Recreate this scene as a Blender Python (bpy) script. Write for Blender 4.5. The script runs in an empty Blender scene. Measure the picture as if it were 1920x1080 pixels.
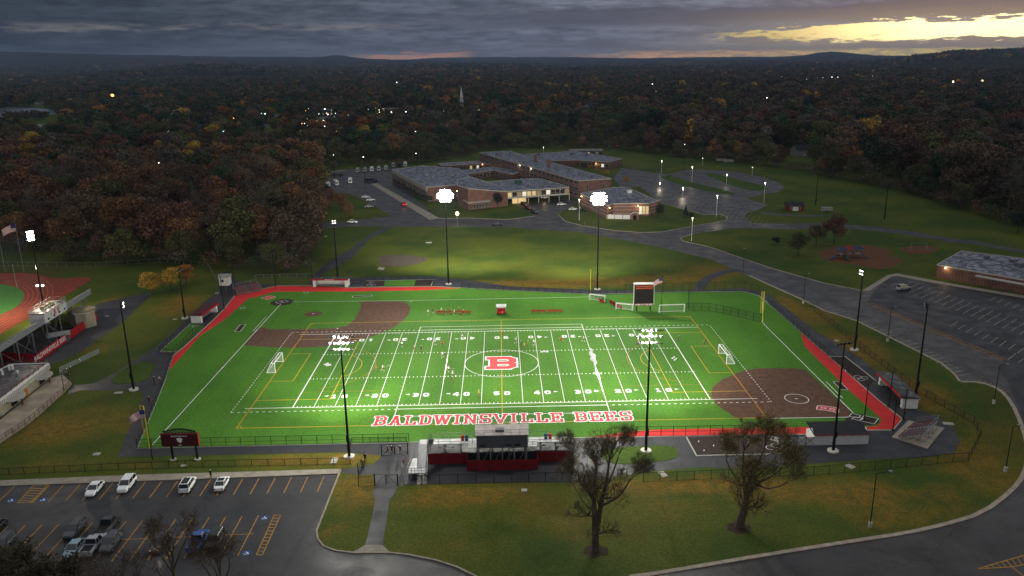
import bpy, math, random
import numpy as np
from mathutils import Vector, Matrix
from mathutils.geometry import tessellate_polygon
R=math.radians; FLOOD=140000; SPILL=13000
random.seed(7); rng=np.random.default_rng(11)
def ordw(n):
    u=['','first','second','third','fourth','fifth','sixth','seventh','eighth','ninth','tenth','eleventh','twelfth','thirteenth','fourteenth','fifteenth','sixteenth','seventeenth','eighteenth','nineteenth']
    if n<20: return u[n]
    t={2:('twenty','twentieth'),3:('thirty','thirtieth'),4:('forty','fortieth'),5:('fifty','fiftieth'),6:('sixty','sixtieth')}[n//10]
    return t[1] if n%10==0 else t[0]+'-'+u[n%10]
sc=bpy.context.scene; C=sc.collection
# ------------------------------------------------------------------ camera
F_PX=1488.12; CAM=(0.42,-160.15,72.07)
yaw,pit,rol=0.013112,0.278246,-0.014397
def basis():
    cy,sy,cp,sp,cr,sr=math.cos(yaw),math.sin(yaw),math.cos(pit),math.sin(pit),math.cos(rol),math.sin(rol)
    f=Vector((sy*cp,cy*cp,-sp)); r=Vector((cy,-sy,0)); u=r.cross(f)
    return r*cr+u*sr, -r*sr+u*cr, f
BR,BU,BF=basis()
cd=bpy.data.cameras.new('camera'); cam=bpy.data.objects.new('camera',cd); C.objects.link(cam)
cd.sensor_width=36; cd.lens=36*F_PX/1920; cd.clip_start=1; cd.clip_end=60000
m=Matrix((BR,BU,-BF)).transposed().to_4x4(); m.translation=CAM; cam.matrix_world=m
sc.camera=cam
def G(x,y,z=0.0):
    'ground point (or point at height z) seen at photo position x,y'
    d=BF+BR*((x-960)/F_PX)-BU*((y-540)/F_PX); t=(z-CAM[2])/d.z
    return Vector((CAM[0]+t*d.x,CAM[1]+t*d.y,z))
def L(h):
    h=h.lstrip('#'); v=[int(h[i:i+2],16)/255 for i in (0,2,4)]
    return tuple((c/12.92 if c<=.04045 else ((c+.055)/1.055)**2.4) for c in v)+(1,)
# ------------------------------------------------------------------ node helpers
class NT:
    def __init__(s,nt): s.t=nt; s.n=nt.nodes; s.l=nt.links
    def new(s,ty,**k):
        n=s.n.new(ty)
        for a,b in k.items(): setattr(n,a,b)
        return n
    def put(s,sock,v):
        if isinstance(v,bpy.types.NodeSocket): s.l.new(v,sock)
        elif v is not None: sock.default_value=v
    def M(s,op,a,b=None,c=None,clamp=False):
        n=s.new('ShaderNodeMath',operation=op,use_clamp=clamp)
        s.put(n.inputs[0],a); s.put(n.inputs[1],b); s.put(n.inputs[2],c); return n.outputs[0]
    def SS(s,v,a,b,lo=0.,hi=1.):
        n=s.new('ShaderNodeMapRange',interpolation_type='SMOOTHSTEP'); s.put(n.inputs[0],v)
        for i,q in enumerate((a,b,lo,hi)): s.put(n.inputs[i+1],q)
        return n.outputs[0]
    def mix(s,f,a,b,mode='MIX'):
        n=s.new('ShaderNodeMix',data_type='RGBA',blend_type=mode); s.put(n.inputs[0],f); s.put(n.inputs[6],a); s.put(n.inputs[7],b); return n.outputs[2]
    def noise(s,vec,scale,detail=4,rough=.55,dist=0.):
        n=s.new('ShaderNodeTexNoise'); s.put(n.inputs['Vector'],vec); n.inputs['Scale'].default_value=scale
        n.inputs['Detail'].default_value=detail; n.inputs['Roughness'].default_value=rough; n.inputs['Distortion'].default_value=dist
        return n.outputs[0]
    def comb(s,x,y,z=0.):
        n=s.new('ShaderNodeCombineXYZ'); s.put(n.inputs[0],x); s.put(n.inputs[1],y); s.put(n.inputs[2],z); return n.outputs[0]
    def pos(s): return s.new('ShaderNodeNewGeometry').outputs['Position']
# ------------------------------------------------------------------ world: dusk sky with cloud layers
SUN_AZ=R(30); SUN_EL=R(1.6)
w=bpy.data.worlds.new('World'); sc.world=w; w.use_nodes=True; w.node_tree.nodes.clear(); T=NT(w.node_tree)
sky=T.new('ShaderNodeTexSky',sky_type='NISHITA'); sky.sun_disc=False; sky.sun_elevation=SUN_EL; sky.sun_rotation=SUN_AZ
sky.air_density=1.2; sky.dust_density=2
tc=T.new('ShaderNodeTexCoord').outputs['Generated']; sx=T.new('ShaderNodeSeparateXYZ'); T.put(sx.inputs[0],tc)
X_,Y_,Z_=sx.outputs
az=T.M('ARCTAN2',X_,Y_); el=T.M('ARCSINE',Z_)
n1=T.noise(T.comb(T.M('MULTIPLY',az,9.),T.M('MULTIPLY',el,85.)),1.,7,.6)
n2=T.noise(T.comb(T.M('MULTIPLY',az,38.),T.M('MULTIPLY',el,210.),3.),1.,7,.62)
n3=T.noise(T.comb(T.M('MULTIPLY',az,4.),T.M('MULTIPLY',el,60.),9.),1.,5,.6)
nn=T.M('ADD',T.M('MULTIPLY',n1,.62),T.M('MULTIPLY',n2,.38))
ee=T.M('ADD',el,T.M('MULTIPLY',T.M('SUBTRACT',nn,.5),.030))
side=T.SS(az,-.62,.30)
side2=T.SS(az,.12,.6)
base=T.mix(side,L('#212a35'),L('#444d5c'))
base=T.mix(side2,base,L('#73767a'))
base=T.mix(T.M('MULTIPLY',T.SS(nn,.36,.66),.75),base,T.mix(side,L('#3a4450'),L('#808494')))
# paler band low, dark bank above
low=T.SS(ee,.030,.004)
base=T.mix(T.M('MULTIPLY',low,T.M('MULTIPLY',side,.55)),base,L('#6b6468'))
bank=T.M('MULTIPLY',T.SS(ee,.036,.044),T.SS(ee,.064,.054)); bank=T.M('MULTIPLY',bank,T.SS(az,-.25,.12))
base=T.mix(T.M('MULTIPLY',bank,.8),base,L('#434857'))
# small gap streak on the left of centre
stk=T.M('MULTIPLY',T.SS(az,-.75,-.45),T.SS(az,-.02,-.2)); stk=T.M('MULTIPLY',stk,T.M('MULTIPLY',T.SS(ee,.037,.042),T.SS(ee,.049,.044)))
base=T.mix(T.M('MULTIPLY',stk,T.M('MULTIPLY',T.SS(nn,.45,.62),.5)),base,L('#827a72'))
# sunset gap
lo_e=T.SS(az,.2,.45,.024,.0165); hi_e=T.SS(az,.22,.44,.025,.0365)
d=.0022
eg=T.M('ADD',ee,T.M('MULTIPLY',T.M('SUBTRACT',n2,.5),.020))
gap=T.M('MULTIPLY',T.SS(T.M('SUBTRACT',eg,lo_e),-d,d),T.SS(T.M('SUBTRACT',hi_e,eg),-d*.6,d*.6)); gap=T.M('MULTIPLY',gap,T.SS(az,.22,.32))
glow=T.SS(az,.30,.52)
gcol=T.mix(glow,(.72,.52,.18,1),(2.2,1.75,.80,1))
gcol=T.mix(T.M('MULTIPLY',T.SS(n2,.55,.68),T.M('SUBTRACT',.75,T.M('MULTIPLY',glow,.5))),gcol,L('#8d7a66'))
halo=T.M('MULTIPLY',T.M('MULTIPLY',T.SS(ee,.006,.022),T.SS(ee,.060,.042)),T.SS(az,.12,.5))
base=T.mix(T.M('MULTIPLY',halo,.35),base,L('#b09c74'))
lowr=T.M('MULTIPLY',T.SS(ee,.024,.016),T.SS(az,.1,.42)); base=T.mix(T.M('MULTIPLY',lowr,.6),base,L('#9a8a72'))
c=T.mix(gap,base,gcol)
# horizon fire lines
h1=T.M('MULTIPLY',T.M('MULTIPLY',T.SS(az,-.205,-.13),T.SS(az,-.02,-.06)),T.M('MULTIPLY',T.SS(el,.0025,.0045),T.SS(ee,.0120,.0095)))
c=T.mix(T.M('MULTIPLY',h1,.65),c,L('#c98a68'))
h2=T.M('MULTIPLY',T.SS(az,.06,.2),T.SS(ee,.0095,.0065)); h2=T.M('MULTIPLY',h2,T.SS(n2,.40,.55,.3,1.))
c=T.mix(h2,c,T.mix(T.SS(az,.2,.5),L('#c9966c'),L('#d8c070')))
# the overcast dome above the frame is brighter overhead (it lights the ground)
up=T.SS(el,.10,.9)
c=T.mix(up,c,(.44,.445,.475,1))
out=T.mix(.04,c,T.mix(1.,sky.outputs[0],(.1,.1,.1,1),'MULTIPLY'))
bg=T.new('ShaderNodeBackground'); out=T.mix(1.,out,T.mix(up,(1.18,1.24,1.27,1),(1,1,1,1)),'MULTIPLY'); T.put(bg.inputs[0],out); bg.inputs[1].default_value=1.0
T.l.new(bg.outputs[0],T.new('ShaderNodeOutputWorld').inputs[0])
# low dusk sun, veiled by the cloud bank
sl=bpy.data.lights.new('sun','SUN'); sl.energy=.035; sl.angle=R(12); sl.color=(1,.75,.5)
so=bpy.data.objects.new('sun',sl); C.objects.link(so)
sd=Vector((math.sin(SUN_AZ)*math.cos(R(4)),math.cos(SUN_AZ)*math.cos(R(4)),math.sin(R(4)))); so.rotation_euler=sd.to_track_quat('Z','Y').to_euler()
sc.view_settings.view_transform='Standard'; sc.view_settings.look='None'; sc.view_settings.exposure=0; sc.view_settings.gamma=1
sc.render.engine='CYCLES'; cy=sc.cycles; cy.use_denoising=True; cy.sample_clamp_indirect=2.5; cy.sample_clamp_direct=0
cy.max_bounces=4; cy.diffuse_bounces=2; cy.glossy_bounces=2; cy.transparent_max_bounces=24; cy.volume_bounces=0
# ------------------------------------------------------------------ materials
MATS={}
def mat(name,col,rough=.8,var=.0,scale=1.,metal=0.,spec=.3,emit=None,es=0.,alpha=None,col2=None,bump=0.,detail=4):
    if name in MATS: return MATS[name]
    m=bpy.data.materials.new(name); m.use_nodes=True; t=NT(m.node_tree); b=m.node_tree.nodes['Principled BSDF']
    if isinstance(col,str): col=L(col)
    c=col
    if var or col2:
        n=t.noise(t.pos(),scale,detail,.6)
        c2=col2 if col2 else tuple(x*(1-var) for x in col[:3])+(1,)
        c1=col if col2 else tuple(min(1,x*(1+var)) for x in col[:3])+(1,)
        if isinstance(c2,str): c2=L(c2)
        c=t.mix(t.SS(n,.33,.67),c1,c2)
    t.put(b.inputs['Base Color'],c); b.inputs['Roughness'].default_value=rough; b.inputs['Metallic'].default_value=metal
    b.inputs['Specular IOR Level'].default_value=spec
    if emit is not None:
        b.inputs['Emission Color'].default_value=emit if not isinstance(emit,str) else L(emit); b.inputs['Emission Strength'].default_value=es
        m.cycles.emission_sampling='NONE'
    if alpha is not None: b.inputs['Alpha'].default_value=alpha
    if bump:
        bn=t.new('ShaderNodeBump'); t.put(bn.inputs['Height'],t.noise(t.pos(),scale*3,3)); bn.inputs['Strength'].default_value=bump; t.l.new(bn.outputs[0],b.inputs['Normal'])
    MATS[name]=m; return m
# ------------------------------------------------------------------ mesh builder
class MB:
    def __init__(s): s.v=[]; s.f=[]; s.mi=[]; s.cur=0
    def add(s,vs,fs):
        o=len(s.v); s.v+= [tuple(p) for p in vs]; s.f+=[tuple(i+o for i in f) for f in fs]; s.mi+=[s.cur]*len(fs); return s
    def quad(s,*p): return s.add(p,[tuple(range(len(p)))])
    def box(s,c,sz,rz=0.):
        x,y,z=sz[0]/2,sz[1]/2,sz[2]/2; cr,sr=math.cos(rz),math.sin(rz)
        vs=[]
        for dz in (-z,z):
            for dx,dy in ((-x,-y),(x,-y),(x,y),(-x,y)): vs.append((c[0]+dx*cr-dy*sr,c[1]+dx*sr+dy*cr,c[2]+dz))
        return s.add(vs,[(3,2,1,0),(4,5,6,7),(0,1,5,4),(1,2,6,5),(2,3,7,6),(3,0,4,7)])
    def bar(s,a,b,w,h=None,n=4,w2=None):
        a=Vector(a); b=Vector(b); d=(b-a)
        if d.length<1e-6: return s
        d.normalize(); u=Vector((0,0,1)) if abs(d.z)<.95 else Vector((1,0,0)); r=d.cross(u).normalized(); u=r.cross(d)
        vs=[]; h=h or w; w2=w if w2 is None else w2
        for p,k in ((a,1.),(b,w2/w)):
            for i in range(n):
                t=2*math.pi*(i+.5)/n; q=1/math.cos(math.pi/n) if n==4 else 1
                vs.append(p+(r*math.cos(t)*w/2*q+u*math.sin(t)*h/2*q)*k)
        fs=[(i,(i+1)%n,(i+1)%n+n,i+n) for i in range(n)]+[tuple(range(n))[::-1],tuple(range(n,2*n))]
        return s.add(vs,fs)
    def cyl(s,a,b,r,r2=None,n=10): return s.bar(a,b,r*2,r*2,n,(r if r2 is None else r2)*2)
    def ell(s,c,r,n=10,k=6):
        vs=[];fs=[]
        for i in range(k+1):
            ph=math.pi*i/k
            for j in range(n):
                t=2*math.pi*j/n; vs.append((c[0]+r[0]*math.sin(ph)*math.cos(t),c[1]+r[1]*math.sin(ph)*math.sin(t),c[2]+r[2]*math.cos(ph)))
        for i in range(k):
            for j in range(n): fs.append((i*n+j,(i+1)*n+j,(i+1)*n+(j+1)%n,i*n+(j+1)%n))
        return s.add(vs,fs)
    def poly(s,pts,z=None):
        ps=[Vector((p[0],p[1],p[2] if (z is None) else z)) for p in pts]
        tri=tessellate_polygon([ps]); o=[]
        for t in tri:
            a,b,c=(ps[i] for i in t)
            o.append(t if (b-a).cross(c-a).z>0 else (t[0],t[2],t[1]))
        return s.add(ps,o)
    def prism(s,pts,z0,z1=None,top=True):
        'walls from z0 up to each corner height (or z1)'
        up=[Vector((p[0],p[1],p[2] if z1 is None else z1)) for p in pts]; n=len(up)
        A=sum(up[i].x*up[(i+1)%n].y-up[(i+1)%n].x*up[i].y for i in range(n))
        if A<0: up=up[::-1]
        dn=[Vector((p.x,p.y,z0)) for p in up]
        s.add(up+dn,[(i+n,(i+1)%n+n,(i+1)%n,i) for i in range(n)])
        if top: s.poly(up)
        return s
    def strip(s,path,w,z0,z1,closed=False,left=0.):
        'raised strip (kerb, line) of width w centred on path'
        P=[Vector((p[0],p[1])) for p in path]; n=len(P); Lf=[];Rt=[]
        for i,p in enumerate(P):
            a=P[i-1] if (i>0 or closed) else P[0]; b=P[(i+1)%n] if (i<n-1 or closed) else P[-1]
            t1=(p-a).normalized() if (p-a).length>1e-6 else None; t2=(b-p).normalized() if (b-p).length>1e-6 else None
            t=((t1 or t2)+(t2 or t1))
            if t.length<1e-6: t=t2
            t.normalize(); nrm=Vector((-t.y,t.x)); k=1/max(.4,abs(nrm.dot(Vector((-(t2 or t1).y,(t2 or t1).x)))))
            Lf.append(p+nrm*(w/2*k+left)); Rt.append(p-nrm*(w/2*k-left))
        m=n if closed else n-1
        vs=[(q.x,q.y,z1) for q in Lf]+[(q.x,q.y,z1) for q in Rt]; fs=[]
        for i in range(m): j=(i+1)%n; fs.append((i+n,j+n,j,i))
        if z0<z1:
            vs+=[(q.x,q.y,z0) for q in Lf]+[(q.x,q.y,z0) for q in Rt]
            for i in range(m):
                j=(i+1)%n; fs.append((i,j,j+2*n,i+2*n)); fs.append((j+n,i+n,i+3*n,j+3*n))
        return s.add(vs,fs)
    def mesh(s,name,mats,smooth=False,inv=None):
        v=s.v
        if inv is not None: v=[inv@Vector(p) for p in v]
        me=bpy.data.meshes.new(name); me.from_pydata(v,[],s.f)
        for m in (mats if isinstance(mats,(list,tuple)) else [mats]): me.materials.append(m)
        if any(s.mi): me.polygons.foreach_set('material_index',s.mi)
        if smooth: me.polygons.foreach_set('use_smooth',[True]*len(s.f))
        me.update(); return me
    def build(s,name,mats,parent=None,smooth=False,local=False,loc=None,**k):
        inv=None
        if parent is not None and not local: inv=mw(parent).inverted()
        me=s.mesh(name,mats,smooth,inv); o=bpy.data.objects.new(name,me); C.objects.link(o)
        if parent is not None: o.parent=parent
        if loc is not None: o.location=loc
        for a,b in k.items(): o[a]=b
        return o
def mw(o):
    m=Matrix.LocRotScale(o.location,o.rotation_euler,o.scale)
    return (mw(o.parent)@m) if o.parent else m
def thing(name,label,cat,loc=(0,0,0),rz=0.,group=None):
    o=bpy.data.objects.new(name,None); C.objects.link(o); o.location=loc; o.rotation_euler=(0,0,rz)
    o['label']=label; o['category']=cat
    if group: o['group']=group
    return o
def dup(o,loc=None,rz=None,label=None,group=None,scale=None,parent=None):
    c=o.copy(); C.objects.link(c)
    if parent is not None: c.parent=parent
    if loc is not None: c.location=loc
    if rz is not None: c.rotation_euler=(0,0,rz)
    if scale is not None: c.scale=scale
    if label: c['label']=label
    if group: c['group']=group
    for ch in list(o.children): dup(ch,parent=c)
    return c
def S(mb,name,m,**k): return mb.build(name,m,kind='structure',**k)
def GP(*pts,z=0.): return [G(x,y,z) for x,y in pts]
def smooth(pts,it=2,closed=True):
    P=[Vector(p) for p in pts]
    for _ in range(it):
        Q=[]; n=len(P)
        if not closed: Q.append(P[0])
        for i in range(n if closed else n-1):
            a,b=P[i],P[(i+1)%n]; Q+= [a*.75+b*.25,a*.25+b*.75]
        if not closed: Q.append(P[-1])
        P=Q
    return P
# ================================================================== GROUND
def grass_mat(name='grass',g1='#5c641f',g2='#3f541b',dry='#946f28',attr=True):
    m=bpy.data.materials.new(name); m.use_nodes=True; t=NT(m.node_tree); b=m.node_tree.nodes['Principled BSDF']; p=t.pos()
    c=t.mix(t.SS(t.noise(p,.035,5,.6),.38,.64),L(g1),L(g2))
    if attr:
        a=t.new('ShaderNodeAttribute',attribute_name='dry').outputs['Fac']
        v=t.M('ADD',a,t.M('MULTIPLY',t.M('SUBTRACT',t.noise(p,.09,6,.65),.5),1.5))
        v=t.SS(v,.12,.80); c=t.mix(t.M('MULTIPLY',v,.85),c,t.mix(t.SS(t.noise(p,.5,5,.7),.35,.65),L(dry),L('#6a5e26')))
        c=t.mix(t.M('MULTIPLY',t.SS(t.noise(p,.33,6,.75,.6),.48,.72),.5),c,t.mix(1.,c,(.62,.72,.6,1),'MULTIPLY'))
        v2=t.SS(t.noise(p,.013,6,.7),.56,.66); c=t.mix(t.M('MULTIPLY',v2,.45),c,L('#5f4a22'))
    fine=t.noise(p,2.2,3,.7); c=t.mix(t.SS(fine,.25,.75),c,t.mix(1.,c,(.48,.5,.5,1),'MULTIPLY'))
    t.put(b.inputs['Base Color'],c); b.inputs['Roughness'].default_value=.9; b.inputs['Specular IOR Level'].default_value=.12
    bn=t.new('ShaderNodeBump'); t.put(bn.inputs['Height'],t.noise(p,3.5,3,.7)); bn.inputs['Strength'].default_value=.6; bn.inputs['Distance'].default_value=.25; t.l.new(bn.outputs[0],b.inputs['Normal'])
    MATS[name]=m; return m
def asphalt(name,col,var=.25,rough=.42,cracks=.0,spec=.5,sc_=.12):
    m=bpy.data.materials.new(name); m.use_nodes=True; t=NT(m.node_tree); b=m.node_tree.nodes['Principled BSDF']; p=t.pos()
    col=L(col); n=t.noise(p,sc_,6,.62); c=t.mix(t.SS(n,.32,.68),tuple(x*(1+var) for x in col[:3])+(1,),tuple(x*(1-var) for x in col[:3])+(1,))
    f=t.noise(p,6.,2,.7); c=t.mix(t.SS(f,.3,.7),c,t.mix(1.,c,(.75,.75,.75,1),'MULTIPLY'))
    if cracks:
        v=t.new('ShaderNodeTexVoronoi',feature='DISTANCE_TO_EDGE'); w_=t.new('ShaderNodeVectorMath',operation='ADD'); t.put(w_.inputs[0],p)
        nz=t.new('ShaderNodeTexNoise'); t.put(nz.inputs['Vector'],p); nz.inputs['Scale'].default_value=.5; nz.inputs['Detail'].default_value=4
        sc2=t.new('ShaderNodeVectorMath',operation='SCALE'); t.put(sc2.inputs[0],nz.outputs['Color']); sc2.inputs['Scale'].default_value=4.5; t.l.new(sc2.outputs[0],w_.inputs[1])
        t.l.new(w_.outputs[0],v.inputs['Vector']); v.inputs['Scale'].default_value=.085
        k=t.M('MULTIPLY',t.SS(v.outputs['Distance'],.014,.004),t.SS(t.noise(p,.06,3),.38,.5))
        pt=t.new('ShaderNodeTexVoronoi',feature='F1'); t.put(pt.inputs['Vector'],p); pt.inputs['Scale'].default_value=.05; pc=t.new('ShaderNodeSeparateColor'); t.put(pc.inputs[0],pt.outputs['Color']); c=t.mix(t.M('MULTIPLY',t.SS(pc.outputs[0],.72,.74),.35),c,(.03,.03,.031,1)); c=t.mix(t.M('MULTIPLY',t.SS(t.noise(p,.45,5,.7),.62,.70),.45),c,(.02,.02,.02,1)); c=t.mix(t.M('MULTIPLY',k,cracks),c,(.012,.012,.013,1))
    t.put(b.inputs['Base Color'],c); t.put(b.inputs['Roughness'],t.SS(t.noise(p,.2,5,.6),.3,.7,rough-.1,rough+.14)); b.inputs['Specular IOR Level'].default_value=spec
    bn=t.new('ShaderNodeBump'); t.put(bn.inputs['Height'],f); bn.inputs['Strength'].default_value=.25; bn.inputs['Distance'].default_value=.05; t.l.new(bn.outputs[0],b.inputs['Normal'])
    MATS[name]=m; return m
grass_mat(); grass_mat('grass_trim','#4f6420','#3d541c',attr=False)
asphalt('asphalt','#363637',cracks=.7,rough=.5,spec=.4); asphalt('asphalt_path','#2f3033',.18,.55,spec=.35); asphalt('asphalt_road','#393735',.28,.46,cracks=.8,spec=.4); asphalt('asphalt_lot','#29292c',.25,.55,cracks=.5,spec=.35)
mat('concrete','#8f887a',.85,.15,.6,bump=.1); mat('kerb','#9a9080',.85,.18,.9); mat('pad','#a8a498',.8,.1,2)
mat('white_line',(.72,.72,.70,1),.7,.1,1.5); mat('yellow_stall','#b8862e',.75,.22,1.5)
# --- ground sheet, finer towards the middle, with a painted dryness of the grass
ax=np.concatenate([[-16000,-9000,-5000,-2500,-1200,-700],np.arange(-420,421,4.),[700,1200,2500,5000,9000,16000]])
ay=np.concatenate([[-4000,-900,-300],np.arange(-100,441,4.),[700,1200,2500,5000,9000,20000]])
DRY=[(1850,870,14,22,.6),(1700,965,18,8,.5),(1150,960,30,9,.35),(60,870,14,5,.4),(1000,533,50,5,1.2),(1250,524,24,6,1.),(1340,505,12,12,.7),(1500,590,14,10,1.),(1600,655,9,13,1.),(1700,735,9,12,1.),(1780,830,8,14,.6),(1290,912,24,3,1.),(1560,925,16,4.5,1.),(1760,930,10,6,.5),(850,930,16,3.6,.9),
 (670,935,4,4,.9),(670,905,5,3,.8),(130,800,13,9,.9),(200,650,9,7,.5),(340,570,8,14,.8),(400,520,8,10,.3),(600,866,22,1.6,.9),(620,850,10,1.5,.7),(1100,1000,16,4,.35),(620,1005,2,2,.9),(1480,570,6,10,.8),(1345,560,14,4,.5),(230,560,9,9,.4),(840,1030,8,3,.5),(300,870,30,2,.4)]
vs=np.zeros((len(ay),len(ax),3)); vs[...,0]=ax[None,:]; vs[...,1]=ay[:,None]
dry=np.zeros((len(ay),len(ax)))
for px,py,rx,ry,k in DRY:
    c_=G(px,py); dry=np.maximum(dry,k*np.exp(-((vs[...,0]-c_.x)/rx)**2-((vs[...,1]-c_.y)/ry)**2))
vs=vs.reshape(-1,3); nx=len(ax)
i=np.arange(len(ay)-1)[:,None]*nx+np.arange(nx-1)[None,:]; fs=np.stack([i,i+1,i+nx+1,i+nx],-1).reshape(-1,4)
me=bpy.data.meshes.new('ground'); me.from_pydata(vs.tolist(),[],fs.tolist()); at=me.attributes.new('dry','FLOAT','POINT'); at.data.foreach_set('value',dry.ravel()); me.materials.append(MATS['grass'])
o=bpy.data.objects.new('ground',me); C.objects.link(o); o['kind']='structure'
def sheet(name,pts,z,m,sm=0):
    P=GP(*pts); P=smooth(P,sm) if sm else P
    b=MB(); b.poly(P,z); return S(b,name,MATS[m])
# --- school roads, one sheet of driveway
road=[(560,420),(620,416),(660,414),(735,405),(725,400),(700,385),(664,366),(640,361),(594,364),(585,352),(590,328),(640,318),(740,313),(760,316),(737,331),(800,392),(822,410),(880,409),(950,412),(1003,405),(985,393),(975,383),(1062,372),(1085,378),(1046,402),(1060,415),(1095,424),(1150,432),(1200,436),(1240,435),(1300,424),(1335,418),(1362,413),(1364,407),(1350,402),(1330,402),(1320,403),(1240,381),(1235,377),(1200,350),(1165,352),(1150,335),(1165,315),(1185,318),(1250,327),(1290,318),(1330,318),(1380,322),(1430,332),(1462,343),(1471,352),(1460,360),(1430,364),(1400,372),(1440,384),(1420,394),(1400,400),(1396,408),(1410,418),(1480,420),(1480,430),(1420,428),(1370,428),(1300,439),(1278,445),(1280,452),(1330,463),(1440,501),(1545,531),(1617,545),(1665,517),(1682,514),(1800,536),(1925,556),(2150,600),(2150,900),(2120,1080),(1920,1200),(1200,1150),(1230,1076),(1440,1039),(1615,1012),(1702,999),(1765,985),(1840,963),(1897,920),(1920,890),(1927,850),(1917,800),(1897,755),(1875,730),(1840,717),(1800,716),(1790,702),(1765,682),(1715,657),(1605,602),(1547,584),(1507,564),(1440,534),(1335,487),(1270,471),(1185,453),(1085,435),(960,426.5),(750,425),(667,424),(560,432)]
sheet('school_road',road,.006,'asphalt_road')
def island(name,pts,sm=1,kerb=True,m='grass_trim',z=.10,close=True,km='kerb'):
    P=GP(*pts); P=smooth(P,sm) if sm else P
    b=MB(); b.prism(P,.0,z); S(b,name,MATS[m])
    if kerb: k=MB(); k.strip([(p.x,p.y) for p in P],.3,0,z+.03,closed=close); S(k,'kerb',MATS[km])
sheet('school_car_park',[(1668,519),(1682,516),(1800,537),(1925,557),(2150,600),(2150,900),(1935,830),(1890,715),(1870,690),(1882,678),(1735,612),(1625,568),(1640,545)],.010,'asphalt_lot')
island('grass_island',[(1232,331),(1262,330),(1300,343),(1380,362),(1376,366),(1330,360),(1270,345)],1,False)
island('grass_island',[(1320,325),(1338,325),(1380,336),(1420,345),(1442,354),(1420,358),(1385,352),(1350,340)],1,False)
island('grass_island',[(1250,329),(1262,328),(1252,333)],0,False)
# --- near car park and its road
lot=[(-60,914),(0,912),(200,905),(480,895),(632,888.5),(594,995),(596,1011),(607,1025),(630,1033),(660,1037),(730,1037),(767,1041),(817,1051),(855,1063),(892,1081),(960,1130),(1200,1150),(1200,1500),(-400,1500),(-400,930)]
sheet('car_park',lot,.010,'asphalt')
k=MB(); k.strip([(p.x,p.y) for p in GP((639,881),(594,995),(596,1011),(607,1025),(630,1033),(660,1037),(730,1037),(767,1041),(817,1051),(855,1063),(892,1081),(960,1128))],.28,0,.15); S(k,'kerb',MATS['kerb'])
k=MB(); k.strip([(p.x,p.y) for p in smooth(GP((1180,1082),(1230,1076),(1440,1040),(1615,1012.5),(1702,999.5),(1765,985.5),(1840,964),(1897,921),(1920,891),(1930,850),(1917,800),(1897,755),(1875,730),(1840,717),(1800,716)),1,False)],.75,0,.13); S(k,'kerb',MATS['kerb'])
k=MB(); k.strip([(p.x,p.y) for p in GP((1800,716),(1790,702),(1765,681),(1715,656),(1605,601),(1547,583),(1507,563),(1440,533),(1405,517))],.5,0,.12); S(k,'kerb',MATS['kerb'])
k=MB(); k.strip([(p.x,p.y) for p in GP((1617,545),(1545,531),(1440,501),(1330,463),(1280,452),(1276,446),(1300,439))],.3,0,.12); S(k,'kerb',MATS['kerb'])
k=MB(); k.strip([(p.x,p.y) for p in GP((1003,405),(950,412),(880,409),(822,410))],.3,0,.12); k.strip([(p.x,p.y) for p in GP((1046,402),(1060,415),(1095,424),(1150,432),(1200,436),(1240,435),(1300,424),(1335,418),(1362,413),(1364,407),(1350,402),(1320,403),(1240,381))],.3,0,.12); S(k,'kerb',MATS['kerb'])
# --- pavements
def slab(name,pts,h,m): b=MB(); b.prism(GP(*pts),0,h); return S(b,name,MATS[m])
slab('pavement',[(-60,904),(0,902),(160,895),(260,891),(480,885),(637,880),(634,889),(480,895),(200,905),(0,912),(-60,914)],.14,'concrete')
slab('pavement',[(695,345),(707,344),(823,409),(805,412)],.11,'concrete')
slab('pavement',[(1617,544.5),(1665,516),(1682,513),(1740,524),(1800,535),(1925,555),(1925,560),(1740,529),(1685,518),(1672,519),(1630,546)],.11,'concrete')
slab('pavement',[(685,1023),(717,1023),(731,1037),(660,1037)],.13,'concrete')
# --- asphalt walks round the field
walk=[(219,857),(269,742),(267,736),(250,732),(150,732),(125,741),(135,723),(175,719),(215,700),(297,647),(350,598),(390,560),(410,545),(410,512),(432,508),(440,525),(495,533),(587,534),(650,521),(812,518),(880,525),(960,538),(1105,543),(1200,545),(1297,545),(1395,540),(1440,551),(1535,625),(1615,672),(1690,740),(1705,760),(1770,788),(1790,806),(1800,830),(1788,850),(1752,856),(1640,861),(1502,871),(1440,875),(1365,878),(1322,876),(1222,883),(1205,886),(1082,905),(960,905),(757,909),(747,911),(742,925),(731,935),(717,1023),(685,1023),(704,937),(697,927),(704,910),(702,890),(672,890),(642,887),(640,881),(700,870),(717,855),(642,848),(480,851.5)]
b=MB(); b.poly(GP(*walk),.014); S(b,'asphalt_walk',MATS['asphalt_path'])
sheet('footpath',[(580,536),(580,522),(620,487),(655,470),(670,457),(690,442),(700,437),(720,424),(740,424),(716,437),(695,446),(672,470),(655,487),(622,505),(600,516),(590,536)],.010,'asphalt_path',1)
sheet('footpath',[(1302,547),(1302,535),(1315,522),(1342,510),(1372,503),(1400,508),(1370,510),(1337,522),(1322,537),(1320,547)],.010,'asphalt_path',1)
sheet('footpath',[(1480,419),(1560,419),(1640,425),(1720,436),(1790,447),(1830,452),(1925,470),(1925,476),(1830,458),(1780,454),(1700,440),(1600,429),(1480,430)],.010,'asphalt_lot')
sheet('footpath',[(1410,396),(1440,399),(1500,403),(1545,403),(1540,406),(1500,406),(1440,403)],.011,'asphalt_lot')
sheet('footpath',[(182,598),(172,572),(215,562),(255,553),(290,548),(268,568),(240,596),(195,630),(140,668),(72,692),(-20,700),(-20,640)],.008,'asphalt_path',1)
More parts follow.
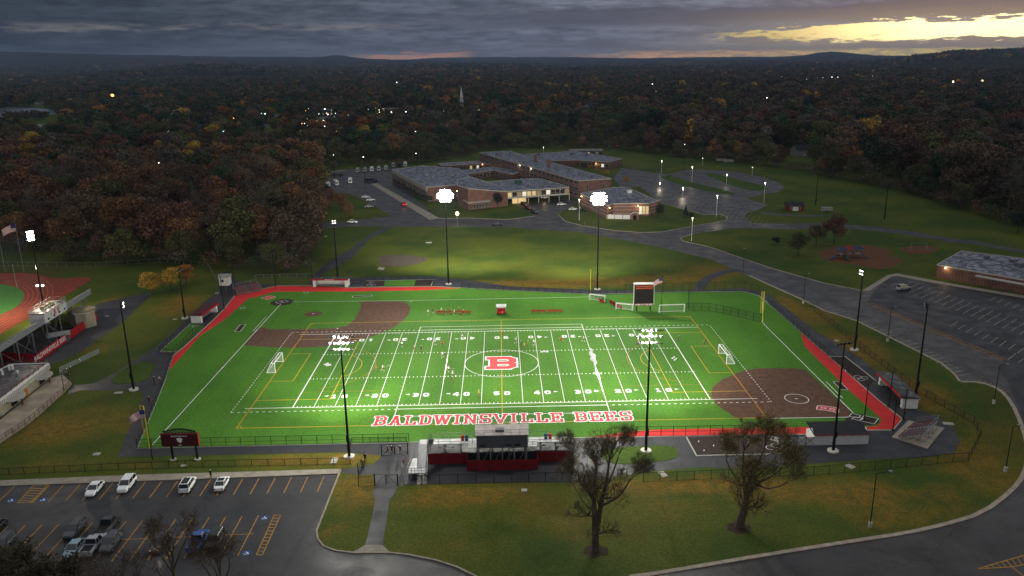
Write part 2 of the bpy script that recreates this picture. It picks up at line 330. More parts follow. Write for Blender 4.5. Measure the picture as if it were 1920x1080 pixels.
for pts in ([(207,712),(228,695),(250,682),(270,679),(285,679),(291,686),(286,697),(280,710),(262,717),(225,720),(209,718)],[(1120,855),(1140,843),(1170,838.5),(1215,836),(1252,836),(1268,840),(1272,848),(1270,858),(1250,864),(1222,866.5),(1170,871),(1145,868)]): island('grass_island',pts,2,False,z=.06)
# concrete joints of the walk south of the field
j=MB()
for x in range(500,760,22):
    a,b_=G(x,849 if x<640 else 847,.0),G(x+17,837-(x-480)*.018,.0); j.strip([(a.x,a.y),(b_.x,b_.y)],.08,.019,.019)
for x in range(1120,1290,26):
    a,b_=G(x,834,.0),G(x-3,822,.0); j.strip([(a.x,a.y),(b_.x,b_.y)],.08,.019,.019)
for x in range(1240,1365,34):
    a,b_=G(x+10,880,.0),G(x,864,.0); j.strip([(a.x,a.y),(b_.x,b_.y)],.10,.019,.019)
S(j,'walk_joints',mat('joint','#232428',.8))
# --- lake
sheet('lake',[(-60,196),(0,201),(60,202),(100,206),(112,214),(96,215),(60,214),(20,213),(2,221),(4,228),(40,232),(95,234),(100,243),(80,247),(20,240),(-60,235)],.05,'lake') if MATS.setdefault('lake',mat('lake_water','#6a7680',.3,spec=.8)) else 0
# --- school running track (far left)
mat('track_red','#7c3420',.8,.2,.4); mat('track_green',(.05,.16,.025,1),.85,.15,.5)
sheet('running_track',[(-500,514),(0,513),(55,511),(105,523),(160,519),(174,523),(146,540),(110,562),(60,592),(-40,650),(-200,760),(-500,800)],.03,'track_red',1)
sheet('track_infield',[(-500,534),(0,531),(32,539),(44,546),(46,556),(37,573),(0,591),(-60,622),(-200,700),(-500,760)],.036,'track_green',1)
tl=MB()
for k in range(1,7):
    P=[]
    for (a,b_) in zip([(0,531),(32,539),(46,551),(40,570),(0,591),(-60,622)],[(60,514),(100,524),(112,545),(96,570),(50,598),(-20,638)]):
        P.append(G(a[0]+(b_[0]-a[0])*k/7,a[1]+(b_[1]-a[1])*k/7))
    tl.strip([(p.x,p.y) for p in smooth(P,2,False)],.09,.036,.036)
S(tl,'track_lane_lines',mat('faint_line','#b08a70',.8))
# --- playground mulch
mat('mulch','#603c22',.95,.25,1.2,bump=.3)
sheet('playground_mulch',[(1530,478),(1548,467),(1580,460),(1630,460),(1668,467),(1672,474),(1660,480),(1690,486),(1693,492),(1670,503),(1640,505),(1610,497),(1560,492)],.02,'mulch',2)
sheet('playground_mulch',[(1686,468),(1700,462),(1725,460),(1750,462),(1763,468),(1750,474),(1720,476),(1700,474)],.02,'mulch',2)
mat('worn_soil','#4a4238',.95,.25,.8)
sheet('worn_diamond',[(710,480),(740,477),(790,480),(808,487),(770,498),(735,500),(712,497),(708,488)],.012,'worn_soil',1)
sheet('worn_plate',[(712,500),(722,502),(718,507),(706,505)],.016,'concrete',0)
# ================================================================== TURF FIELD
def turf_mat():
    m=bpy.data.materials.new('turf'); m.use_nodes=True; t=NT(m.node_tree); b=m.node_tree.nodes['Principled BSDF']; p=t.pos()
    c=t.mix(t.SS(t.noise(p,.05,5,.6),.35,.65),(.088,.218,.026,1),(.068,.182,.024,1))
    f=t.noise(p,1.6,4,.7); c=t.mix(t.SS(f,.3,.72),c,t.mix(1.,c,(.66,.70,.64,1),'MULTIPLY'))
    s_=t.new('ShaderNodeSeparateXYZ'); t.put(s_.inputs[0],p); xx=s_.outputs[0]
    pan=t.M('FRACT',t.M('MULTIPLY',t.M('ADD',xx,400.),1/9.144)); c=t.mix(t.M('MULTIPLY',t.SS(pan,.49,.51),.10),c,(.09,.26,.03,1))
    seam=t.M('FRACT',t.M('MULTIPLY',t.M('ADD',xx,400.),1/4.572)); c=t.mix(t.M('MULTIPLY',t.SS(seam,.975,.99),.25),c,(.02,.07,.012,1))
    c=t.mix(t.M('MULTIPLY',t.SS(t.noise(p,.11,6,.7),.5,.72),.30),c,(.035,.12,.016,1))
    t.put(b.inputs['Base Color'],c); b.inputs['Roughness'].default_value=.85; b.inputs['Specular IOR Level'].default_value=.05; MATS['turf']=m
turf_mat()
mat('infield_clay','#583e2e',.95,.22,.8,detail=6,bump=.15); mat('dark_or_unlit_clay','#2d221c',.9,.2,.8); mat('track_band',(.56,.018,.016,1),.75,.12,.4)
mat('paint_white',(.86,.87,.84,1),.7,.08,2); mat('paint_yellow','#d8b018',.7,.1,2); mat('paint_orange','#c06a18',.7,.1,2); mat('paint_red',(.60,.022,.024,1),.7,.1,1.5)
ZT=.05
field=[(257.5,841),(290,762),(308,718),(325,666),(347,649),(400,600),(420,580),(442,552),(480,545),(517,536),(587,535.5),(652,539),(815,537),(865,540),(960,545),(1105,552),(1172,551),(1280,547.5),(1395,547),(1422,554),(1440,569),(1501,623),(1552,667),(1647,750),(1692,786),(1674,807),(1622,807),(1519,815),(1440,815),(1285,818),(1100,821),(767,830),(480,836)]
b=MB(); b.poly(GP(*field),ZT); S(b,'turf',MATS['turf'])
k=MB(); k.strip([(p.x,p.y) for p in GP(*field)],.22,0,ZT+.05,closed=True); S(k,'field_kerb',mat('field_kerb','#a9a79c',.8,.1,1))
def tp(name,pts,z,m,sm=0): return sheet(name,pts,z,m,sm)
# red warning track
tp('warning_track',[(316,696),(325,668),(347,650),(400,601),(420,581),(442,553),(480,546),(517,537),(587,536.5),(652,540),(815,538),(865,541),(780,544.5),(652,547),(517,547),(480,557),(465,560),(420,600),(375,630)],ZT+.004,'track_band')
tp('warning_track',[(1501,624),(1552,668),(1647,751),(1690,786),(1674,805),(1625,806.5),(1622,801),(1645,799.5),(1652,791),(1651,784),(1590,730),(1509,650)],ZT+.004,'track_band')
tp('warning_track',[(1100,820),(1150,814),(1190,809),(1240,805.5),(1330,804),(1440,802.5),(1519,801),(1519,814),(1440,814),(1285,817)],ZT+.004,'track_band')
# clay infields
tp('baseball_infield',[(670,565.5),(757,565),(767.5,572.5),(770,580),(765,592),(752,605),(730,619),(693,633),(662,642),(629,649),(573,652),(518,652),(462,649),(457,646),(482,615.5),(494,613.5),(504,617.8),(551,617.3),(600,616.7),(635,614.4),(660,607.5),(680,572)],ZT+.004,'infield_clay',1)
tp('softball_infield',[(1460,690.4),(1422,691),(1393,695.5),(1355.5,711),(1335.5,727),(1333,742),(1344,760),(1380,784),(1440,785.5),(1590,783),(1600,776),(1510,693.7),(1490,691)],ZT+.004,'infield_clay',0)
def ring(b,c,r,w,z,a0=0,a1=360,n=48,ry=None):
    P=[(c[0]+r*math.cos(R(a0+(a1-a0)*i/n)),c[1]+(ry or r)*math.sin(R(a0+(a1-a0)*i/n))) for i in range(n+(0 if a1-a0==360 else 1))]
    b.strip(P,w,z,z,closed=(a1-a0==360))
def disc(name,c,rx,ry,z,m,rz=0):
    b=MB(); b.poly([(c[0]+rx*math.cos(t)*math.cos(rz)-ry*math.sin(t)*math.sin(rz),c[1]+rx*math.cos(t)*math.sin(rz)+ry*math.sin(t)*math.cos(rz),z) for t in [i*math.pi/16 for i in range(32)]],z); return S(b,name,MATS[m])
disc('home_plate_clay',G(529,567),3.6,3.6,ZT+.004,'dark_or_unlit_clay'); disc('pitchers_mound',G(587.5,589),2.7,2.4,ZT+.012,'infield_clay')
tp('home_plate_clay',[(1600,775),(1622,778),(1650,788),(1645,797),(1625,799),(1580,790),(1592,781)],ZT+.010,'dark_or_unlit_clay',1)  # dark colour paints in the lack of light around home plate
tp('bullpen_clay',[(1287,820),(1306,855),(1477,851),(1452,819)],ZT-.02,'dark_or_unlit_clay'); tp('bullpen_clay',[(687,527),(814,524),(812,536),(681,537)],ZT-.02,'dark_or_unlit_clay')
tp('bullpen_turf',[(722,526),(780,525),(776,536),(720,536)],ZT-.014,'turf')
tp('bullpen_turf',[(300,660),(331,660),(382,612),(360,606)],ZT-.02,'turf'); tp('bullpen_clay',[(1552,669),(1585,669),(1642,714),(1622,726)],ZT-.02,'dark_or_unlit_clay')
W=MB();Yl=MB();O=MB(); zL=ZT+.016; zY=ZT+.020
def wl(b,a,c,w,z=None): b.strip([a,c],w,*( (zL,)*2 if z is None else (z,)*2))
yd=.9144; FW=48.77
for k in range(-50,51,5): wl(W,(k*yd,0),(k*yd,FW),.11 if k not in(-50,50) else .22)
wl(W,(-61.3*yd,0),(61.3*yd,0),.2); wl(W,(-61*yd,FW),(60*yd,FW),.2)
for k in range(-50,51):
    if k%5:
        wl(W,(k*yd,.13),(k*yd,.75),.13); wl(W,(k*yd,FW-.13),(k*yd,FW-.75),.13)
        for y in (16.26,32.51): wl(W,(k*yd,y-.28),(k*yd,y+.28),.16,zL+.002)
    else:
        for y in (16.26,32.51): wl(W,(k*yd-.5,y),(k*yd+.5,y),.14,zL+.002)
# coaching box and restraining lines
yb=G(800,781).y; yn=G(800,770).y
for s in (-1,1): wl(W,(s*25*yd,0),(s*25*yd,-5.6),.16); wl(W,(s*25*yd,FW),(s*25*yd,FW+4.6),.16)
wl(W,(-25*yd,-1.83),(25*yd,-1.83),.2); wl(W,(-25*yd,-5.6),(25*yd,-5.6),.14); wl(W,(-25*yd,FW+1.83),(25*yd,FW+1.83),.2); wl(W,(-25*yd,FW+4.6),(25*yd,FW+4.6),.16)
x=-64.*yd
while x<64*yd:
    if abs(x)>25.5*yd:
        wl(W,(x,-1.9),(x+.6,-1.9),.2)
        wl(W,(x,FW+1.9),(x+.6,FW+1.9),.2)
    x+=1.35
y=-1.9
while y<FW+1.9:
    for s in (-1,1): wl(W,(s*64*yd,y),(s*64*yd,y+.55),.18)
    y+=1.35
ring(W,(0,24.38),9.14,.15,zL+.004)
# yellow football (soccer) lines
yc=24.4; y0_,y1_=-9.7,58.5; xs=54.9
P=[(-xs,y0_),(xs,y0_),(xs,y1_),(-xs,y1_)]; Yl.strip(P,.17,zY,zY,closed=True)
O.strip([(-xs,y0_),(-xs,y1_)],.10,zY+.003,zY+.003); O.strip([(xs,y0_),(xs,y1_)],.10,zY+.003,zY+.003)
wl(Yl,(0,y0_),(0,y1_),.11,zY+.004)
for s in (-1,1):
    Yl.strip([(s*xs,yc-20.16),(s*(xs-16.5),yc-20.16),(s*(xs-16.5),yc+20.16),(s*xs,yc+20.16)],.14,zY,zY)
    Yl.strip([(s*xs,yc-9.16),(s*(xs-5.5),yc-9.16),(s*(xs-5.5),yc+9.16),(s*xs,yc+9.16)],.14,zY,zY)
    a=53; cx=s*(xs-11); ring(Yl,(cx,yc),9.15,.13,zY,(180-a if s>0 else -a),(180+a if s>0 else a),24)
    gx=s*46.; ring(O,(gx-s*0,yc),14.63,.09,zY,(105 if s>0 else -75),(255 if s>0 else 75),36)
    O.strip([(s*50*yd,yc-16),(s*31*yd,yc-16)],.07,zY,zY)
for s in (-1,1):
    for t in (-1,1): cy0=y0_ if t<0 else y1_; ring(Yl,(s*xs,cy0),1.,.12,zY,{(-1,-1):0,(1,-1):90,(1,1):180,(-1,1):270}[(s,t)],{(-1,-1):90,(1,-1):180,(1,1):270,(-1,1):360}[(s,t)],8)
# foul lines, plate boxes and circles
def pl(b,pts,w,z=zL,closed=False): b.strip([(p.x,p.y) for p in GP(*pts)],w,z,z,closed=closed)
pl(W,[(546,566.5),(775,563.6),(960,560),(1106,557)],.14); pl(W,[(527,570),(480,621),(285,835)],.16); pl(W,[(499,594),(474,621)],.12)
pl(W,[(1430,566),(1430,605),(1440,616),(1599,774)],.16); pl(W,[(1592,782.5),(1440,785)],.2); pl(W,[(1549,716),(1580,747)],.16)
for q in ([(515,566),(524,564),(530,568),(521,570)],[(528,564),(537,563),(543,566),(534,568)],[(597,776),(600,776),(600,776)]) if 0 else ([(516,566.5),(524,564.5),(530,567),(522,569.5)],[(527,564.5),(535,563.5),(541,566),(533,567.5)],[(1597,775.5),(1614,779.5),(1609,784),(1592,781)],[(1603,782),(1619,785),(1612,789),(1597,785.5)],[(1620,779.5),(1647,785.5),(1639,795.5),(1612,789)],[(1562,716),(1576,716.5),(1590,731.5),(1577,731)],[(440,622),(451,608.5),(461,608.5),(450,622)],[(661,555.5),(697,553.5),(697,555.8),(661,557.8)]): pl(W,q,.12,closed=True)
tp('dark_inset',[(440,622),(451,608.5),(461,608.5),(450,622)],ZT+.006,'dark_or_unlit_clay'); tp('dark_inset',[(661,555.5),(697,553.5),(697,555.8),(661,557.8)],ZT+.006,'dark_or_unlit_clay'); tp('dark_inset',[(1562,716),(1576,716.5),(1590,731.5),(1577,731)],ZT+.006,'dark_or_unlit_clay')
c_=G(1493.6,748); ring(W,(c_.x,c_.y),2.5,.16,zL); c2=G(574,549); ring(W,(c2.x,c2.y),.75,.14,zL); c2=G(455,578); ring(W,(c2.x,c2.y),.75,.14,zL)
for q in ((587.5,588.6),(1493,748),(633,616),(480,621),(770,566)): p=G(*q); W.box((p.x,p.y,zL+.01),(.6,.25,.02))
S(W,'white_markings',MATS['paint_white']); S(Yl,'yellow_markings',MATS['paint_yellow']); S(O,'orange_markings',MATS['paint_orange'])
# bullpen borders
Bp=MB()
for q,cl in (([(1287,820),(1306,855),(1477,851),(1452,819)],0),([(687,527),(814,524),(808,536)],0),([(375,590),(357,607),(300,660),(331,660)],0),([(1552,669),(1585,669),(1642,714)],0)): Bp.strip([(p.x,p.y) for p in GP(*q)],.22,0,ZT+.06)
S(Bp,'bullpen_kerb',MATS['field_kerb'])
# --- block letters built from strokes: unit cell 0..1 wide, 0..1 tall
def letter(ch):
    w=.17; sl=.12
    def serif(x,y,h=.16): return ((x-h,y),(x+h,y))
    t={'B':[((.2,0),(.2,1)),((.0,.06),(.72,.06)),((.0,.94),(.72,.94)),((.2,.5),(.74,.5)),((.86,.16),(.86,.40)),((.86,.60),(.86,.84)),((.70,.06),(.87,.2)),((.70,.94),(.87,.8)),((.87,.37),(.74,.5)),((.87,.63),(.74,.5))],
     'A':[((.18,0),(.5,1)),((.82,0),(.5,1)),((.28,.32),(.72,.32)),serif(.14,.05,.17),serif(.86,.05,.17),((.36,.94),(.60,.94))],
     'L':[((.25,0),(.25,1)),((.03,.06),(.92,.06)),serif(.25,.94,.22),((.88,.0),(.88,.32))],
     'D':[((.2,0),(.2,1)),((.0,.06),(.7,.06)),((.0,.94),(.7,.94)),((.84,.2),(.84,.8)),((.68,.06),(.85,.24)),((.68,.94),(.85,.76))],
     'W':[((.06,1),(.28,0)),((.28,0),(.5,.9)),((.5,.9),(.72,0)),((.72,0),(.94,1)),serif(.07,.94,.16),serif(.93,.94,.16),((.40,.94),(.6,.94))],
     'I':[((.5,0),(.5,1)),serif(.5,.06,.28),serif(.5,.94,.28)],
     'N':[((.16,0),(.16,1)),((.84,0),(.84,1)),((.16,1),(.84,0)),serif(.16,.05),serif(.10,.94,.14),serif(.84,.94)],
     'S':[((.2,.06),(.76,.06)),((.2,.94),(.8,.94)),((.26,.5),(.74,.5)),((.14,.6),(.14,.84)),((.86,.16),(.86,.4)),((.14,.84),(.26,.95)),((.14,.6),(.28,.49)),((.86,.4),(.74,.51)),((.86,.16),(.74,.05)),((.88,.7),(.88,1.)),((.12,0),(.12,.3))],
     'V':[((.06,1),(.5,0)),((.94,1),(.5,0)),serif(.09,.94,.17),serif(.91,.94,.17)],
     'E':[((.2,0),(.2,1)),((.0,.06),(.9,.06)),((.0,.94),(.9,.94)),((.2,.5),(.62,.5)),((.86,.0),(.86,.3)),((.86,.7),(.86,1)),((.6,.36),(.6,.64))],
     '0':[((.25,.1),(.7,.1)),((.25,.9),(.7,.9)),((.18,.2),(.18,.8)),((.8,.2),(.8,.8)),((.18,.78),(.3,.92)),((.8,.78),(.68,.92)),((.18,.22),(.3,.08)),((.8,.22),(.68,.08))],
     '1':[((.5,0),(.5,1)),((.22,.06),(.78,.06)),((.5,.95),(.26,.8))],
     '2':[((.15,.08),(.88,.08)),((.15,.1),(.8,.6)),((.8,.58),(.8,.82)),((.25,.92),(.75,.92)),((.16,.74),(.26,.9))],
     '3':[((.2,.08),(.75,.08)),((.2,.92),(.75,.92)),((.35,.52),(.75,.52)),((.83,.18),(.83,.42)),((.83,.6),(.83,.84))],
     '4':[((.68,0),(.68,1)),((.1,.33),(.9,.33)),((.14,.33),(.62,.97))],
     '5':[((.2,.92),(.86,.92)),((.2,.9),(.2,.55)),((.2,.55),(.72,.55)),((.82,.2),(.82,.48)),((.18,.08),(.74,.08))]}
    return t[ch]
def lay(b,txt,org,ux,uy,cw,chh,sw,z,gap=.22,grow=0.):
    'lay stroke letters on the ground from org along ux (unit), up direction uy'
    x=0
    for ch in txt:
        if ch==' ': x+=cw*.75; continue
        k=1.25 if ch=='W' else (.72 if ch=='I' else 1.)
        for (a,c_) in letter(ch):
            pa=org+ux*(x+a[0]*cw*k)+uy*(a[1]*chh); pc=org+ux*(x+c_[0]*cw*k)+uy*(c_[1]*chh)
            dd=(pc-pa); 
            if dd.length<1e-5: continue
            e=dd.normalized()*(grow*.5+sw*.22); pa2=pa-e; pc2=pc+e; b.strip([(pa2.x,pa2.y),(pc2.x,pc2.y)],sw+grow,z,z)
        x+=cw*k+cw*gap
    return x
def txtlen(txt,cw,gap=.22): return sum(cw*.75 if c==' ' else cw*(1.25 if c=='W' else .72 if c=='I' else 1)+cw*gap for c in txt)-cw*gap
UX=Vector((1,0,0)); UY=Vector((0,1,0))
pa=G(699,798.5); pb=G(1188,788); cwid=(pb.x-pa.x)/txtlen('BALDWINSVILLE BEES',1.); hh=G(940,778.5).y-G(940,795.5).y
for grow,m,z in ((.42,'paint_white',zY+.008),(0.,'paint_red',zY+.016)):
    b=MB(); lay(b,'BALDWINSVILLE BEES',Vector((pa.x,pa.y,0)),UX,UY,cwid,hh,cwid*.24,z,grow=grow)
    # give every stroke its own hair of height so that crossing strokes never share a plane
    for i,f in enumerate(b.f):
        for q in f: b.v[q]=(b.v[q][0],b.v[q][1],z+(i%23)*.0003)
    S(b,'team_lettering',MATS[m])
def bigB(c,ux,uy,wd,ht,zz,white=.55,sw=None):
    for grow,m,z in ((white,'paint_white',zz),(0.,'paint_red',zz+.008)):
        b=MB(); sw_=sw or wd*.235; org=Vector((c.x,c.y,0))-ux*wd/2-uy*ht/2
        lay(b,'B',org+ux*sw_*.1,ux,uy,wd*.98,ht,sw_,z,grow=grow)
        for i,f in enumerate(b.f):
            for q in f: b.v[q]=(b.v[q][0],b.v[q][1],z+(i%23)*.0003)
        S(b,'letter_emblem',MATS[m])
bigB(Vector((0.05,24.4,0)),UX,UY,7.3,7.4,zY+.012,.75,1.9)
# emblem behind softball home plate: lies on its side
a=G(1536,763); b_=G(1569,768); u=(b_-a).normalized(); v=Vector((-u.y,u.x,0))
bigB((G(1552,767)),v,-u,2.2,3.9,zY+.012,.3,.68)
a=G(500,561); b_=G(514,557); u=(b_-a).normalized(); v=Vector((-u.y,u.x,0)); bigB(G(504,558.3),u,v,3.2,3.0,zY+.012,.3,.8)
# yard numbers
Nm=MB()
for k,t in ((-40,'10'),(-30,'20'),(-20,'30'),(-10,'40'),(0,'50'),(10,'40'),(20,'30'),(30,'20'),(40,'10')):
    cx=k*yd
    for far in (0,1):
        yb_=4.7 if not far else FW-4.7; ux=UX if not far else -UX; uy=UY if not far else -UY
        for q,ch in enumerate(t):
            org=Vector((cx,yb_,0))+ux*(-1.95 if q==0 else .45); lay(Nm,ch,org,ux,uy,1.45,1.8,.42,zL+.006)
        if k:
            s=-1 if k<0 else 1; o1=Vector((cx+s*2.6,yb_,0))+uy*1.25
            Nm.add([(o1.x,o1.y-.3,zL+.006),(o1.x+s*1.0,o1.y,zL+.006),(o1.x,o1.y+.3,zL+.006)],[(0,1,2) if s>0 else (0,2,1)])
for i,f in enumerate(Nm.f):
    for q in f: Nm.v[q]=(Nm.v[q][0],Nm.v[q][1],zL+.006+(i%19)*.0003)
S(Nm,'yard_numbers',MATS['paint_white'])
# ================================================================== PAINT IN THE CAR PARKS
K=MB(); zk=.016
for i in range(16): 
    t=i/15; a=G(151+t*(607.5-151),907.5+t*(893-907.5)); c_=G(122.5+t*(595-122.5),939.5+t*(922-939.5)); K.strip([(a.x,a.y),(c_.x,c_.y)],.14,zk,zk)
A0=G(151,907.5);A1=G(607.5,893); E0=G(122.5,939.5)-A0; stp=(A1-A0)/15
for i in (-1,-2,-4,-5): a=A0+stp*i*1.0; c_=a+E0; K.strip([(a.x,a.y),(c_.x,c_.y)],.14,zk,zk)
def hatch(P0,P1,P2,P3,n,w=.14):
    K.strip([(p.x,p.y) for p in (P0,P1,P2,P3)],w,zk,zk,closed=True)
    for i in range(1,n):
        t=i/n; a=P0.lerp(P3,t); c_=P1.lerp(P2,min(1,t+.10) if n<11 else t); K.strip([(a.x,a.y),(c_.x,c_.y)],w,zk+.004,zk+.004)
hatch(*GP((62,911),(93,909),(62,942),(33,943)),7); hatch(*GP((514,966),(526,966),(492,1041),(481,1040)),12)
T0=G(267.5,976); T1=G(453.7,968); st2=(T1-T0)/6; D2=G(209,1053)-T0
for i in range(-8,8):
    if i==7: K.strip([(p.x,p.y) for p in (T0+st2*i,T0+st2*i+D2*1.0)],.14,zk,zk); continue
    a=T0+st2*i; c_=a+D2; K.strip([(a.x,a.y),(c_.x,c_.y)],.14,zk,zk)
a=T0+st2*(-2)+D2*.48; c_=T0+st2*7.3+D2*.48; K.strip([(a.x,a.y),(c_.x,c_.y)],.12,zk+.004,zk+.004)
# bottom right wedge
pl2=lambda q,w=.16,z=zk+.01: K.strip([(p.x,p.y) for p in GP(*q)],w,z,z)
pl2([(1832,1067),(1925,1040)]); pl2([(1832,1067),(1897,1063),(1925,1058)]);pl2([(1897,1063),(1925,1085)])
for i in range(9): pl2([(1838+i*10,1065-i*2.6),(1846+i*10,1066.5-i*1.)],.12,zk+.014)
# right lot
Wk=MB()
Y0=G(1625,569); Y1=G(1882,677); Dd=(Y1-Y0).normalized(); Ee=(G(1741,577)-G(1715,591)).normalized(); Nn=Vector((-Dd.y,Dd.x,0)); 
if Nn.dot(Ee)<0: Nn=-Nn
def inpoly(p,P):
    c=False; n=len(P)
    for i in range(n):
        a,b=P[i],P[i-1]
        if (a.y>p.y)!=(b.y>p.y) and p.x<(b.x-a.x)*(p.y-a.y)/(b.y-a.y)+a.x: c=not c
    return c
lotR=GP((1650,540),(1682,522),(1740,533),(1925,566),(2150,610),(2150,800),(1900,680))
Ld=(Y1-Y0).length; off=2.
for r in range(9):
    n0=off; off+=5.6 if r%2==0 else 12.
    for i in range(-12,60):
        a=Y0+Dd*(i*2.75)+Nn*n0; c_=a+Ee*5.6
        if inpoly(a,lotR) and inpoly(c_,lotR): Wk.strip([(a.x,a.y),(c_.x,c_.y)],.14,zk,zk)
K.strip([(Y0.x,Y0.y),(Y1.x,Y1.y)],.14,zk+.01,zk+.01); a=Y0+Nn*1.6; c_=Y1+Nn*1.6; K.strip([(a.x,a.y),(c_.x,c_.y)],.12,zk+.01,zk+.01)
for i in range(0,int(Ld),2):
    a=Y0+Dd*i; c_=a+Nn*1.6+Dd*1.0; K.strip([(a.x,a.y),(c_.x,c_.y)],.13,zk+.014,zk+.014)
a0=G(1532,574);a1=G(1703,651);a2=G(1800,712); vv=(G(1726,637)-G(1704,640))
n_=26
for i in range(n_):
    t=i/n_; a=a0.lerp(a1,t/.6) if t<.6 else a1.lerp(a2,(t-.6)/.4); a=a+vv*.15; Wk.strip([(a.x,a.y),((a+vv).x,(a+vv).y)],.17,zk,zk)
for i in range(7):
    a=G(1830+i*9,716+i*3.2); c_=G(1840+i*9,712+i*3.4); K.strip([(a.x,a.y),(c_.x,c_.y)],.12,zk,zk)
Lk=G(1180,352);
for r in range(5):
    for i in range(22):
        a=G(1205+i*9+r*14,352+r*9+i*1.9); c_=a+Vector((2.2,4.6,0)); Wk.strip([(a.x,a.y),(c_.x,c_.y)],.12,zk,zk)
S(K,'yellow_stall_lines',MATS['yellow_stall']); S(Wk,'white_stall_lines',mat('worn_white','#a39f90',.8,.3,1))
hb=MB(); hw=MB()
for q in ((21,938),(81,937),(462,1037),(496,971)):
    p=G(*q); hb.box((p.x,p.y,.018),(1.3,1.1,.006),.2); hw.cur=0
    ring(hw,(p.x-.05,p.y-.12),.28,.1,.026,180,460,12); hw.strip([(p.x-.1,p.y+.4),(p.x-.05,p.y),(p.x+.3,p.y)],.1,.027,.027); hw.strip([(p.x+.3,p.y),(p.x+.4,p.y-.35)],.1,.028,.028)
S(hb,'accessible_bay_blue',mat('bay_blue','#2c4a86',.7)); S(hw,'accessible_bay_symbol',MATS['white_line'])
# ================================================================== TREES
def PX(p):
    d=Vector(p)-Vector(CAM); z=d.dot(BF)
    return (960+F_PX*d.dot(BR)/z,540-F_PX*d.dot(BU)/z)
def leafmat(name,use_attr,rough=.8):
    m=bpy.data.materials.new(name); m.use_nodes=True; t=NT(m.node_tree); b=m.node_tree.nodes['Principled BSDF']
    if use_attr: c=t.new('ShaderNodeAttribute',attribute_name='tint').outputs['Color']
    else: c=t.new('ShaderNodeObjectInfo').outputs['Color']
    s_=t.new('ShaderNodeAttribute',attribute_name='leaf').outputs['Fac'] if not use_attr else None
    if s_ is not None: c=t.mix(1.,c,t.comb(s_,s_,s_),'MULTIPLY')
    t.put(b.inputs['Base Color'],c); b.inputs['Roughness'].default_value=rough; b.inputs['Specular IOR Level'].default_value=.15
    MATS[name]=m
leafmat('foliage',False); leafmat('woodland_foliage',True)
mat('bark','#3a3028',.95,.25,1.5,bump=.3); mat('bark_dark','#262019',.95,.25,1.5,bump=.3); mat('bark_pale','#6a6258',.95,.2,1.5)
def crown_pts(r,n,H,Rr,s,lobes=9,conifer=False,hollow=.7,jit=.55):
    'returns (n,3,3) leaf clusters of a crown standing on z=0, each facing roughly outwards'
    if conifer:
        t=r.random(n)**.7; rad=(1-t)*Rr*(.55+.45*r.random(n))*(1+.22*np.sin(t*46)); a=r.random(n)*6.283
        c=np.stack([rad*np.cos(a),rad*np.sin(a),H*(.08+.92*t)],-1); d=np.stack([np.cos(a),np.sin(a),.5+0*a],-1)
    else:
        k=lobes; la=r.random(k)*6.283; lz=r.random(k); lr=Rr*(.30+.22*r.random(k))
        prof=np.sin(np.pi*np.clip(.14+.72*lz,0,1))
        lc=np.stack([np.cos(la)*Rr*.62*prof,np.sin(la)*Rr*.62*prof,H*(.36+.50*lz)],-1); lc[0]=(0,0,H*.8); lc[1]=(0,0,H*.55)
        i=r.integers(0,k,n); d=r.normal(size=(n,3)); d/=np.linalg.norm(d,axis=1)[:,None]; d[:,2]=np.where(r.random(n)<.65,np.abs(d[:,2]),d[:,2]); q=(hollow+(1.08-hollow)*r.random(n)**.6)[:,None]
        c=lc[i]+d*q*lr[i][:,None]*np.array([1,1,.85])
        c[:,2]=np.maximum(c[:,2],H*.16)
    nn=d+r.normal(size=(n,3))*jit; nn/=np.linalg.norm(nn,axis=1)[:,None]
    u=np.cross(nn,r.normal(size=(n,3))); u/=np.linalg.norm(u,axis=1)[:,None]; v=np.cross(nn,u)
    out=np.empty((n,3,3)); a0=r.random(n)*6.283
    for k in range(3):
        a=a0+k*2.094+r.normal(size=n)*.35; rr=s*(.6+.8*r.random(n)); out[:,k]=c+u*(np.cos(a)*rr)[:,None]+v*(np.sin(a)*rr)[:,None]
    return out
def tri_mesh(name,tri,m,leaf=None,tint=None):
    n=len(tri); me=bpy.data.meshes.new(name); me.vertices.add(n*3); me.vertices.foreach_set('co',tri.reshape(-1).astype(np.float32))
    me.loops.add(n*3); me.loops.foreach_set('vertex_index',np.arange(n*3,dtype=np.int32)); me.polygons.add(n)
    me.polygons.foreach_set('loop_start',np.arange(0,n*3,3,dtype=np.int32)); me.polygons.foreach_set('loop_total',np.full(n,3,dtype=np.int32))
    if leaf is not None: a=me.attributes.new('leaf','FLOAT','FACE'); a.data.foreach_set('value',leaf.astype(np.float32))
    if tint is not None: a=me.attributes.new('tint','FLOAT_COLOR','FACE'); a.data.foreach_set('color',np.c_[tint,np.ones(n)].astype(np.float32).ravel())
    me.update(calc_edges=True); me.materials.append(MATS[m]); return me
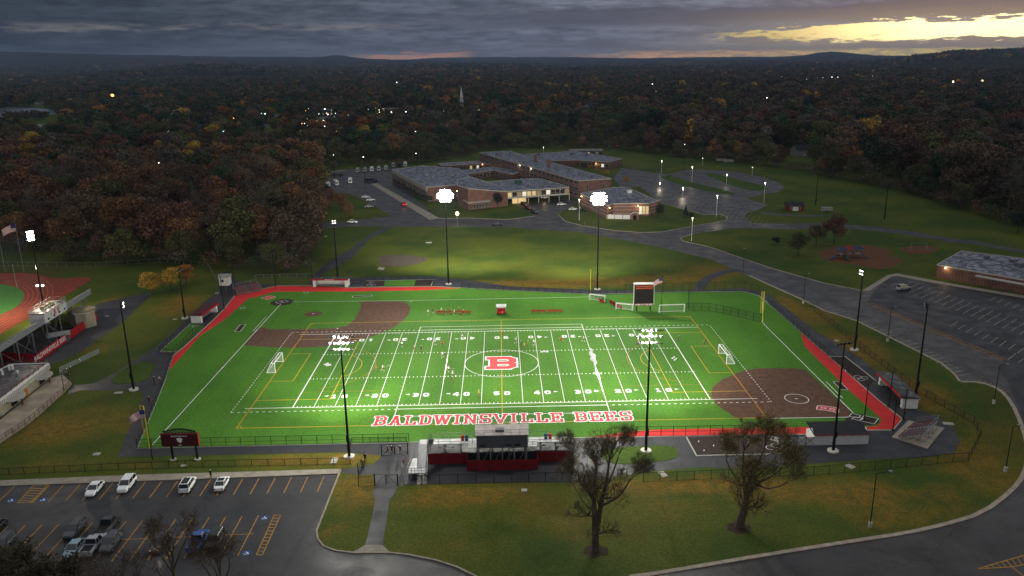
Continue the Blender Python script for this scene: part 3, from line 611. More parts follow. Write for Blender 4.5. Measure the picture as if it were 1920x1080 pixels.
def branches(b,r,p,d,l,rad,depth,spread=.6,up=.12,tips=None,minr=.012,nseg=2,gn=3):
    q=p; dd=d.copy()
    for i in range(nseg):
        dd=(dd+Vector(r.normal(size=3))*.13+Vector((0,0,up))).normalized(); e=q+dd*(l/nseg); r2=rad*(1-.28/nseg)
        b.bar(q,e,rad*2,rad*2,6 if rad>.12 else (4 if rad>.05 else 3),r2*2); q=e; rad=r2
        if depth>0 and i<nseg-1 and r.random()<.75:
            s=Vector(r.normal(size=3)); s=(s-dd*s.dot(dd)).normalized(); branches(b,r,q,(dd*.7+s*spread*1.2).normalized(),l*.62,rad*.5,depth-1,spread,up,tips,minr,nseg,gn)
    if depth<=0:
        if tips is not None: tips.append((q,dd))
        return
    for k in range(gn if depth>1 else gn+1):
        s=Vector(r.normal(size=3)); s=(s-dd*s.dot(dd)).normalized()
        branches(b,r,q,(dd+s*spread*(.6+.7*r.random())).normalized(),l*(.68+.2*r.random()),max(minr,rad*(.62 if k else .75)),depth-1,spread,up,tips,minr,nseg,gn)
# palette of crown colours (albedo)
PAL={'rust':(.13,.066,.030),'orange':(.20,.085,.018),'brown':(.085,.058,.036),'grey':(.075,.064,.050),'olive':(.062,.062,.022),'green':(.034,.050,.022),'dark':(.018,.028,.017),'gold':(.30,.19,.03),'maroon':(.085,.042,.028)}
WORD={'rust':'rusty','orange':'orange','brown':'dull brown','grey':'bare grey','olive':'olive','green':'green','dark':'blackish conifer','gold':'golden','maroon':'maroon'}
crowns=[];trunks=[]
for k in range(7):
    r=np.random.default_rng(50+k); tr=crown_pts(r,3400,15.,6.3,.34,15,hollow=.55); lf=np.clip(r.normal(1,.35,len(tr)),.35,2.); crowns.append(tri_mesh('crown',tr,'foliage',lf))
    b=MB(); b.bar((0,0,-.2),(0,0,4),.62,.62,7,.42); branches(b,r,Vector((0,0,4)),Vector((.05,0,1)),3.6,.2,3,.62,.12,None,.03,2,3); trunks.append(b.mesh('trunk',MATS['bark']))
r=np.random.default_rng(77); tr=crown_pts(r,1500,15.,3.2,.4,conifer=True); concrown=tri_mesh('crown',tr,'foliage',np.clip(r.normal(1,.3,len(tr)),.4,2)); b=MB(); b.bar((0,0,-.2),(0,0,13),.45,.45,6,.08); contrunk=b.mesh('trunk',MATS['bark'])
# thin, leafless variant
r=np.random.default_rng(91); tr=crown_pts(r,520,15.,5.6,.28,12,hollow=.3); barecrown=tri_mesh('crown',tr,'foliage',np.clip(r.normal(1,.3,len(tr)),.4,2)); b=MB(); b.bar((0,0,-.2),(0,0,4),.5,.5,7,.36); branches(b,r,Vector((0,0,4)),Vector((0,.05,1)),3.9,.18,4,.5,.16,None,.03,2,3); baretrunk=b.mesh('trunk',MATS['bark_pale'])
def tree(x,y,h,col,label,group=None,kind='tree',wide=1.,seed=0,nm=None):
    t=thing(nm or ('conifer' if kind=='conifer' else 'bare_tree' if kind=='bare' else 'autumn_tree'),label,'tree',(x,y,0),(seed*2.4)%6.28,group)
    cm,tm=(concrown,contrunk) if kind=='conifer' else (barecrown,baretrunk) if kind=='bare' else (crowns[seed%7],trunks[seed%7])
    c_=bpy.data.objects.new('crown',cm); c_.parent=t; C.objects.link(c_); k=PAL[col]; j=random.uniform(.95,1.6); c_.color=(k[0]*j,k[1]*j,k[2]*j,1)
    u=bpy.data.objects.new('trunk',tm); u.parent=t; C.objects.link(u); s=h/15.; t.scale=(s*wide,s*wide,s); return t
# --- single trees one can point at
g=G(288,553); tree(g.x,g.y,8.0,'gold','rounded golden yellow tree at the front end of the short row beside the tarmac path',seed=1,wide=1.3)
g=G(322,546); tree(g.x,g.y,8.2,'gold','golden tree in the middle of the short row on the mown bank',seed=2,wide=1.25)
g=G(350,535); tree(g.x,g.y,7.6,'orange','orange brown tree at the back end of the short row on the mown bank',seed=3,wide=1.1)
g=G(1496,480); tree(g.x,g.y,9,'olive','yellowish spreading tree on the lawn just left of the playground',seed=4,wide=1.2)
g=G(1563,458); tree(g.x,g.y,12,'maroon','tall dark maroon tree right behind the playground',seed=5)
g=G(1530,462); tree(g.x,g.y,9,'brown','brown tree squeezed between the yellowish and the dark maroon tree',seed=6)
g=G(1235,409); tree(g.x,g.y,6.5,'dark','small dark round tree at the right end of the low brick wing',kind='tree',seed=2,wide=1.1,nm='round_tree')
g=G(1285,409); tree(g.x,g.y,6,'dark','small dark conifer on the lawn beside the school drive',kind='conifer',wide=1.5)
g=G(1295,412); tree(g.x,g.y,3.4,'green','low dark bush beside the small conifer',seed=1,wide=1.4,nm='bush')
g=G(1174,347); tree(g.x,g.y,5.5,'gold','small golden tree at the edge of the wet school car park',seed=5)
g=G(1455,459); tree(g.x,g.y,3.2,'dark','round dark bush alone on the lawn left of the playground',seed=3,wide=1.5,nm='bush')
g=G(933,389); tree(g.x,g.y,8,'dark','dark tree against the brick front of the auditorium',seed=0,wide=.8,nm='evergreen_tree')
g=G(1908,437); tree(g.x,g.y,9,'dark','dark bushy tree at the far right edge of the lawn',seed=6,nm='evergreen_tree')
for i,(x,y,h,cc) in enumerate(((1082,312,5,'olive'),(1095,318,5,'olive'),(1108,322,5,'gold'),(1122,322,4.5,'gold'),(1138,330,4,'gold'))):
    g=G(x,y); tree(g.x,g.y,h,cc,ordw(i+1)+' from the left of the small ornamental trees behind the long classroom wing',group='courtyard trees behind the long classroom wing',seed=i+1)
for i in range(9):
    g=G(744+i*7.2,345+i*4.3); tree(g.x,g.y,2.8+.6*(i%3),'green',ordw(i+1)+' dark bush from the far end of the planting along the west wing',group='bushes along the west wing',seed=i,wide=2.,nm='bush')
for i,(x,y,h,cc) in enumerate(((618,392,11,'maroon'),(640,398,10,'rust'),(612,376,9,'dark'),(655,408,7,'rust'),(604,404,12,'maroon'))):
    g=G(x,y); tree(g.x,g.y,h,cc,('tall maroon tree on the bank, closest to the bus lot','rust coloured tree nearest the parked cars on the bank','small dark tree at the back of the grass bank','low rust coloured tree hanging over the side road','maroon tree at the left end of the grass bank')[i],group='trees on the bank by the side road',seed=i+2)
# --- woodland: everything beyond the clearings
FB=[(-400,470),(0,478),(180,494),(440,508),(560,516),(625,478),(650,450),(660,430),(560,424),(540,400),(588,372),(592,322),(640,314),(740,311),(820,299),(900,283),(960,279),(1090,279),(1150,282),(1190,284),(1280,297),(1400,309),(1500,320),(1600,338),(1700,350),(1800,375),(1920,408),(2300,470)]
fbx=np.array([a for a,_ in FB],float); fby=np.array([b for _,b in FB],float)
def front(x,y): 
    # x(px) is monotone except around the side road, handled by a box
    if 560<x<660 and 345<y<430: return False
    return True
FX=[(-400,470),(0,478),(180,494),(440,508),(560,516),(590,512),(596,345),(600,322),(640,317),(740,313),(820,303),(900,286),(960,279),(1090,279),(1150,282),(1190,284),(1280,297),(1400,309),(1500,320),(1600,342),(1700,360),(1800,392),(1920,428),(2300,500)]
fbx=np.array([a for a,_ in FX],float); fby=np.array([b for _,b in FX],float)
cam=np.array(CAM); br,bu,bf=(np.array(v) for v in (BR,BU,BF))
def pxn(P): d=P-cam; z=d@bf; return 960+F_PX*(d@br)/z,540-F_PX*(d@bu)/z,z
CLEAR=[(50,236,72,33),(605,240,50,19),(735,222,32,12),(1085,132,55,4),(1130,131,40,3),(1530,120,80,5),(1440,127,50,3),(1535,146,60,2.2),(1820,155,60,2.5),(1503,304,34,20),(1452,300,17,13),(1868,324,42,28),(266,294,24,22),(1100,290,30,6),(864,214,12,5),(560,208,20,5),(1640,312,18,17),(290,262,14,5)]
HS=[]
_r=np.random.default_rng(19)
for k in range(34):
    hx=_r.uniform(20,1180) if k<22 else _r.uniform(1230,1900); hy=_r.uniform(188,272) if k<22 else _r.uniform(190,318)
    if (560<hx<800 and hy<250) or (840<hx<890) or any(abs(hx-a)<26 and abs(hy-b)<14 for a,b,_,_ in HS): continue
    if k%4!=3 or 1: HS.append((hx,hy,_r.random(),_r.random())); CLEAR.append((hx,hy+6+(hy-150)*.06,12+(hy-150)*.08,6+(hy-150)*.09))
def grid(d0,d1,sp,r):
    ys=np.arange(d0,d1,sp); out=[]
    for y in ys:
        hw_=(y+160)*.72+30; xs_=np.arange(-hw_,hw_,sp); out.append(np.c_[xs_,np.full(len(xs_),y)])
    P=np.concatenate(out); P+=r.uniform(-.46,.46,P.shape)*sp
    P3=np.c_[P,np.zeros(len(P))]; x,y,z=pxn(P3)
    ok=(x>-90)&(x<2010)&(y<np.interp(x,fbx,fby))
    for cx,cy_,rx,ry in CLEAR: ok&=((x-cx)/rx)**2+((y-cy_)/ry)**2>1
    ok&=~((x>640)&(x<905)&(y>309)); 
    return P[ok],x[ok],y[ok]
def zone_col(r,x,y,sz):
    'colour name by place'
    u=r.random(len(x)); out=np.empty(len(x),object)
    for i in range(len(x)):
        a=u[i]
        if y[i]>300 and x[i]<620: P_=('rust',.32),('brown',.52),('maroon',.58),('grey',.78),('olive',.92),('gold',.93),('green',1.1)
        elif x[i]<620: P_=('green',.34),('dark',.42),('brown',.60),('olive',.84),('rust',.91),('grey',.97),('gold',.985),('orange',1.1)
        elif x[i]<1180: P_=('brown',.24),('green',.46),('grey',.58),('olive',.80),('rust',.89),('dark',.95),('gold',.965),('orange',1.1)
        else: P_=('brown',.32),('maroon',.42),('grey',.56),('green',.72),('dark',.80),('olive',.93),('rust',.975),('gold',1.1)
        out[i]=next(n for n,c in P_ if a<c)
    return out
r=np.random.default_rng(5)
P1,x1,y1=grid(60,640,11.2,r); d1=np.hypot(P1[:,0],P1[:,1]+160); o_=np.argsort(d1); P1,x1,y1,d1=P1[o_],x1[o_],y1[o_],d1[o_]
c1=zone_col(r,x1,y1,0); h1=r.uniform(13,26,len(P1)); h1[x1>1180]*=1.18; fr_=(y1>np.interp(x1,fbx,fby)-9); h1[fr_]*=.62; c1[fr_&(r.random(len(P1))<.45)]='olive'; c1[fr_&(x1<560)&(r.random(len(P1))<.12)]='gold'
NI=248
def place_word(x,y):
    if x<180: return 'behind the running track'
    if x<420: return 'in the wood behind the mown bank'
    if x<700: return 'in the wood beside the footpath'
    if x<1180: return 'behind the school'
    return 'along the far meadow edge'
cnt={}
rank=[0]*NI
for cn,pw in {(c1[i],place_word(x1[i],y1[i])) for i in range(NI)}:
    ids=sorted([i for i in range(NI) if c1[i]==cn and place_word(x1[i],y1[i])==pw],key=lambda i:x1[i])
    for q,i in enumerate(ids): rank[i]=q+1
for i in range(NI):
    cn=c1[i]; kd='conifer' if cn=='dark' else ('bare' if cn=='grey' else 'tree')
    tree(P1[i,0],P1[i,1],h1[i],cn,ordw(rank[i])+' '+WORD[cn]+' tree from the left '+place_word(x1[i],y1[i]),group=WORD[cn]+' trees '+place_word(x1[i],y1[i]),kind=kd,seed=i)
def hh2(a,d):
    s=0
    for k,(f,ph,am) in enumerate(((9,.3,1.),(21,1.7,.5),(47,4.,.25),(90,2.,.12))): s+=am*math.sin(a*f+ph+d*.0004*(k+1))
    base=(d-3900)/10000.
    left=max(0,min(1,(.2-a)/.7))
    e=.0050+.0125*left
    hgt=max(0,min(1,(d-5000)/7500))**1.1*e*d*(1+.10*s)
    hgt+=10*max(0,base)*(s)
    # nearer ridge at the right
    rr=max(0,min(1,(a-.40)/.13)); rr=rr*rr*(3-2*rr); hgt+=rr*72*math.exp(-((d-6000)/1300)**2)*(1+.06*s)
    hgt+=55*math.exp(-((a+.34)/.09)**2)*math.exp(-((d-5400)/900)**2)+26*math.exp(-((a+.05)/.10)**2)*math.exp(-((d-6200)/900)**2)
    hgt+=60*math.exp(-((a-.385)/.03)**2)*math.exp(-((d-13000)/1800)**2)+55*math.exp(-((a+.19)/.02)**2)*math.exp(-((d-13500)/1500)**2)
    return hgt+9*max(0,1-abs(d-4300)/900)
allt=[];alltint=[]
def bulk(P,cn,h,n,s,Rr,r,hfac=1.):
    for k in range(24):
        tem=crown_pts(np.random.default_rng(300+k),n,15.,Rr,s,9) ; idx=np.arange(k,len(P),24)
        if not len(idx): continue
        hh_=h[idx]/15.; T_=tem[None]*hh_[:,None,None,None]; T_=T_.copy(); T_[...,0]+=P[idx,0][:,None,None]; T_[...,1]+=P[idx,1][:,None,None]
        col=np.array([PAL[cn[j]] for j in idx])*r.uniform(.8,1.9,(len(idx),1)); tint=col[:,None,:]*np.clip(r.normal(1,.22,(len(idx),n,1)),.5,1.7)
        allt.append(T_.reshape(-1,3,3)); alltint.append(tint.reshape(-1,3))
bulk(P1[NI:],c1[NI:],h1[NI:],1000,.5,6.3,r)
P2,x2,y2=grid(640,1500,14.5,r); c2_=zone_col(r,x2,y2,0); bulk(P2,c2_,r.uniform(11,25,len(P2)),260,.95,7.,r)
P3_,x3,y3=grid(1500,4200,27,r); c3=zone_col(r,x3,y3,0); bulk(P3_,c3,r.uniform(11,23,len(P3_)),120,1.9,11.,r)
UG=[]; ur=np.random.default_rng(61)
for (xa_,ya_),(xb_,yb_) in zip(FX,FX[1:]):
    A_=G(max(-120,xa_),np.interp(max(-120,xa_),fbx,fby)); B_=G(min(2040,xb_),np.interp(min(2040,xb_),fbx,fby)); Lq=(B_-A_).length
    if abs(xb_-xa_)<8 : continue
    for k in range(int(Lq/2.2)):
        q_=A_.lerp(B_,ur.random()); UG.append((q_.x+ur.normal()*1.5,q_.y+ur.uniform(-1,16)))
UG=np.array(UG); bulk(UG,np.array([('brown','olive','green','grey','brown','maroon')[k%6] for k in range(len(UG))]),ur.uniform(2.5,7.5,len(UG)),160,1.0,12.,ur)
rr_=np.random.default_rng(8); IP=[]
for k in range(70):
    a_=rr_.random()*6.28; q_=rr_.random()**.5; g_=G(52+46*q_*math.cos(a_),224+4.6*q_*math.sin(a_)); IP.append((g_.x,g_.y))
IP=np.array(IP); bulk(IP,np.array(['brown','olive','grey']*24)[:70],rr_.uniform(8,13,70),260,1.0,6.,rr_)
P4,x4,y4=grid(4200,8200,52,r); c4=zone_col(r,x4,y4,0); na_=len(allt); bulk(P4,c4,r.uniform(12,24,len(P4)),46,4.6,24.,r)
for k in range(na_,len(allt)):
    T_=allt[k]; n46=T_.reshape(-1,46,3,3); cx_=n46[:,:,:,0].mean((1,2)); cy_=n46[:,:,:,1].mean((1,2)); zz=np.array([hh2(math.atan2(a,b+160),math.hypot(a,b+160)) for a,b in zip(cx_,cy_)])
    n46[...,2]+=zz[:,None,None]; allt[k]=n46.reshape(-1,3,3)
tri=np.concatenate(allt); tint=np.concatenate(alltint)
o=bpy.data.objects.new('woodland',tri_mesh('woodland',tri,'woodland_foliage',tint=tint)); C.objects.link(o); o['kind']='stuff'; o['label']='dark autumn woodland stretching from behind the town to the hills'; o['category']='woodland'
print('woodland tris',len(tri),'near',len(P1),len(P2),len(P3_))
# --- distant wooded country and hills
aa=np.linspace(-.78,.82,420); dd_=np.concatenate([np.linspace(3900,6500,26),np.linspace(6900,13500,26),[14200,15000,15800]])
hv=[(math.sin(a)*d,math.cos(a)*d-160,hh2(a,d)+random.uniform(-1,1)*6) for d in dd_ for a in aa]; na=len(aa)
hf=[(i*na+j,i*na+j+1,(i+1)*na+j+1,(i+1)*na+j) for i in range(len(dd_)-1) for j in range(na-1)]
me=bpy.data.meshes.new('hills'); me.from_pydata(hv,[],hf); me.polygons.foreach_set('use_smooth',[True]*len(hf))
m=bpy.data.materials.new('wooded_hills'); m.use_nodes=True; t=NT(m.node_tree); b=m.node_tree.nodes['Principled BSDF']; p=t.pos()
sc3=t.new('ShaderNodeVectorMath',operation='MULTIPLY'); t.put(sc3.inputs[0],p); sc3.inputs[1].default_value=(1,.35,1); q=sc3.outputs[0]
c_=t.mix(t.SS(t.noise(q,.006,6,.7),.35,.65),(.028,.036,.018,1),(.060,.036,.020,1)); c_=t.mix(t.SS(t.noise(q,.0014,5,.6),.60,.66),c_,(.10,.10,.06,1)); c_=t.mix(t.SS(t.noise(q,.03,3,.7),.3,.7),c_,t.mix(1.,c_,(.5,.5,.5,1),'MULTIPLY'))
t.put(b.inputs['Base Color'],c_); b.inputs['Roughness'].default_value=1; b.inputs['Specular IOR Level'].default_value=0
me.materials.append(m); o=bpy.data.objects.new('hills',me); C.objects.link(o); o['kind']='structure'
# far fields showing between the woods
mat('far_field_green','#3f5a34',.95,.2,.02); mat('far_field_grey','#5b6068',.9,.2,.02)
for n_,q,mm in (('far_field',[(1045,134),(1085,129),(1140,130),(1130,135),(1060,136)],'far_field_green'),('far_field',[(1450,122),(1530,117),(1610,118),(1600,124),(1500,125)],'far_field_grey'),('far_field',[(1390,127),(1440,125),(1490,128),(1430,130)],'far_field_grey')): sheet(n_,q,.3,mm)
# --- the two big half bare trees on the front lawn and the ones below the camera
mat('twig_bark','#54483a',.95,.2,1.5)
def grand_tree(name,label,base,stems,seed,leafcol,leafn,scale=1.,group=None,leafs=.17,depth=4,xs_=1.,zs_=1.):
    t=thing(name,label,'tree',base,0,group); r=np.random.default_rng(seed); b=MB(); tips=[]
    for st in stems:
        pts,r0,r1=st; pts=[(p[0]*xs_,p[1]*xs_,p[2]*zs_) for p in pts]
        for i in range(len(pts)-1):
            ra=r0+(r1-r0)*i/(len(pts)-1); rb=r0+(r1-r0)*(i+1)/(len(pts)-1)
            b.bar(pts[i],Vector(pts[i+1])+(Vector(pts[i+1])-Vector(pts[i])).normalized()*.1,ra*2,ra*2,8,rb*2)
        a=Vector(pts[-2]); e=Vector(pts[-1]); branches(b,r,e,(e-a).normalized(),2.4*scale,r1*.9,depth,.52,.20,tips,.014,2,3)
        for i in range(1,len(pts)-1):
            for k in range(1):
                s=Vector(r.normal(size=3)); s.z=abs(s.z)*.4; branches(b,r,Vector(pts[i]),s.normalized(),2.*scale,(r0+r1)*.22,depth-1,.6,.1,tips,.014,2,3)
    for (q,dn) in tips:   # fine twigs
        for k in range(6):
            s=(dn+Vector(r.normal(size=3))*.6).normalized(); e=q+s*.55*scale; b.bar(q,e,.024,.024,3,.012); s2=(s+Vector(r.normal(size=3))*.45).normalized(); b.bar(e,e+s2*.5*scale,.014,.014,3,.006)
    b.build('trunk',MATS['twig_bark'],t,local=True)
    T_=np.array([[q.x,q.y,q.z] for q,_ in tips]); idx=r.integers(0,len(T_),leafn); c_=T_[idx]+r.normal(size=(leafn,3))*.55*scale
    tr=c_[:,None,:]+r.normal(size=(leafn,3,3))*leafs*.6; me=tri_mesh('crown',tr,'foliage',np.clip(r.normal(1,.4,leafn),.3,2.2)); o=bpy.data.objects.new('crown',me); C.objects.link(o); o.parent=t; o.color=(*leafcol,1); return t
mat('root_soil','#33271c',.95,.3,1.2)
for px_,py_ in ((1117,1033),(1385,990)):
    g=G(px_,py_); b=MB(); b.poly([(g.x+(1.9+.35*math.sin(k*2.3))*math.cos(k*.393),g.y+(1.7+.3*math.cos(k*1.7))*math.sin(k*.393),.02) for k in range(16)],.02); S(b,'bare_soil_ring',MATS['root_soil'])
g=G(1117,1032)
grand_tree('half_bare_tree','big half bare tree with forked trunk and long side limb, in front of the stand',g,[
 ([(0,0,-.2),(-.15,0,2.5),(-.35,.1,5.2),(-.5,.3,7.6),(-.3,.6,10)],.62,.24),([(.1,0,2.6),(.55,.1,5.),(1.1,.2,7.6),(1.9,.3,9.6),(2.2,.4,11.2)],.46,.2),
 ([(.9,.1,6.6),(2.4,-.3,7.2),(4.2,-.4,8.0),(5.6,-.4,9.2)],.2,.11),([(-.4,.2,7.),(-1.8,.5,8.6),(-3.,.6,9.6),(-3.6,.5,10.6)],.17,.09),([(1.5,.2,8.6),(2.8,.8,10.2),(3.6,1.,11.6)],.17,.1),([(-.35,.1,6),(-1.8,-.4,6.6),(-2.9,-.6,7.6)],.12,.07)],21,(.30,.25,.08),14000,scale=.84,leafs=.075,xs_=.74,zs_=1.16)
g=G(1385,988)
grand_tree('half_bare_tree','big leaning half bare tree with stout short trunk, in front of the bullpen',g,[
 ([(0,0,-.2),(.45,0,1.6),(1.0,.1,3.2),(1.25,.3,4.8)],.78,.5),([(1.2,.3,4.6),(.7,.5,6.8),(.2,.7,8.6),(.1,.6,10.4)],.42,.17),([(1.25,.3,4.8),(2.4,.5,6.2),(3.8,.7,7.),(5.6,.8,7.6)],.36,.14),
 ([(1.2,.3,5.),(2.1,.9,7.8),(3.,1.,9.6),(3.8,1.,11)],.3,.13),([(3.,.6,6.6),(5.2,-.2,6.2),(7.,-.4,6.6)],.17,.09),([(.85,.5,6),(-.9,.6,7.6),(-2.2,.7,9.)],.2,.1),([(2.4,.7,7.),(4.6,1.2,8.8),(6.,1.4,9.8)],.18,.09)],22,(.34,.27,.075),26000,scale=.84,leafs=.08,xs_=.80,zs_=1.10)
for i,(x,y,z,sc_,lb) in enumerate(((20,1078,10,.9,'dark olive leafy tree top rising at the bottom left corner of the car park'),(215,1078,10.5,.9,'bare brown tree top below the silver pickup'),(312,995,11,.8,'bare brown tree top in front of the car with its lights on'),(405,1040,10,.8,'bare reddish tree top in front of the blue pickup'),(100,1108,10,.9,'dark leafy tree top beneath the pale blue saloon'))):
    g=G(x,y,z); s=sc_
    grand_tree('bare_tree' if i in(1,2,3) else 'dark_tree',lb,(g.x,g.y,0),[([(0,0,-.2),(0,.05,3),(.1,.1,5.6)],.3,.18),([(.05,.1,4.6),(1.2,.4,7.2)],.15,.09),([(.05,.1,4.2),(-1.3,.2,6.8)],.15,.09),([(.1,.1,5),(.2,-.9,7.5)],.14,.08)],30+i,(.045,.04,.018) if i in (0,4) else (.06,.035,.018),(3500 if i in (0,4) else 1500),s,leafs=.26 if i in (0,4) else .13,depth=3)
# ================================================================== BUILDINGS
def brickmat(name,c1,c2,mort,sc_=1.):
    m=bpy.data.materials.new(name); m.use_nodes=True; t=NT(m.node_tree); b=m.node_tree.nodes['Principled BSDF']; p=t.pos()
    s=t.new('ShaderNodeSeparateXYZ'); t.put(s.inputs[0],p); v=t.comb(t.M('ADD',s.outputs[0],s.outputs[1]),s.outputs[2])
    k=t.new('ShaderNodeTexBrick'); t.put(k.inputs['Vector'],v); k.inputs['Scale'].default_value=1.6*sc_; k.inputs['Color1'].default_value=L(c1); k.inputs['Color2'].default_value=L(c2); k.inputs['Mortar'].default_value=L(mort); k.inputs['Mortar Size'].default_value=.02
    c=t.mix(t.SS(t.noise(p,.35,4),.35,.7),k.outputs[0],t.mix(1.,k.outputs[0],(.7,.7,.7,1),'MULTIPLY')); t.put(b.inputs['Base Color'],c); b.inputs['Roughness'].default_value=.85; MATS[name]=m
brickmat('brick','#7d4a38','#6a3d2f','#8a7f74'); brickmat('cream_block','#b3a98f','#a79d84','#8d8470',.6)
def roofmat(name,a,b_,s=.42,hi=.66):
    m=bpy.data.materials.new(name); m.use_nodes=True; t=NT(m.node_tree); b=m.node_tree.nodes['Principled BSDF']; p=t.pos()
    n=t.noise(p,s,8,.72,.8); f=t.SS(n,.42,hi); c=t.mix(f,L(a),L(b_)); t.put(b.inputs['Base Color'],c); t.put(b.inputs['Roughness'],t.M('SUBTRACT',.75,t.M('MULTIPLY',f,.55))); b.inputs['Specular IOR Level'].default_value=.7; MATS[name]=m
roofmat('wet_sheen_roof','#2c2f35','#8c92a6'); roofmat('dark_roof','#24262a','#3c3f45')  # pale patches paint the sky's reflection in puddles into the wet roof colour
mat('fascia','#a9a398',.7,.1,.6); mat('glass_dark','#10141a',.12,spec=.8); mat('glass_lit',(.3,.24,.12,1),.3,emit=(1.,.72,.34,1),es=.55); mat('glass_dim',(.18,.14,.08,1),.3,emit=(1.,.66,.3,1),es=.16); mat('glass_cool',(.25,.25,.22,1),.3,emit=(1.,.92,.72,1),es=.8); mat('metal_grey','#6d7075',.5,.1,1,metal=.4); mat('white_paint',(.62,.62,.60,1),.6,.06,1); mat('black_metal','#101113',.5,.1,1,metal=.3); mat('galv','#8a8d90',.45,.12,2,metal=.5)
mat('lamp_warm',(1,.8,.5,1),.4,emit=(1.,.62,.26,1),es=14); mat('lamp_white',(1,1,1,1),.4,emit=(1.,.95,.82,1),es=22)
def lamp_light(name,loc,e,col=(1,.66,.32),r=.25,parent=None,spot=None,ty='POINT'):
    l=bpy.data.lights.new(name,ty); l.energy=e; l.color=col; l.shadow_soft_size=r
    o=bpy.data.objects.new(name,l); C.objects.link(o); o.location=loc
    if parent is not None: o.parent=parent; o.location=mw(parent).inverted()@Vector(loc)
    return o
def ctr(P): return sum(P,Vector((0,0,0)))/len(P)
def building(name,label,cat,roofpx,h,wall='brick',roof='wet_sheen_roof',z0=0.,edge=.45,fascia='fascia',pts=None):
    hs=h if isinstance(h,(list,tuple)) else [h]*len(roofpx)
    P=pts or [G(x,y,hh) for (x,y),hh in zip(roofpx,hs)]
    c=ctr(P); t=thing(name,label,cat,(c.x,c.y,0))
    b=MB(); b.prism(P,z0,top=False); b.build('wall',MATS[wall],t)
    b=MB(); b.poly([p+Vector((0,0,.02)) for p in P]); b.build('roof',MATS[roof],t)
    if edge:
        b=MB(); n=len(P)
        for i in range(n):
            a,c_=P[i],P[(i+1)%n]; b.bar(a+Vector((0,0,-.02)),c_+Vector((0,0,-.02)),.3,edge,4)
        b.build('roof_edge',MATS[fascia],t)
    return t,P
def windows(t,A,B,z0,z1,n,fr=.7,glass='glass_dark',frame='fascia',out=.06,lit=()):
    A=Vector(A);B=Vector(B); A.z=B.z=0; d=(B-A); Ln=d.length; d.normalize(); nr=Vector((d.y,-d.x,0)); w=Ln/n
    for i in range(n):
        c=A+d*(w*(i+.5))+nr*out; hw_=w*fr/2; b=MB()
        b.cur=0; b.bar(c-d*hw_+Vector((0,0,(z0+z1)/2)),c+d*hw_+Vector((0,0,(z0+z1)/2)),.1,z1-z0,4)
        b.cur=1; c2=c+nr*.07; b.quad(c2-d*(hw_-.12)+Vector((0,0,z0+.12)),c2+d*(hw_-.12)+Vector((0,0,z0+.12)),c2+d*(hw_-.12)+Vector((0,0,z1-.12)),c2-d*(hw_-.12)+Vector((0,0,z1-.12)))
        b.cur=0; b.bar(c2+nr*.02+Vector((0,0,z0)),c2+nr*.02+Vector((0,0,z1)),.08,.05,4); b.bar(c2-d*hw_+nr*.02+Vector((0,0,z0+(z1-z0)*.35)),c2+d*hw_+nr*.02+Vector((0,0,z0+(z1-z0)*.35)),.05,.08,4)
        b.build('window',[MATS[frame],MATS[('glass_lit','glass_dim','glass_lit','glass_cool','glass_dim')[int(abs(A.x*3+i*7))%5] if (lit=='all' or i in lit) else glass]],t)
def rooftop(t,px,h,sz,m='metal_grey',rz=.2):
    p=G(px[0],px[1],h); b=MB(); b.box((p.x,p.y,h+sz[2]/2+.03),sz,rz); b.box((p.x,p.y,h+sz[2]+.08),(sz[0]*1.08,sz[1]*1.08,.12),rz); b.build('rooftop_unit',MATS[m],t)
def wall_lamp(t,p,e=60,col=(1,.6,.25),out=Vector((0,-.4,0)),m='lamp_warm'):
    b=MB(); b.ell((p.x+out.x,p.y+out.y,p.z),(.28,.28,.2),8,4); o=b.build('wall_lamp',MATS[m],t); lamp_light('wall_lamp_light',(p.x+out.x*2.4,p.y+out.y*2.4,p.z-.3),e,col,.3,t)
# --- the school, wing by wing
t,P=building('school_wing','long two storey west wing of the school with a pale fascia band','building',[(735,318),(800,351),(862,346),(885,335),(860,316),(792,311)],8.)
b=MB()
for A,B in ((P[0],P[1]),): b.bar(A+Vector((0,0,-1.1)),B+Vector((0,0,-1.1)),.5,2.1,4)
b.build('fascia_band',MATS['fascia'],t); windows(t,P[0],P[1],2.6,5.2,14,.6)
windows(t,P[1],P[2],.6,3.6,5,.6,lit=(1,2))
for q in ((800,330,1.6),(822,327,1.3),(812,333,1.),(770,322,1.2),(848,330,1.5)): rooftop(t,q[:2],8.,(q[2]*1.6,q[2]*1.3,q[2]))
wall_lamp(t,G(857,358,6.5),120)
t,P=building('auditorium','brick auditorium with a curved sloping front and pale eaves','building',[(857,347),(877,353.5),(951,359.5),(938,350),(912,341),(880,331),(858,338)],[11,11,7.4,7.4,8,10,11])
b=MB(); q=[G(857,370),G(878,395),G(923,390)]
b.prism([G(857,366,5.),G(878,381,4.2),G(919,377,4.2),G(921,372,4.2),G(885,370,4.2),G(860,360,5.)],3.9); b.build('canopy',MATS['fascia'],t)
windows(t,G(886,394),G(920,390),.8,2.8,6,.8,out=.3)
t,P=building('classroom_bridge','raised classroom wing on columns with a lit window row, spanning the school entrance','building',[(951,359),(1067.5,351),(1049,345),(1011,335),(974,336),(912,341.5)],7.2,z0=3.4)
windows(t,P[0],P[1],4.1,6.6,13,.86,lit=(0,2,3,4,5,6,8,12))
b=MB(); b.bar(P[0]+Vector((0,-.12,-3.5)),P[1]+Vector((0,-.12,-3.5)),.4,.8,4); b.build('sill_band',MATS['fascia'],t)
b=MB(); 
b.poly([Vector((p.x,p.y,3.39)) for p in P]); b.build('soffit',MATS['fascia'],t)
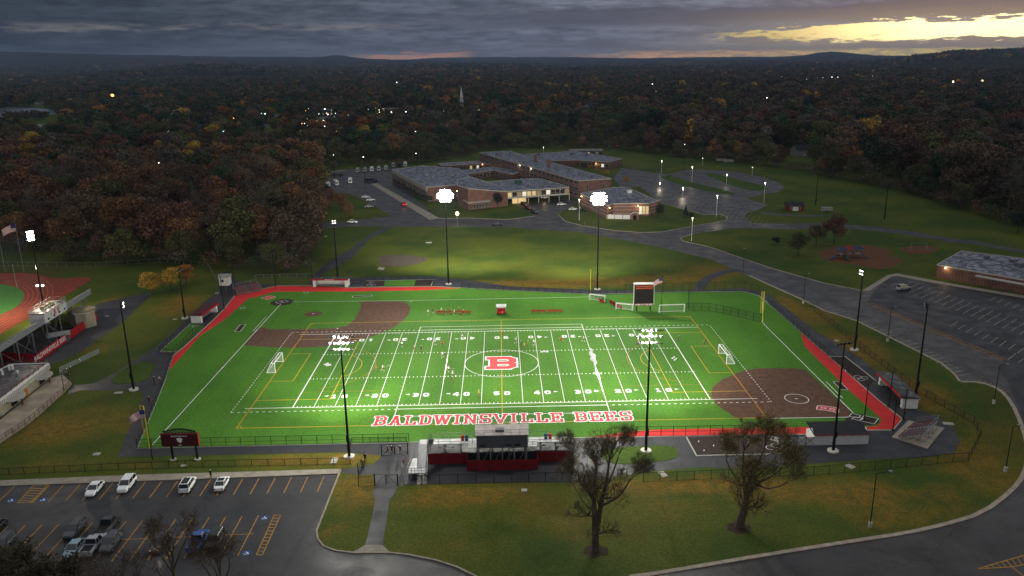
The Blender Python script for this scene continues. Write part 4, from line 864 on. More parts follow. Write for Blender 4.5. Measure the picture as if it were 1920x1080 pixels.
for i in range(7):
    A=P[0].lerp(P[1],i/6.); b=MB(); b.cyl((A.x,A.y+.4,0),(A.x,A.y+.4,3.4),.22,n=8); b.build('column',MATS['fascia'],t)
A=P[0].lerp(P[1],.08); B=P[0].lerp(P[1],.30); b=MB(); b.prism([A+Vector((0,3.5,-4)),B+Vector((0,3.5,-4)),B+Vector((0,8,-4)),A+Vector((0,8,-4))],0,3.35); b.build('entrance_lobby',MATS['glass_lit'],t)
lamp_light('entrance_light',(A.lerp(B,.5)+Vector((0,1.,-4.4))),260,(1,.7,.36),.6,t); lamp_light('entrance_light',(P[0].lerp(P[1],.6)+Vector((0,3,-4.4))),120,(1,.7,.36),.6,t)
mat('green_unit','#27463c',.6)
for q in ((972,345,2.2),(1005,340,1.2),(940,346,1.2)): rooftop(t,q[:2],7.2,(q[2]*1.6,q[2]*1.2,q[2]*.8),'metal_grey' if q[2]<2 else 'green_unit')
t,P=building('classroom_block','long three storey brick classroom block with wet flat roof','building',[(899,286),(955,283),(1146,335),(1086,339)],10.)
A,B=P[3],P[0]
for z in (1.2,4.4,7.4): windows(t,B,A,z,z+1.9,26,.72)
windows(t,P[3],P[2],3,8,2,.12)
for q in ((912,290,1.4),(935,291,2.),(958,291,1.3),(985,306,1.5),(1045,317,1.4),(1070,320,1.7),(1090,328,1.6),(1112,332,1.2),(1030,307,1.)): rooftop(t,q[:2],10.,(q[2]*1.8,q[2]*1.4,q[2]))
for q in ((1004,303),(1029,313)):
    p=G(q[0],q[1],10); b=MB(); b.box((p.x,p.y,12.2),(2.4 if q[0]>1010 else 1.6,2.,4.4)); b.build('chimney',MATS['brick'],t)
wall_lamp(t,G(976,309,9.3),200,(1,.9,.7),Vector((-.5,-.5,0)),'lamp_white'); wall_lamp(t,G(997,315,9.3),200,(1,.9,.7),Vector((-.5,-.5,0)),'lamp_white'); wall_lamp(t,G(1008,326,6),110)
t,P=building('north_wing','low north wing of the school reaching towards the meadow','building',[(984,289),(1078,283.5),(1166,297.5),(1142,304),(1080,300),(1030,302)],5.)
windows(t,P[4],P[3],1.2,3.6,8,.7,lit=(5,6)); wall_lamp(t,G(1117,306,3.6),260,(1,.62,.22)); wall_lamp(t,G(1151,304,3.6),260,(1,.55,.18)); windows(t,P[3],P[2],1.2,3.2,4,.6)
for q in ((1010,291,1.2),(1072,290,1.4),(1100,292,1.2)): rooftop(t,q[:2],5.,(q[2]*1.6,q[2]*1.2,q[2]))
t,P=building('courtyard_wing','narrow single storey wing with orange lit doors behind the courtyard','building',[(823,306.5),(905,301.5),(948,306),(925,309),(905,306),(828,311)],4.)
windows(t,P[5],P[4],.4,2.8,12,.7,lit=(1,2,8,10)); 
for q in ((842,311),(850,311),(895,308),(905,308),(911,307)): wall_lamp(t,G(q[0],q[1],3.2),55,(1,.5,.18))
t,P=building('courtyard_range','flat roofed range between the two school courtyards','building',[(850,321),(925,313),(978,322),(960,327),(925,319),(872,327)],4.4)
windows(t,P[4],P[3],.8,3.2,7,.7); windows(t,P[5],P[4],.8,3.2,8,.7)
t,P=building('brick_hall','low brick hall with banded walls at the east end of the school','building',[(1088,363),(1148,352),(1175,351),(1234,377),(1217,381.5),(1150,382),(1139,386)],6.2)
b=MB()
for A,B in ((P[0],P[6]),(P[6],P[5]),(P[5],P[4]),(P[4],P[3])):
    for z in (1.6,3.2,4.8): b.bar(Vector((A.x,A.y,z)),Vector((B.x,B.y,z)),.14,.16,4)
b.build('pale_band',MATS['fascia'],t); windows(t,P[5].lerp(P[4],.72),P[4],1.,5.,3,.9,lit='all'); 
wall_lamp(t,G(1143,389,5.4),200,(1,.6,.25)); wall_lamp(t,G(1196,386,5.2),230,(1,.6,.25)); wall_lamp(t,G(1226,382,5.2),260,(1,.62,.25)); wall_lamp(t,G(1092,368,5.4),110,(1,.6,.25),Vector((-.5,-.3,0)))
for q in ((1180,362,1.4),(1165,364,1.2),(1205,372,1.),(1190,369,1.2)): rooftop(t,q[:2],6.2,(q[2]*1.6,q[2]*1.2,q[2]),'white_paint' if q[0]==1180 else 'metal_grey')
g=G(1161,410); t=thing('garden_wall','low white wall with three posts in front of the brick hall','wall',g); A=G(1137,410);B=G(1182,411); b=MB(); b.bar(A+Vector((0,0,1.)),B+Vector((0,0,1.)),.3,2.,4); b.build('wall',MATS['white_paint'],t)
for i in range(4): p=A.lerp(B,i/3.); b=MB(); b.bar((p.x,p.y-.2,0),(p.x,p.y-.2,2.3),.22,.22,4); b.build('post',MATS['brick'],t)
g=G(1190,412); t=thing('entrance_porch','small porch with a white arched gable beside the low white wall','porch',g); b=MB(); b.box((g.x,g.y+1,1.3),(4,2,2.6)); b.build('porch_wall',MATS['brick'],t); b=MB()
for i in range(8):
    a0_,a1_=math.pi*i/8,math.pi*(i+1)/8; b.bar((g.x+2.1*math.cos(a0_),g.y-.05,2.3+1.1*math.sin(a0_)),(g.x+2.1*math.cos(a1_),g.y-.05,2.3+1.1*math.sin(a1_)),.3,.3,4)
b.build('arch',MATS['white_paint'],t); b=MB(); b.box((g.x,g.y-.05,1.1),(1.6,.1,2.1)); b.build('door',MATS['glass_dark'],t)
b=MB(); b.prism([Vector((g.x-2.,g.y+.02,2.6)),Vector((g.x+2.,g.y+.02,2.6)),Vector((g.x+2,g.y+2,2.6)),Vector((g.x-2,g.y+2,2.6))],2.58,3.2); b.build('roof',MATS['dark_roof'],t)
# --- brick building by the right car park
t,P=building('brick_annex','single storey brick building with wet flat roof beside the empty car park','building',[(1757,496.5),(1803,471),(1925,486),(2080,505),(2060,548),(1920,525)],4.4)
b=MB(); b.bar(G(1830,517,3.6),G(1985,545,3.6),1.6,.35,4); b.build('canopy',MATS['fascia'],t)
for q in ((1868,536),(1930,548)): g=G(*q); b=MB(); b.cyl((g.x,g.y,0),(g.x,g.y,3.5),.16,n=8); b.build('column',MATS['white_paint'],t)
wall_lamp(t,G(1771,502,3.9),110,(1,.75,.45)); windows(t,G(1838,531),G(1920,545),.8,2.8,7,.8,out=.2)
for q in ((1900,492,1.4),(1912,500,1.8),(1850,484,1.)): rooftop(t,q[:2],4.4,(q[2]*1.6,q[2]*1.2,q[2]*.7))
# --- red shed, equipment, houses, steeple
def gable(name,label,cat,c,sz,h,rh,rz,wall,roof,lit=(),nwin=3,group=None,chim=False,door=True,win='glass_dark'):
    t=thing(name,label,cat,(c[0],c[1],0),rz,group); x,y=sz[0]/2,sz[1]/2
    b=MB(); b.add([(-x,-y,0),(x,-y,0),(x,y,0),(-x,y,0),(-x,-y,h),(x,-y,h),(x,y,h),(-x,y,h),(-x,0,h+rh),(x,0,h+rh)],[(0,1,5,4),(2,3,7,6),(1,2,6,9,5),(3,0,4,8,7)]); b.build('wall',MATS[wall],t,local=True)
    e=.35; b=MB(); b.add([(-x-e,-y-e,h-.15),(x+e,-y-e,h-.15),(x+e,0,h+rh+.12),(-x-e,0,h+rh+.12),(-x-e,y+e,h-.15),(x+e,y+e,h-.15)],[(0,1,2,3),(3,2,5,4)]); b.add([(-x-e,-y-e,h-.3),(x+e,-y-e,h-.3),(x+e,0,h+rh-.03),(-x-e,0,h+rh-.03),(-x-e,y+e,h-.3),(x+e,y+e,h-.3)],[(3,2,1,0),(4,5,2,3)]); r_=b.build('roof',MATS[roof],t,local=True)
    if chim: b=MB(); b.box((x*.4,.3,h+rh+.3),(.7,.7,1.8)); b.build('chimney',MATS['brick'],r_,local=True)
    k=0
    for z in ([1.5] if h<4 else [1.5,4.2]):
        for i in range(nwin):
            xx=-x+sz[0]*(i+.5)/nwin
            if door and z<2 and i==nwin//2: continue
            b=MB(); b.box((xx,-y-.04,z),(1.1,.1,1.3)); b.cur=1; b.box((xx,-y-.10,z),(.86,.06,1.06)); b.build('window',[MATS['white_paint'],MATS['glass_lit' if k in lit else win]],t,local=True); k+=1
    if door: b=MB(); b.box((0,-y-.06,1.05),(1.0,.12,2.1)); b.build('door',MATS['white_paint'],t,local=True)
    return t
mat('shed_red','#6e1f1c',.8,.15,1); mat('siding_white','#8c8c88',.8,.1,1); mat('siding_grey','#5d6166',.8,.1,1); mat('siding_tan','#7a6c58',.8,.1,1); mat('shingle','#2c2c30',.9,.2,1)
g=G(1493,396); t=gable('shed','small dark red shed with a white door on the far lawn','shed',(g.x,g.y+3),(8,5),2.6,1.4,-.18,'shed_red','shingle',nwin=2,door=False)
b=MB(); b.box((.2,-2.56,1.1),(2.6,.12,2.)); b.build('door',MATS['white_paint'],t,local=True)
for i,(x,y,sz,rz,wm,lb) in enumerate(((1505,293,(13,9),.25,'siding_white','white two storey house among the trees behind the far meadow'),(1455,292,(11,8),-.3,'siding_grey','small grey house half hidden by bare trees, left of the white house'),(1530,283,(10,8),.6,'siding_white','smaller white house just behind the two storey one'),(1865,304,(22,12),-.1,'shingle','dark long house with pale window frames at the far right'),(1640,298,(12,8),.4,'siding_white','pale house between bare trees right of the golden tree'),(262,290,(11,8),.5,'siding_grey','grey house with a steep roof in the dark trees at the left'),(290,264,(9,7),.1,'siding_white','small house with a red lit sign in the dark trees at the left'),(1030,247,(14,8),0,'siding_white','white roofed house seen over the trees behind the school'),(232,292,(10,7),-.4,'siding_grey','low grey garage beside the steep roofed house'))):
    g=G(x,y); gable('house',lb,'house',(g.x,g.y+4),sz,5.2 if sz[0]>9 else 3.2,3.,rz,wm,'shingle' if i!=7 else 'siding_white',nwin=5,chim=(i%2==0),win='glass_dark' if i!=3 else 'siding_white')
HS.sort()
for i,(hx,hy,u,v) in enumerate(HS):
    g=G(hx,hy); wm=('siding_white','siding_grey','siding_tan','siding_white')[i%4]; dist=1. if hy>215 else 1.25
    gable('house',ordw(i+1)+' of the small houses between the trees, counted from the left',"house",(g.x,g.y),((9+u*5)*dist,8*dist),4.8,2.8,(v-.5)*1.6,wm,('shingle','roof_pale','shingle')[i%3] if 'roof_pale' in MATS or mat('roof_pale','#5a5f68',.8) else '',nwin=3,lit=(0,2) if i%3==0 else (),group='houses between the trees',chim=i%2==0)
for i,(x,y,sz,h,wm,lb) in enumerate(((600,236,(46,20),9,'siding_tan','pale town block with many small lights'),(625,222,(30,16),12,'siding_grey','taller grey building at the back of the town centre'),(735,214,(26,16),8,'brick','low red brick building with bright lamps in the town'),(560,214,(24,14),7,'siding_white','small white building left of the town blocks'),(568,246,(30,10),4,'siding_white','long low white roof in front of the town blocks'),(1100,292,(26,10),4,'siding_grey','low building behind the school roofs'),(712,240,(14,10),9,'siding_white','narrow white building below the brick one'))):
    p=G(x,y); x_,y_=sz[0]/2,sz[1]/2; P=[Vector((p.x+a*x_,p.y+6+b_*y_,h)) for a,b_ in ((-1,-1),(1,-1),(1,1),(-1,1))]
    t,P=building('town_building',lb,'building',[(0,0)]*4,h,wm,'wet_sheen_roof',pts=P,edge=.5); windows(t,P[0],P[1],1.,2.8,8,.5,lit=(1,4,6))
    if h>7: windows(t,P[0],P[1],5.,6.8,8,.5,lit=(0,3))
g=G(866,210); t=thing('church','white church with a slender spire above the trees','church',g); b=MB(); b.box((g.x,g.y+12,5),(12,22,10)); b.build('nave',MATS['siding_white'],t)
b=MB(); b.add([(g.x-6.4,g.y+1,9.9),(g.x+6.4,g.y+1,9.9),(g.x,g.y+1,15),(g.x-6.4,g.y+23.5,9.9),(g.x+6.4,g.y+23.5,9.9),(g.x,g.y+23.5,15)],[(0,1,2),(4,3,5),(1,4,5,2),(3,0,2,5)]); b.build('roof',MATS['shingle'],t)
b=MB(); b.box((g.x,g.y,9),(5.5,5.5,18)); b.box((g.x,g.y,20),(4,4,4.2)); b.build('tower',MATS['white_paint'],t); b=MB(); b.cyl((g.x,g.y,22),(g.x,g.y,37),2.3,.15,8); b.build('spire',mat('spire_white',(.8,.8,.8,1),.6),t)
mat('industrial_white','#8b94a2',.7)
for i,(x,y,wd,lb) in enumerate(((1062,134,60,'long pale greenhouse roof in the far fields'),(1085,132,40,'short pale farm roof right of the long greenhouse roof'),(1535,148,90,'far pale warehouse among the trees'),(1480,126,120,'distant long pale shed at the edge of the grey field'))):
    p=G(x,y); b=MB(); b.prism([(p.x,p.y,0),(p.x+wd,p.y,0),(p.x+wd,p.y+40,0),(p.x,p.y+40,0)],0,14); o=b.build('farm_building',MATS['industrial_white']); o['label']=lb; o['category']='building'
# ================================================================== LEFT STADIUM
def frame_box(b,a,c,h,w=.06): pass
A=G(60.7,665); B=G(167,591); Dv=(B-A).normalized(); Nv=Vector((-Dv.y,Dv.x,0)); 
t=thing('grandstand','tall steel grandstand with white deck beside the red running track','grandstand',A,math.atan2(Dv.y,Dv.x))
Ln=(B-A).length; X0=-38; X1=Ln+2
b=MB()
for i in range(13):
    zt=6.2-i*.42; yy=.4+i*.8; b.box(((X0+X1)/2,yy,zt),(X1-X0,.74,.08)); b.box(((X0+X1)/2,yy+.36,zt-.2),(X1-X0,.05,.34))
b.build('seating_deck',mat('deck_alu','#6a6c70',.5,.15,.6,metal=.2),t,local=True)
b=MB(); b.box(((X0+X1)/2,-.25,6.2),(X1-X0,.9,.12)); b.build('walkway',mat('deck_white','#bdbdbb',.6,.1,.6),t,local=True)
b=MB(); b.box(((X0+X1)/2,-.74,6.9),(X1-X0,.05,1.5)); b.build('back_panel',mat('perforated_panel','#8f9296',.6,.25,3,metal=.3),t,local=True)
b=MB(); 
for z in (7.2,6.6): b.bar((X0,10.8,z-5.6),(X1,10.8,z-5.6),.07,.07,4)
for i in range(int((X1-X0)/3)+1): b.bar((X0+i*3,10.8,.4),(X0+i*3,10.8,1.6),.07,.07,4)
for z in (7.8,): b.bar((X0,-.74,z),(X1,-.74,z),.08,.08,4)
b.bar((X1,-.7,7.6),(X1,10.8,1.9),.07,.07,4); b.build('railing',MATS['galv'],t,local=True)
for i in range(int((X1-X0)/7.5)+1):
    x=X0+1+i*7.5; b=MB()
    for y,z in ((-.6,6.2),(4.5,3.9),(9,1.6)): b.bar((x,y,0),(x,y,z),.24,.24,4)
    b.bar((x,-.6,.3),(x,4.5,3.8),.12,.12,4); b.bar((x,-.6,5.9),(x,9,1.5),.16,.2,4)
    if i<int((X1-X0)/7.5) and i%2==0: b.bar((x,-.6,.2),(x+7.5,-.6,5.9),.1,.1,4); b.bar((x,-.6,5.9),(x+7.5,-.6,.2),.1,.1,4)
    b.build('support_frame',MATS['galv'],t,local=True)
def loc_of(px,z): return mw(t).inverted()@G(px[0],px[1],z)
p0=loc_of((56,596),8.); p1=loc_of((118,570),8.)
tp_=t; t=thing('press_box','white press box with red letters on its back, on top of the grandstand','press box',mw(tp_)@Vector((p0.x,-1.2,6.26)),math.atan2(Dv.y,Dv.x)); wl_=p1.x-p0.x
b=MB(); b.box((wl_/2,2.,1.35),(wl_,4.,2.7)); b.build('wall',MATS['white_paint'],t,local=True); b=MB(); b.box((wl_/2,2.,2.78),(wl_+.3,4.3,.14)); b.build('roof',MATS['dark_roof'],t,local=True)
b=MB()
for (a,c_) in (((0,0),(wl_,0)),((0,4),(wl_,4)),((0,0),(0,4)),((wl_,0),(wl_,4))):
    for z in (3.35,3.9): b.bar((a[0],a[1],z),(c_[0],c_[1],z),.06,.06,4)
for i in range(9): 
    for y in (0,4): b.bar((wl_*i/8,y,2.8),(wl_*i/8,y,3.9),.06,.06,4)
b.build('roof_railing',MATS['galv'],t,local=True)
for i in range(4): b=MB(); b.box((wl_*(i*2+1.2)/8,-.03,.75),(.8,.08,.5)); b.build('window',MATS['glass_dark'],t,local=True)
def text(name,s,m,size,parent,loc,rot=(R(90),0,0),ext=.01,align='CENTER',sx=1.,bold=.0):
    cu=bpy.data.curves.new(name,'FONT'); cu.body=s; cu.size=size; cu.extrude=ext; cu.align_x=align; cu.align_y='CENTER'; cu.offset=bold; cu.resolution_u=3
    o=bpy.data.objects.new(name,cu); C.objects.link(o); dg=bpy.context.evaluated_depsgraph_get(); me=bpy.data.meshes.new_from_object(o.evaluated_get(dg)); bpy.data.objects.remove(o)
    me.materials.clear(); me.materials.append(MATS[m]); o=bpy.data.objects.new(name,me); C.objects.link(o); o.parent=parent; o.location=loc; o.rotation_euler=rot; o.scale=(sx,1,1); return o
mat('sign_red',(.5,.02,.02,1),.6); mat('sign_white',(.85,.85,.85,1),.6)
for i,k in enumerate('BC'[:1]+'V'): text('emblem_letter',k,'sign_red',1.9,t,(wl_*(.45+.16*i),-.05,1.55),bold=.05)
text('notice','STAFF'[:0]+'B',"sign_red",.6,t,(wl_*.3,-.05,1.6))
rooft=t
for i in range(3): b=MB(); b.box((wl_*(.35+.17*i),2.2,3.2),(1.1,1.1,.8)); b.build('rooftop_box',mat('yellow_box','#9a9560',.7),t,local=True)
# red windscreen fence at the back of the stand, with lettering
def screen(name,label,A,B,h,m,cat='fence',posts=True,thick=.06):
    A=Vector((A.x,A.y,0));B=Vector((B.x,B.y,0)); d=B-A; Lg=d.length; t=thing(name,label,cat,A,math.atan2(d.y,d.x)); b=MB(); b.box((Lg/2,0,h/2+.05),(Lg,thick,h)); b.build('screen_panel',MATS[m],t,local=True)
    if posts:
        n=max(2,int(Lg/3.2)+1)
        for i in range(n): b=MB(); b.cyl((Lg*i/(n-1),.08,0),(Lg*i/(n-1),.08,h+.15),.05,n=6); b.build('post',MATS['black_metal'],t,local=True)
    return t,Lg
mat('screen_red','#a01418',.8,.15,.8)
t,Lg=screen('fence_screen','long red windscreen fence with white lettering behind the grandstand',G(71,680),G(183,599),2.2,'screen_red')
text('lettering','BALDWINSVILLE BEES','sign_white',1.75,t,(Lg*.20,-.06,1.25))
screen('fence_screen','red windscreen fence running out of the frame under the grandstand',G(-60,671),G(70.4,680),2.2,'screen_red')
screen('fence_screen','short red screen around the small building at the end of the grandstand',G(150,618),G(183,598),2.4,'screen_red') if 0 else 0
t,P=building('ticket_booth','cream booth with a round tan roof under the end of the grandstand','hut',[(127,582),(149,574),(176,575),(177,583),(160,588),(140,590)],4.4,'cream_block','cream_block',edge=.2)
b=MB(); c_=ctr(P); b.ell((c_.x,c_.y,4.4),(4.,3.,.8),12,6); b.build('dome_roof',mat('tan_roof','#6f664f',.9,.1,1),t)
g=G(112,640); t=gable('equipment_shed','small grey shed with a white roof edge under the grandstand','shed',(g.x,g.y),(5,3),2.2,.5,.5,'siding_grey','siding_white',nwin=1,door=False)
# concession building and terrace
t,P=building('concession_building','cream block concession building with red railed flat roof','building',[(91,682),(19.5,684),(-8,698),(-90,735),(-110,800),(0,750)],[3.7]*6,'cream_block','dark_roof',edge=.5,fascia='white_paint')
b=MB(); n=len(P)
for i in (0,1,4,5):
    a,c_=P[i],P[(i+1)%n]; k=max(2,int((c_-a).length/2.2))
    for z in (.55,1.): b.bar(a+Vector((0,0,z)),c_+Vector((0,0,z)),.07,.07,4)
    for q in range(k+1): p=a.lerp(c_,q/k); b.bar(p,p+Vector((0,0,1.)),.09,.09,4)
b.build('roof_railing',mat('rail_maroon','#5c1d22',.6),t)
A=P[5]; B=P[0]; dv=(B-A).normalized(); nv=Vector((dv.y,-dv.x,0)); Lq=(B-A).length; b=MB()
for i in range(30): p=A+dv*(Lq*i/29)+nv*.08; b.box((p.x,p.y,3.),(.2,.2,1.1),math.atan2(dv.y,dv.x))
b.build('wall_brackets',MATS['white_paint'],t)
for f,px in ((.80,None),(.22,None)):
    c_=A+dv*(Lq*f)+nv*.1; b=MB(); pts=[]
    for i in range(13): a_=math.pi*i/12; pts.append(c_+dv*(2.9*math.cos(a_))+nv*(2.3*math.sin(a_))+Vector((0,0,-1.25)))
    b.prism(pts,2.2); b.build('awning',mat('awning','#a49f97',.7,.1,1),t); q=c_+nv*1.7; b=MB(); b.cyl((q.x,q.y,0),(q.x,q.y,2.3),.14,n=8); b.build('awning_post',MATS['rail_maroon'],t)
    b=MB(); b.box((c_.x+nv.x*.05,c_.y+nv.y*.05,1.2),(2.2,.12,1.3),math.atan2(dv.y,dv.x)); b.build('serving_hatch',MATS['glass_dark'],t)
q=A+dv*(Lq*.47)+nv*.1; b=MB(); b.box((q.x,q.y,1.05),(1.1,.12,2.1),math.atan2(dv.y,dv.x)); b.build('door',mat('door_orange','#b06a2c',.6),t); lamp_light('door_light',q+nv*1.2+Vector((0,0,2.2)),55,(1,.85,.5),.3,t)
for q in ((18,694),(24,693),(33,700),(5,703)): p=G(q[0],q[1],3.7); b=MB(); b.cyl((p.x,p.y,3.7),(p.x,p.y,4.9 if q[0]<30 else 4.4),.28,n=8); b.build('roof_vent',MATS['white_paint'],t)
ter=[(98,712),(118,706),(135,721),(120,738),(110,746),(83,771),(48,800),(0,832),(-60,860),(-60,800),(0,792)]
b=MB(); b.prism(GP(*ter),0,.5); S(b,'concrete_terrace',mat('terrace','#9c8f7c',.85,.22,.35,bump=.1))
# ================================================================== CENTRE STAND
y0=G(803.6,871).y; xl=G(803.6,871).x; xr=G(1075,866).x; yc0=G(940,882).y; xcl=G(876,882).x; xcr=G(1008.5,880).x
t=thing('grandstand','low red skirted grandstand with white deck in the middle of the near touchline','grandstand',((xl+xr)/2,y0,0))
ZD=4.1; NR=7
b=MB(); b.box(((xl+xr)/2,y0+1.,ZD),(xr-xl,2.0,.12)); b.build('walkway',MATS['deck_white'],t)
b=MB()
for i in range(NR+1): b.box(((xl+xr)/2,y0+1.95+i*.75,ZD-.42*(i+.5)),(xr-xl,.05,.46))
b.build('light_stop_risers',MATS['deck_alu'],t)  # added closures, unseen, that stop floodlight reaching under the rows
b=MB()
for i in range(NR): b.box(((xl+xr)/2,y0+2.3+i*.75,ZD-.42*(i+1)),(xr-xl,.72,.07)); b.box(((xl+xr)/2,y0+2.2+i*.75,ZD-.42*(i+1)+.38),(xr-xl-.6,.28,.05))
b.build('seat_rows',MATS['deck_alu'],t)
def rail(b,a,c_,z0,h=1.1,n=None,w=.06):
    a=Vector(a);c_=Vector(c_); L_=(c_-a).length; n=n or max(1,int(L_/2))
    for k in (.5,1.): b.bar(a+Vector((0,0,h*k)),c_+Vector((0,0,h*k)),w,w,4)
    for i in range(n+1): p=a.lerp(c_,i/n); b.bar(p,p+Vector((0,0,h)),w,w,4)
b=MB(); rail(b,(xl,y0,ZD),(xr,y0,ZD),0); ye=y0+2.2+NR*.75; rail(b,(xl,ye,1.4),(xr,ye,1.4),0,1.3); rail(b,(xr,y0,ZD),(xr,ye,1.6),0); rail(b,(xl,y0+2.,ZD),(xl,ye,1.6),0)
b.build('railing',MATS['galv'],t)
for a_,c_ in ((xl,xcl),(xcr,xr)): b=MB(); b.box(((a_+c_)/2,y0-.05,1.15),(c_-a_,.06,2.1)); b.build('red_skirt',mat('skirt_red','#74101a',.75,.25,.5),t)
U=[Vector((xcl,y0,.05)),Vector((xcl,yc0,.05)),Vector((xcr,yc0,.05)),Vector((xcr,y0,.05))]; b=MB(); b.strip([(p.x,p.y) for p in U],.06,.05,2.15); b.build('red_skirt',MATS['skirt_red'],t)
for i in range(10):
    x=xl+(xr-xl)*i/9; b=MB(); b.bar((x,y0+.1,0),(x,y0+.1,ZD),.14,.14,4); b.bar((x,y0+4,0),(x,y0+4,2.4),.12,.12,4); b.bar((x,y0+.1,ZD-.2),(x,y0+6.6,.5),.12,.16,4); b.bar((x,y0+.1,2.2),(x,y0+4,.1),.08,.08,4); b.build('support_frame',MATS['galv'],t)
b=MB()
for i in range(16):
    x=xl+(xr-xl)*(i+.5)/16
    if i in (1,2,5,10,12,14): b=MB(); b.box((x,y0-.12,ZD-.55),(1.3,.05,.22)); b.build('riser_plate',MATS['white_paint'],t)
# press box on top
xa=G(894,835.5,4.4).x; xb=G(989.5,835.5,4.4).x; yb_=yc0+.1
t=thing('press_box','grey press box on steel columns over the middle of the stand','press box',((xa+xb)/2,yb_,0))
mat('pb_grey','#565a63',.65,.08,.8); mat('pb_roof','#9b958f',.7,.15,.8)
b=MB(); b.box(((xa+xb)/2,yb_+2.,5.75),(xb-xa,4.,2.5)); b.build('wall',MATS['pb_grey'],t)
b=MB(); b.box(((xa+xb)/2,yb_+2.,7.08),(xb-xa+.5,4.5,.16)); b.build('roof',MATS['pb_roof'],t)
b=MB(); X0_,X1_=xa-.2,xb+.2
for a_,c_ in (((X0_,yb_-.2),(X1_,yb_-.2)),((X0_,yb_+4.2),(X1_,yb_+4.2)),((X0_,yb_-.2),(X0_,yb_+4.2)),((X1_,yb_-.2),(X1_,yb_+4.2))): rail(b,(*a_,7.16),(*c_,7.16),0,1.05,6 if a_[1]==c_[1] else 2)
b.build('roof_railing',MATS['galv'],t)
b=MB(); b.box(((xa+xb)/2-.4,yb_+1.4,7.45),(1.6,.9,.5)); b.build('hatch',MATS['metal_grey'],t)
for x in (.12,.62,.80): b=MB(); q=xa+(xb-xa)*x; b.box((q,yb_-.03,5.05),(1.1,.08,.34)); b.build('window',MATS['glass_dark'],t)
for i in range(5):
    x=xa+.3+(xb-xa-.6)*i/4; b=MB(); b.bar((x,yb_+.2,0),(x,yb_+.2,4.5),.2,.2,4); b.bar((x,yb_+3.7,0),(x,yb_+3.7,4.5),.2,.2,4)
    if i<4: b.bar((x,yb_+.2,.3),(x+(xb-xa-.6)/4,yb_+.2,4.4),.08,.08,4)
    b.build('column',MATS['galv'],t)
for s,(a_,c_) in enumerate(((G(878,834,4).x,xa),(xb,G(1007,834,4).x))): b=MB(); b.box(((a_+c_)/2,yb_+1.,4.5),(abs(c_-a_),1.6,.14)); rail(b,(min(a_,c_),yb_+.2,4.55),(max(a_,c_),yb_+.2,4.55),0,1.,2); b.build('side_platform',MATS['deck_white'],t)
# access ramp at the left end
A=G(765,886,1.2); B=G(797,889,1.2); t=thing('access_ramp','white switchback access ramp at the left end of the stand','ramp',((A.x+B.x)/2,A.y,0))
xm=(A.x+B.x)/2; yT=y0+1.; m_=MATS['deck_white']
b=MB(); b.box((xm,A.y+.6,1.2),(B.x-A.x,1.9,.12)); b.build('landing',m_,t)
b=MB(); b.bar((A.x+.8,A.y+1.4,1.2),(A.x+.8,yT+1.2,.12),1.5,.1,4); b.bar((B.x-.8,A.y+1.4,1.2),(B.x-.8,yT-1.,ZD),1.5,.1,4); b.box((B.x-.2,yT,ZD),(2.6,1.9,.12)); b.build('ramp_deck',m_,t)
b=MB()
for x,zt in ((A.x+.02,.1),(A.x+1.55,.1),(B.x-1.58,ZD),(B.x-.02,ZD)): rail(b,(x,A.y+1.5,1.2),(x,yT,zt),0,1.05,6)
rail(b,(A.x,A.y-.35,1.2),(B.x,A.y-.35,1.2),0,1.05,5); rail(b,(A.x,A.y-.35,1.2),(A.x,A.y+1.5,1.2),0,1.05,1); rail(b,(B.x,A.y-.35,1.2),(B.x,A.y+1.5,1.2),0,1.05,1); b.build('railing',MATS['galv'],t)
for x in (A.x+.1,xm,B.x-.1): b=MB(); b.bar((x,A.y,0),(x,A.y,1.2),.12,.12,4); b.build('leg',MATS['galv'],t)
for f in (.35,.7): b=MB(); b.bar((B.x-.8,A.y+1.4+(yT-A.y-2.4)*f,0),(B.x-.8,A.y+1.4+(yT-A.y-2.4)*f,1.2+(ZD-1.2)*f-.05),.12,.12,4); b.build('leg',MATS['galv'],t)
# small items on the stand deck
for i,(x,m,lb) in enumerate(((868,'bin_red','red litter bin on the stand deck left of the press box'),(875.5,'bin_blue','blue recycling bin next to the left red bin'),(1031,'bin_red','red litter bin on the stand deck right of the press box'),(1023,'bin_blue','blue recycling bin next to the right red bin'))):
    mat('bin_red','#b02418',.6); mat('bin_blue','#2a4a7a',.6); p=G(x,819,ZD+.06); t=thing('litter_bin',lb,'bin',(p.x,y0+1.2,ZD+.07),0,'bins on the stand'); b=MB(); b.cyl((0,0,0),(0,0,.95),.30,.36,10); b.build('body',MATS[m],t,local=True); b=MB(); b.cyl((0,0,.95),(0,0,1.1),.38,.2,10); b.build('lid',MATS[m],t,local=True)
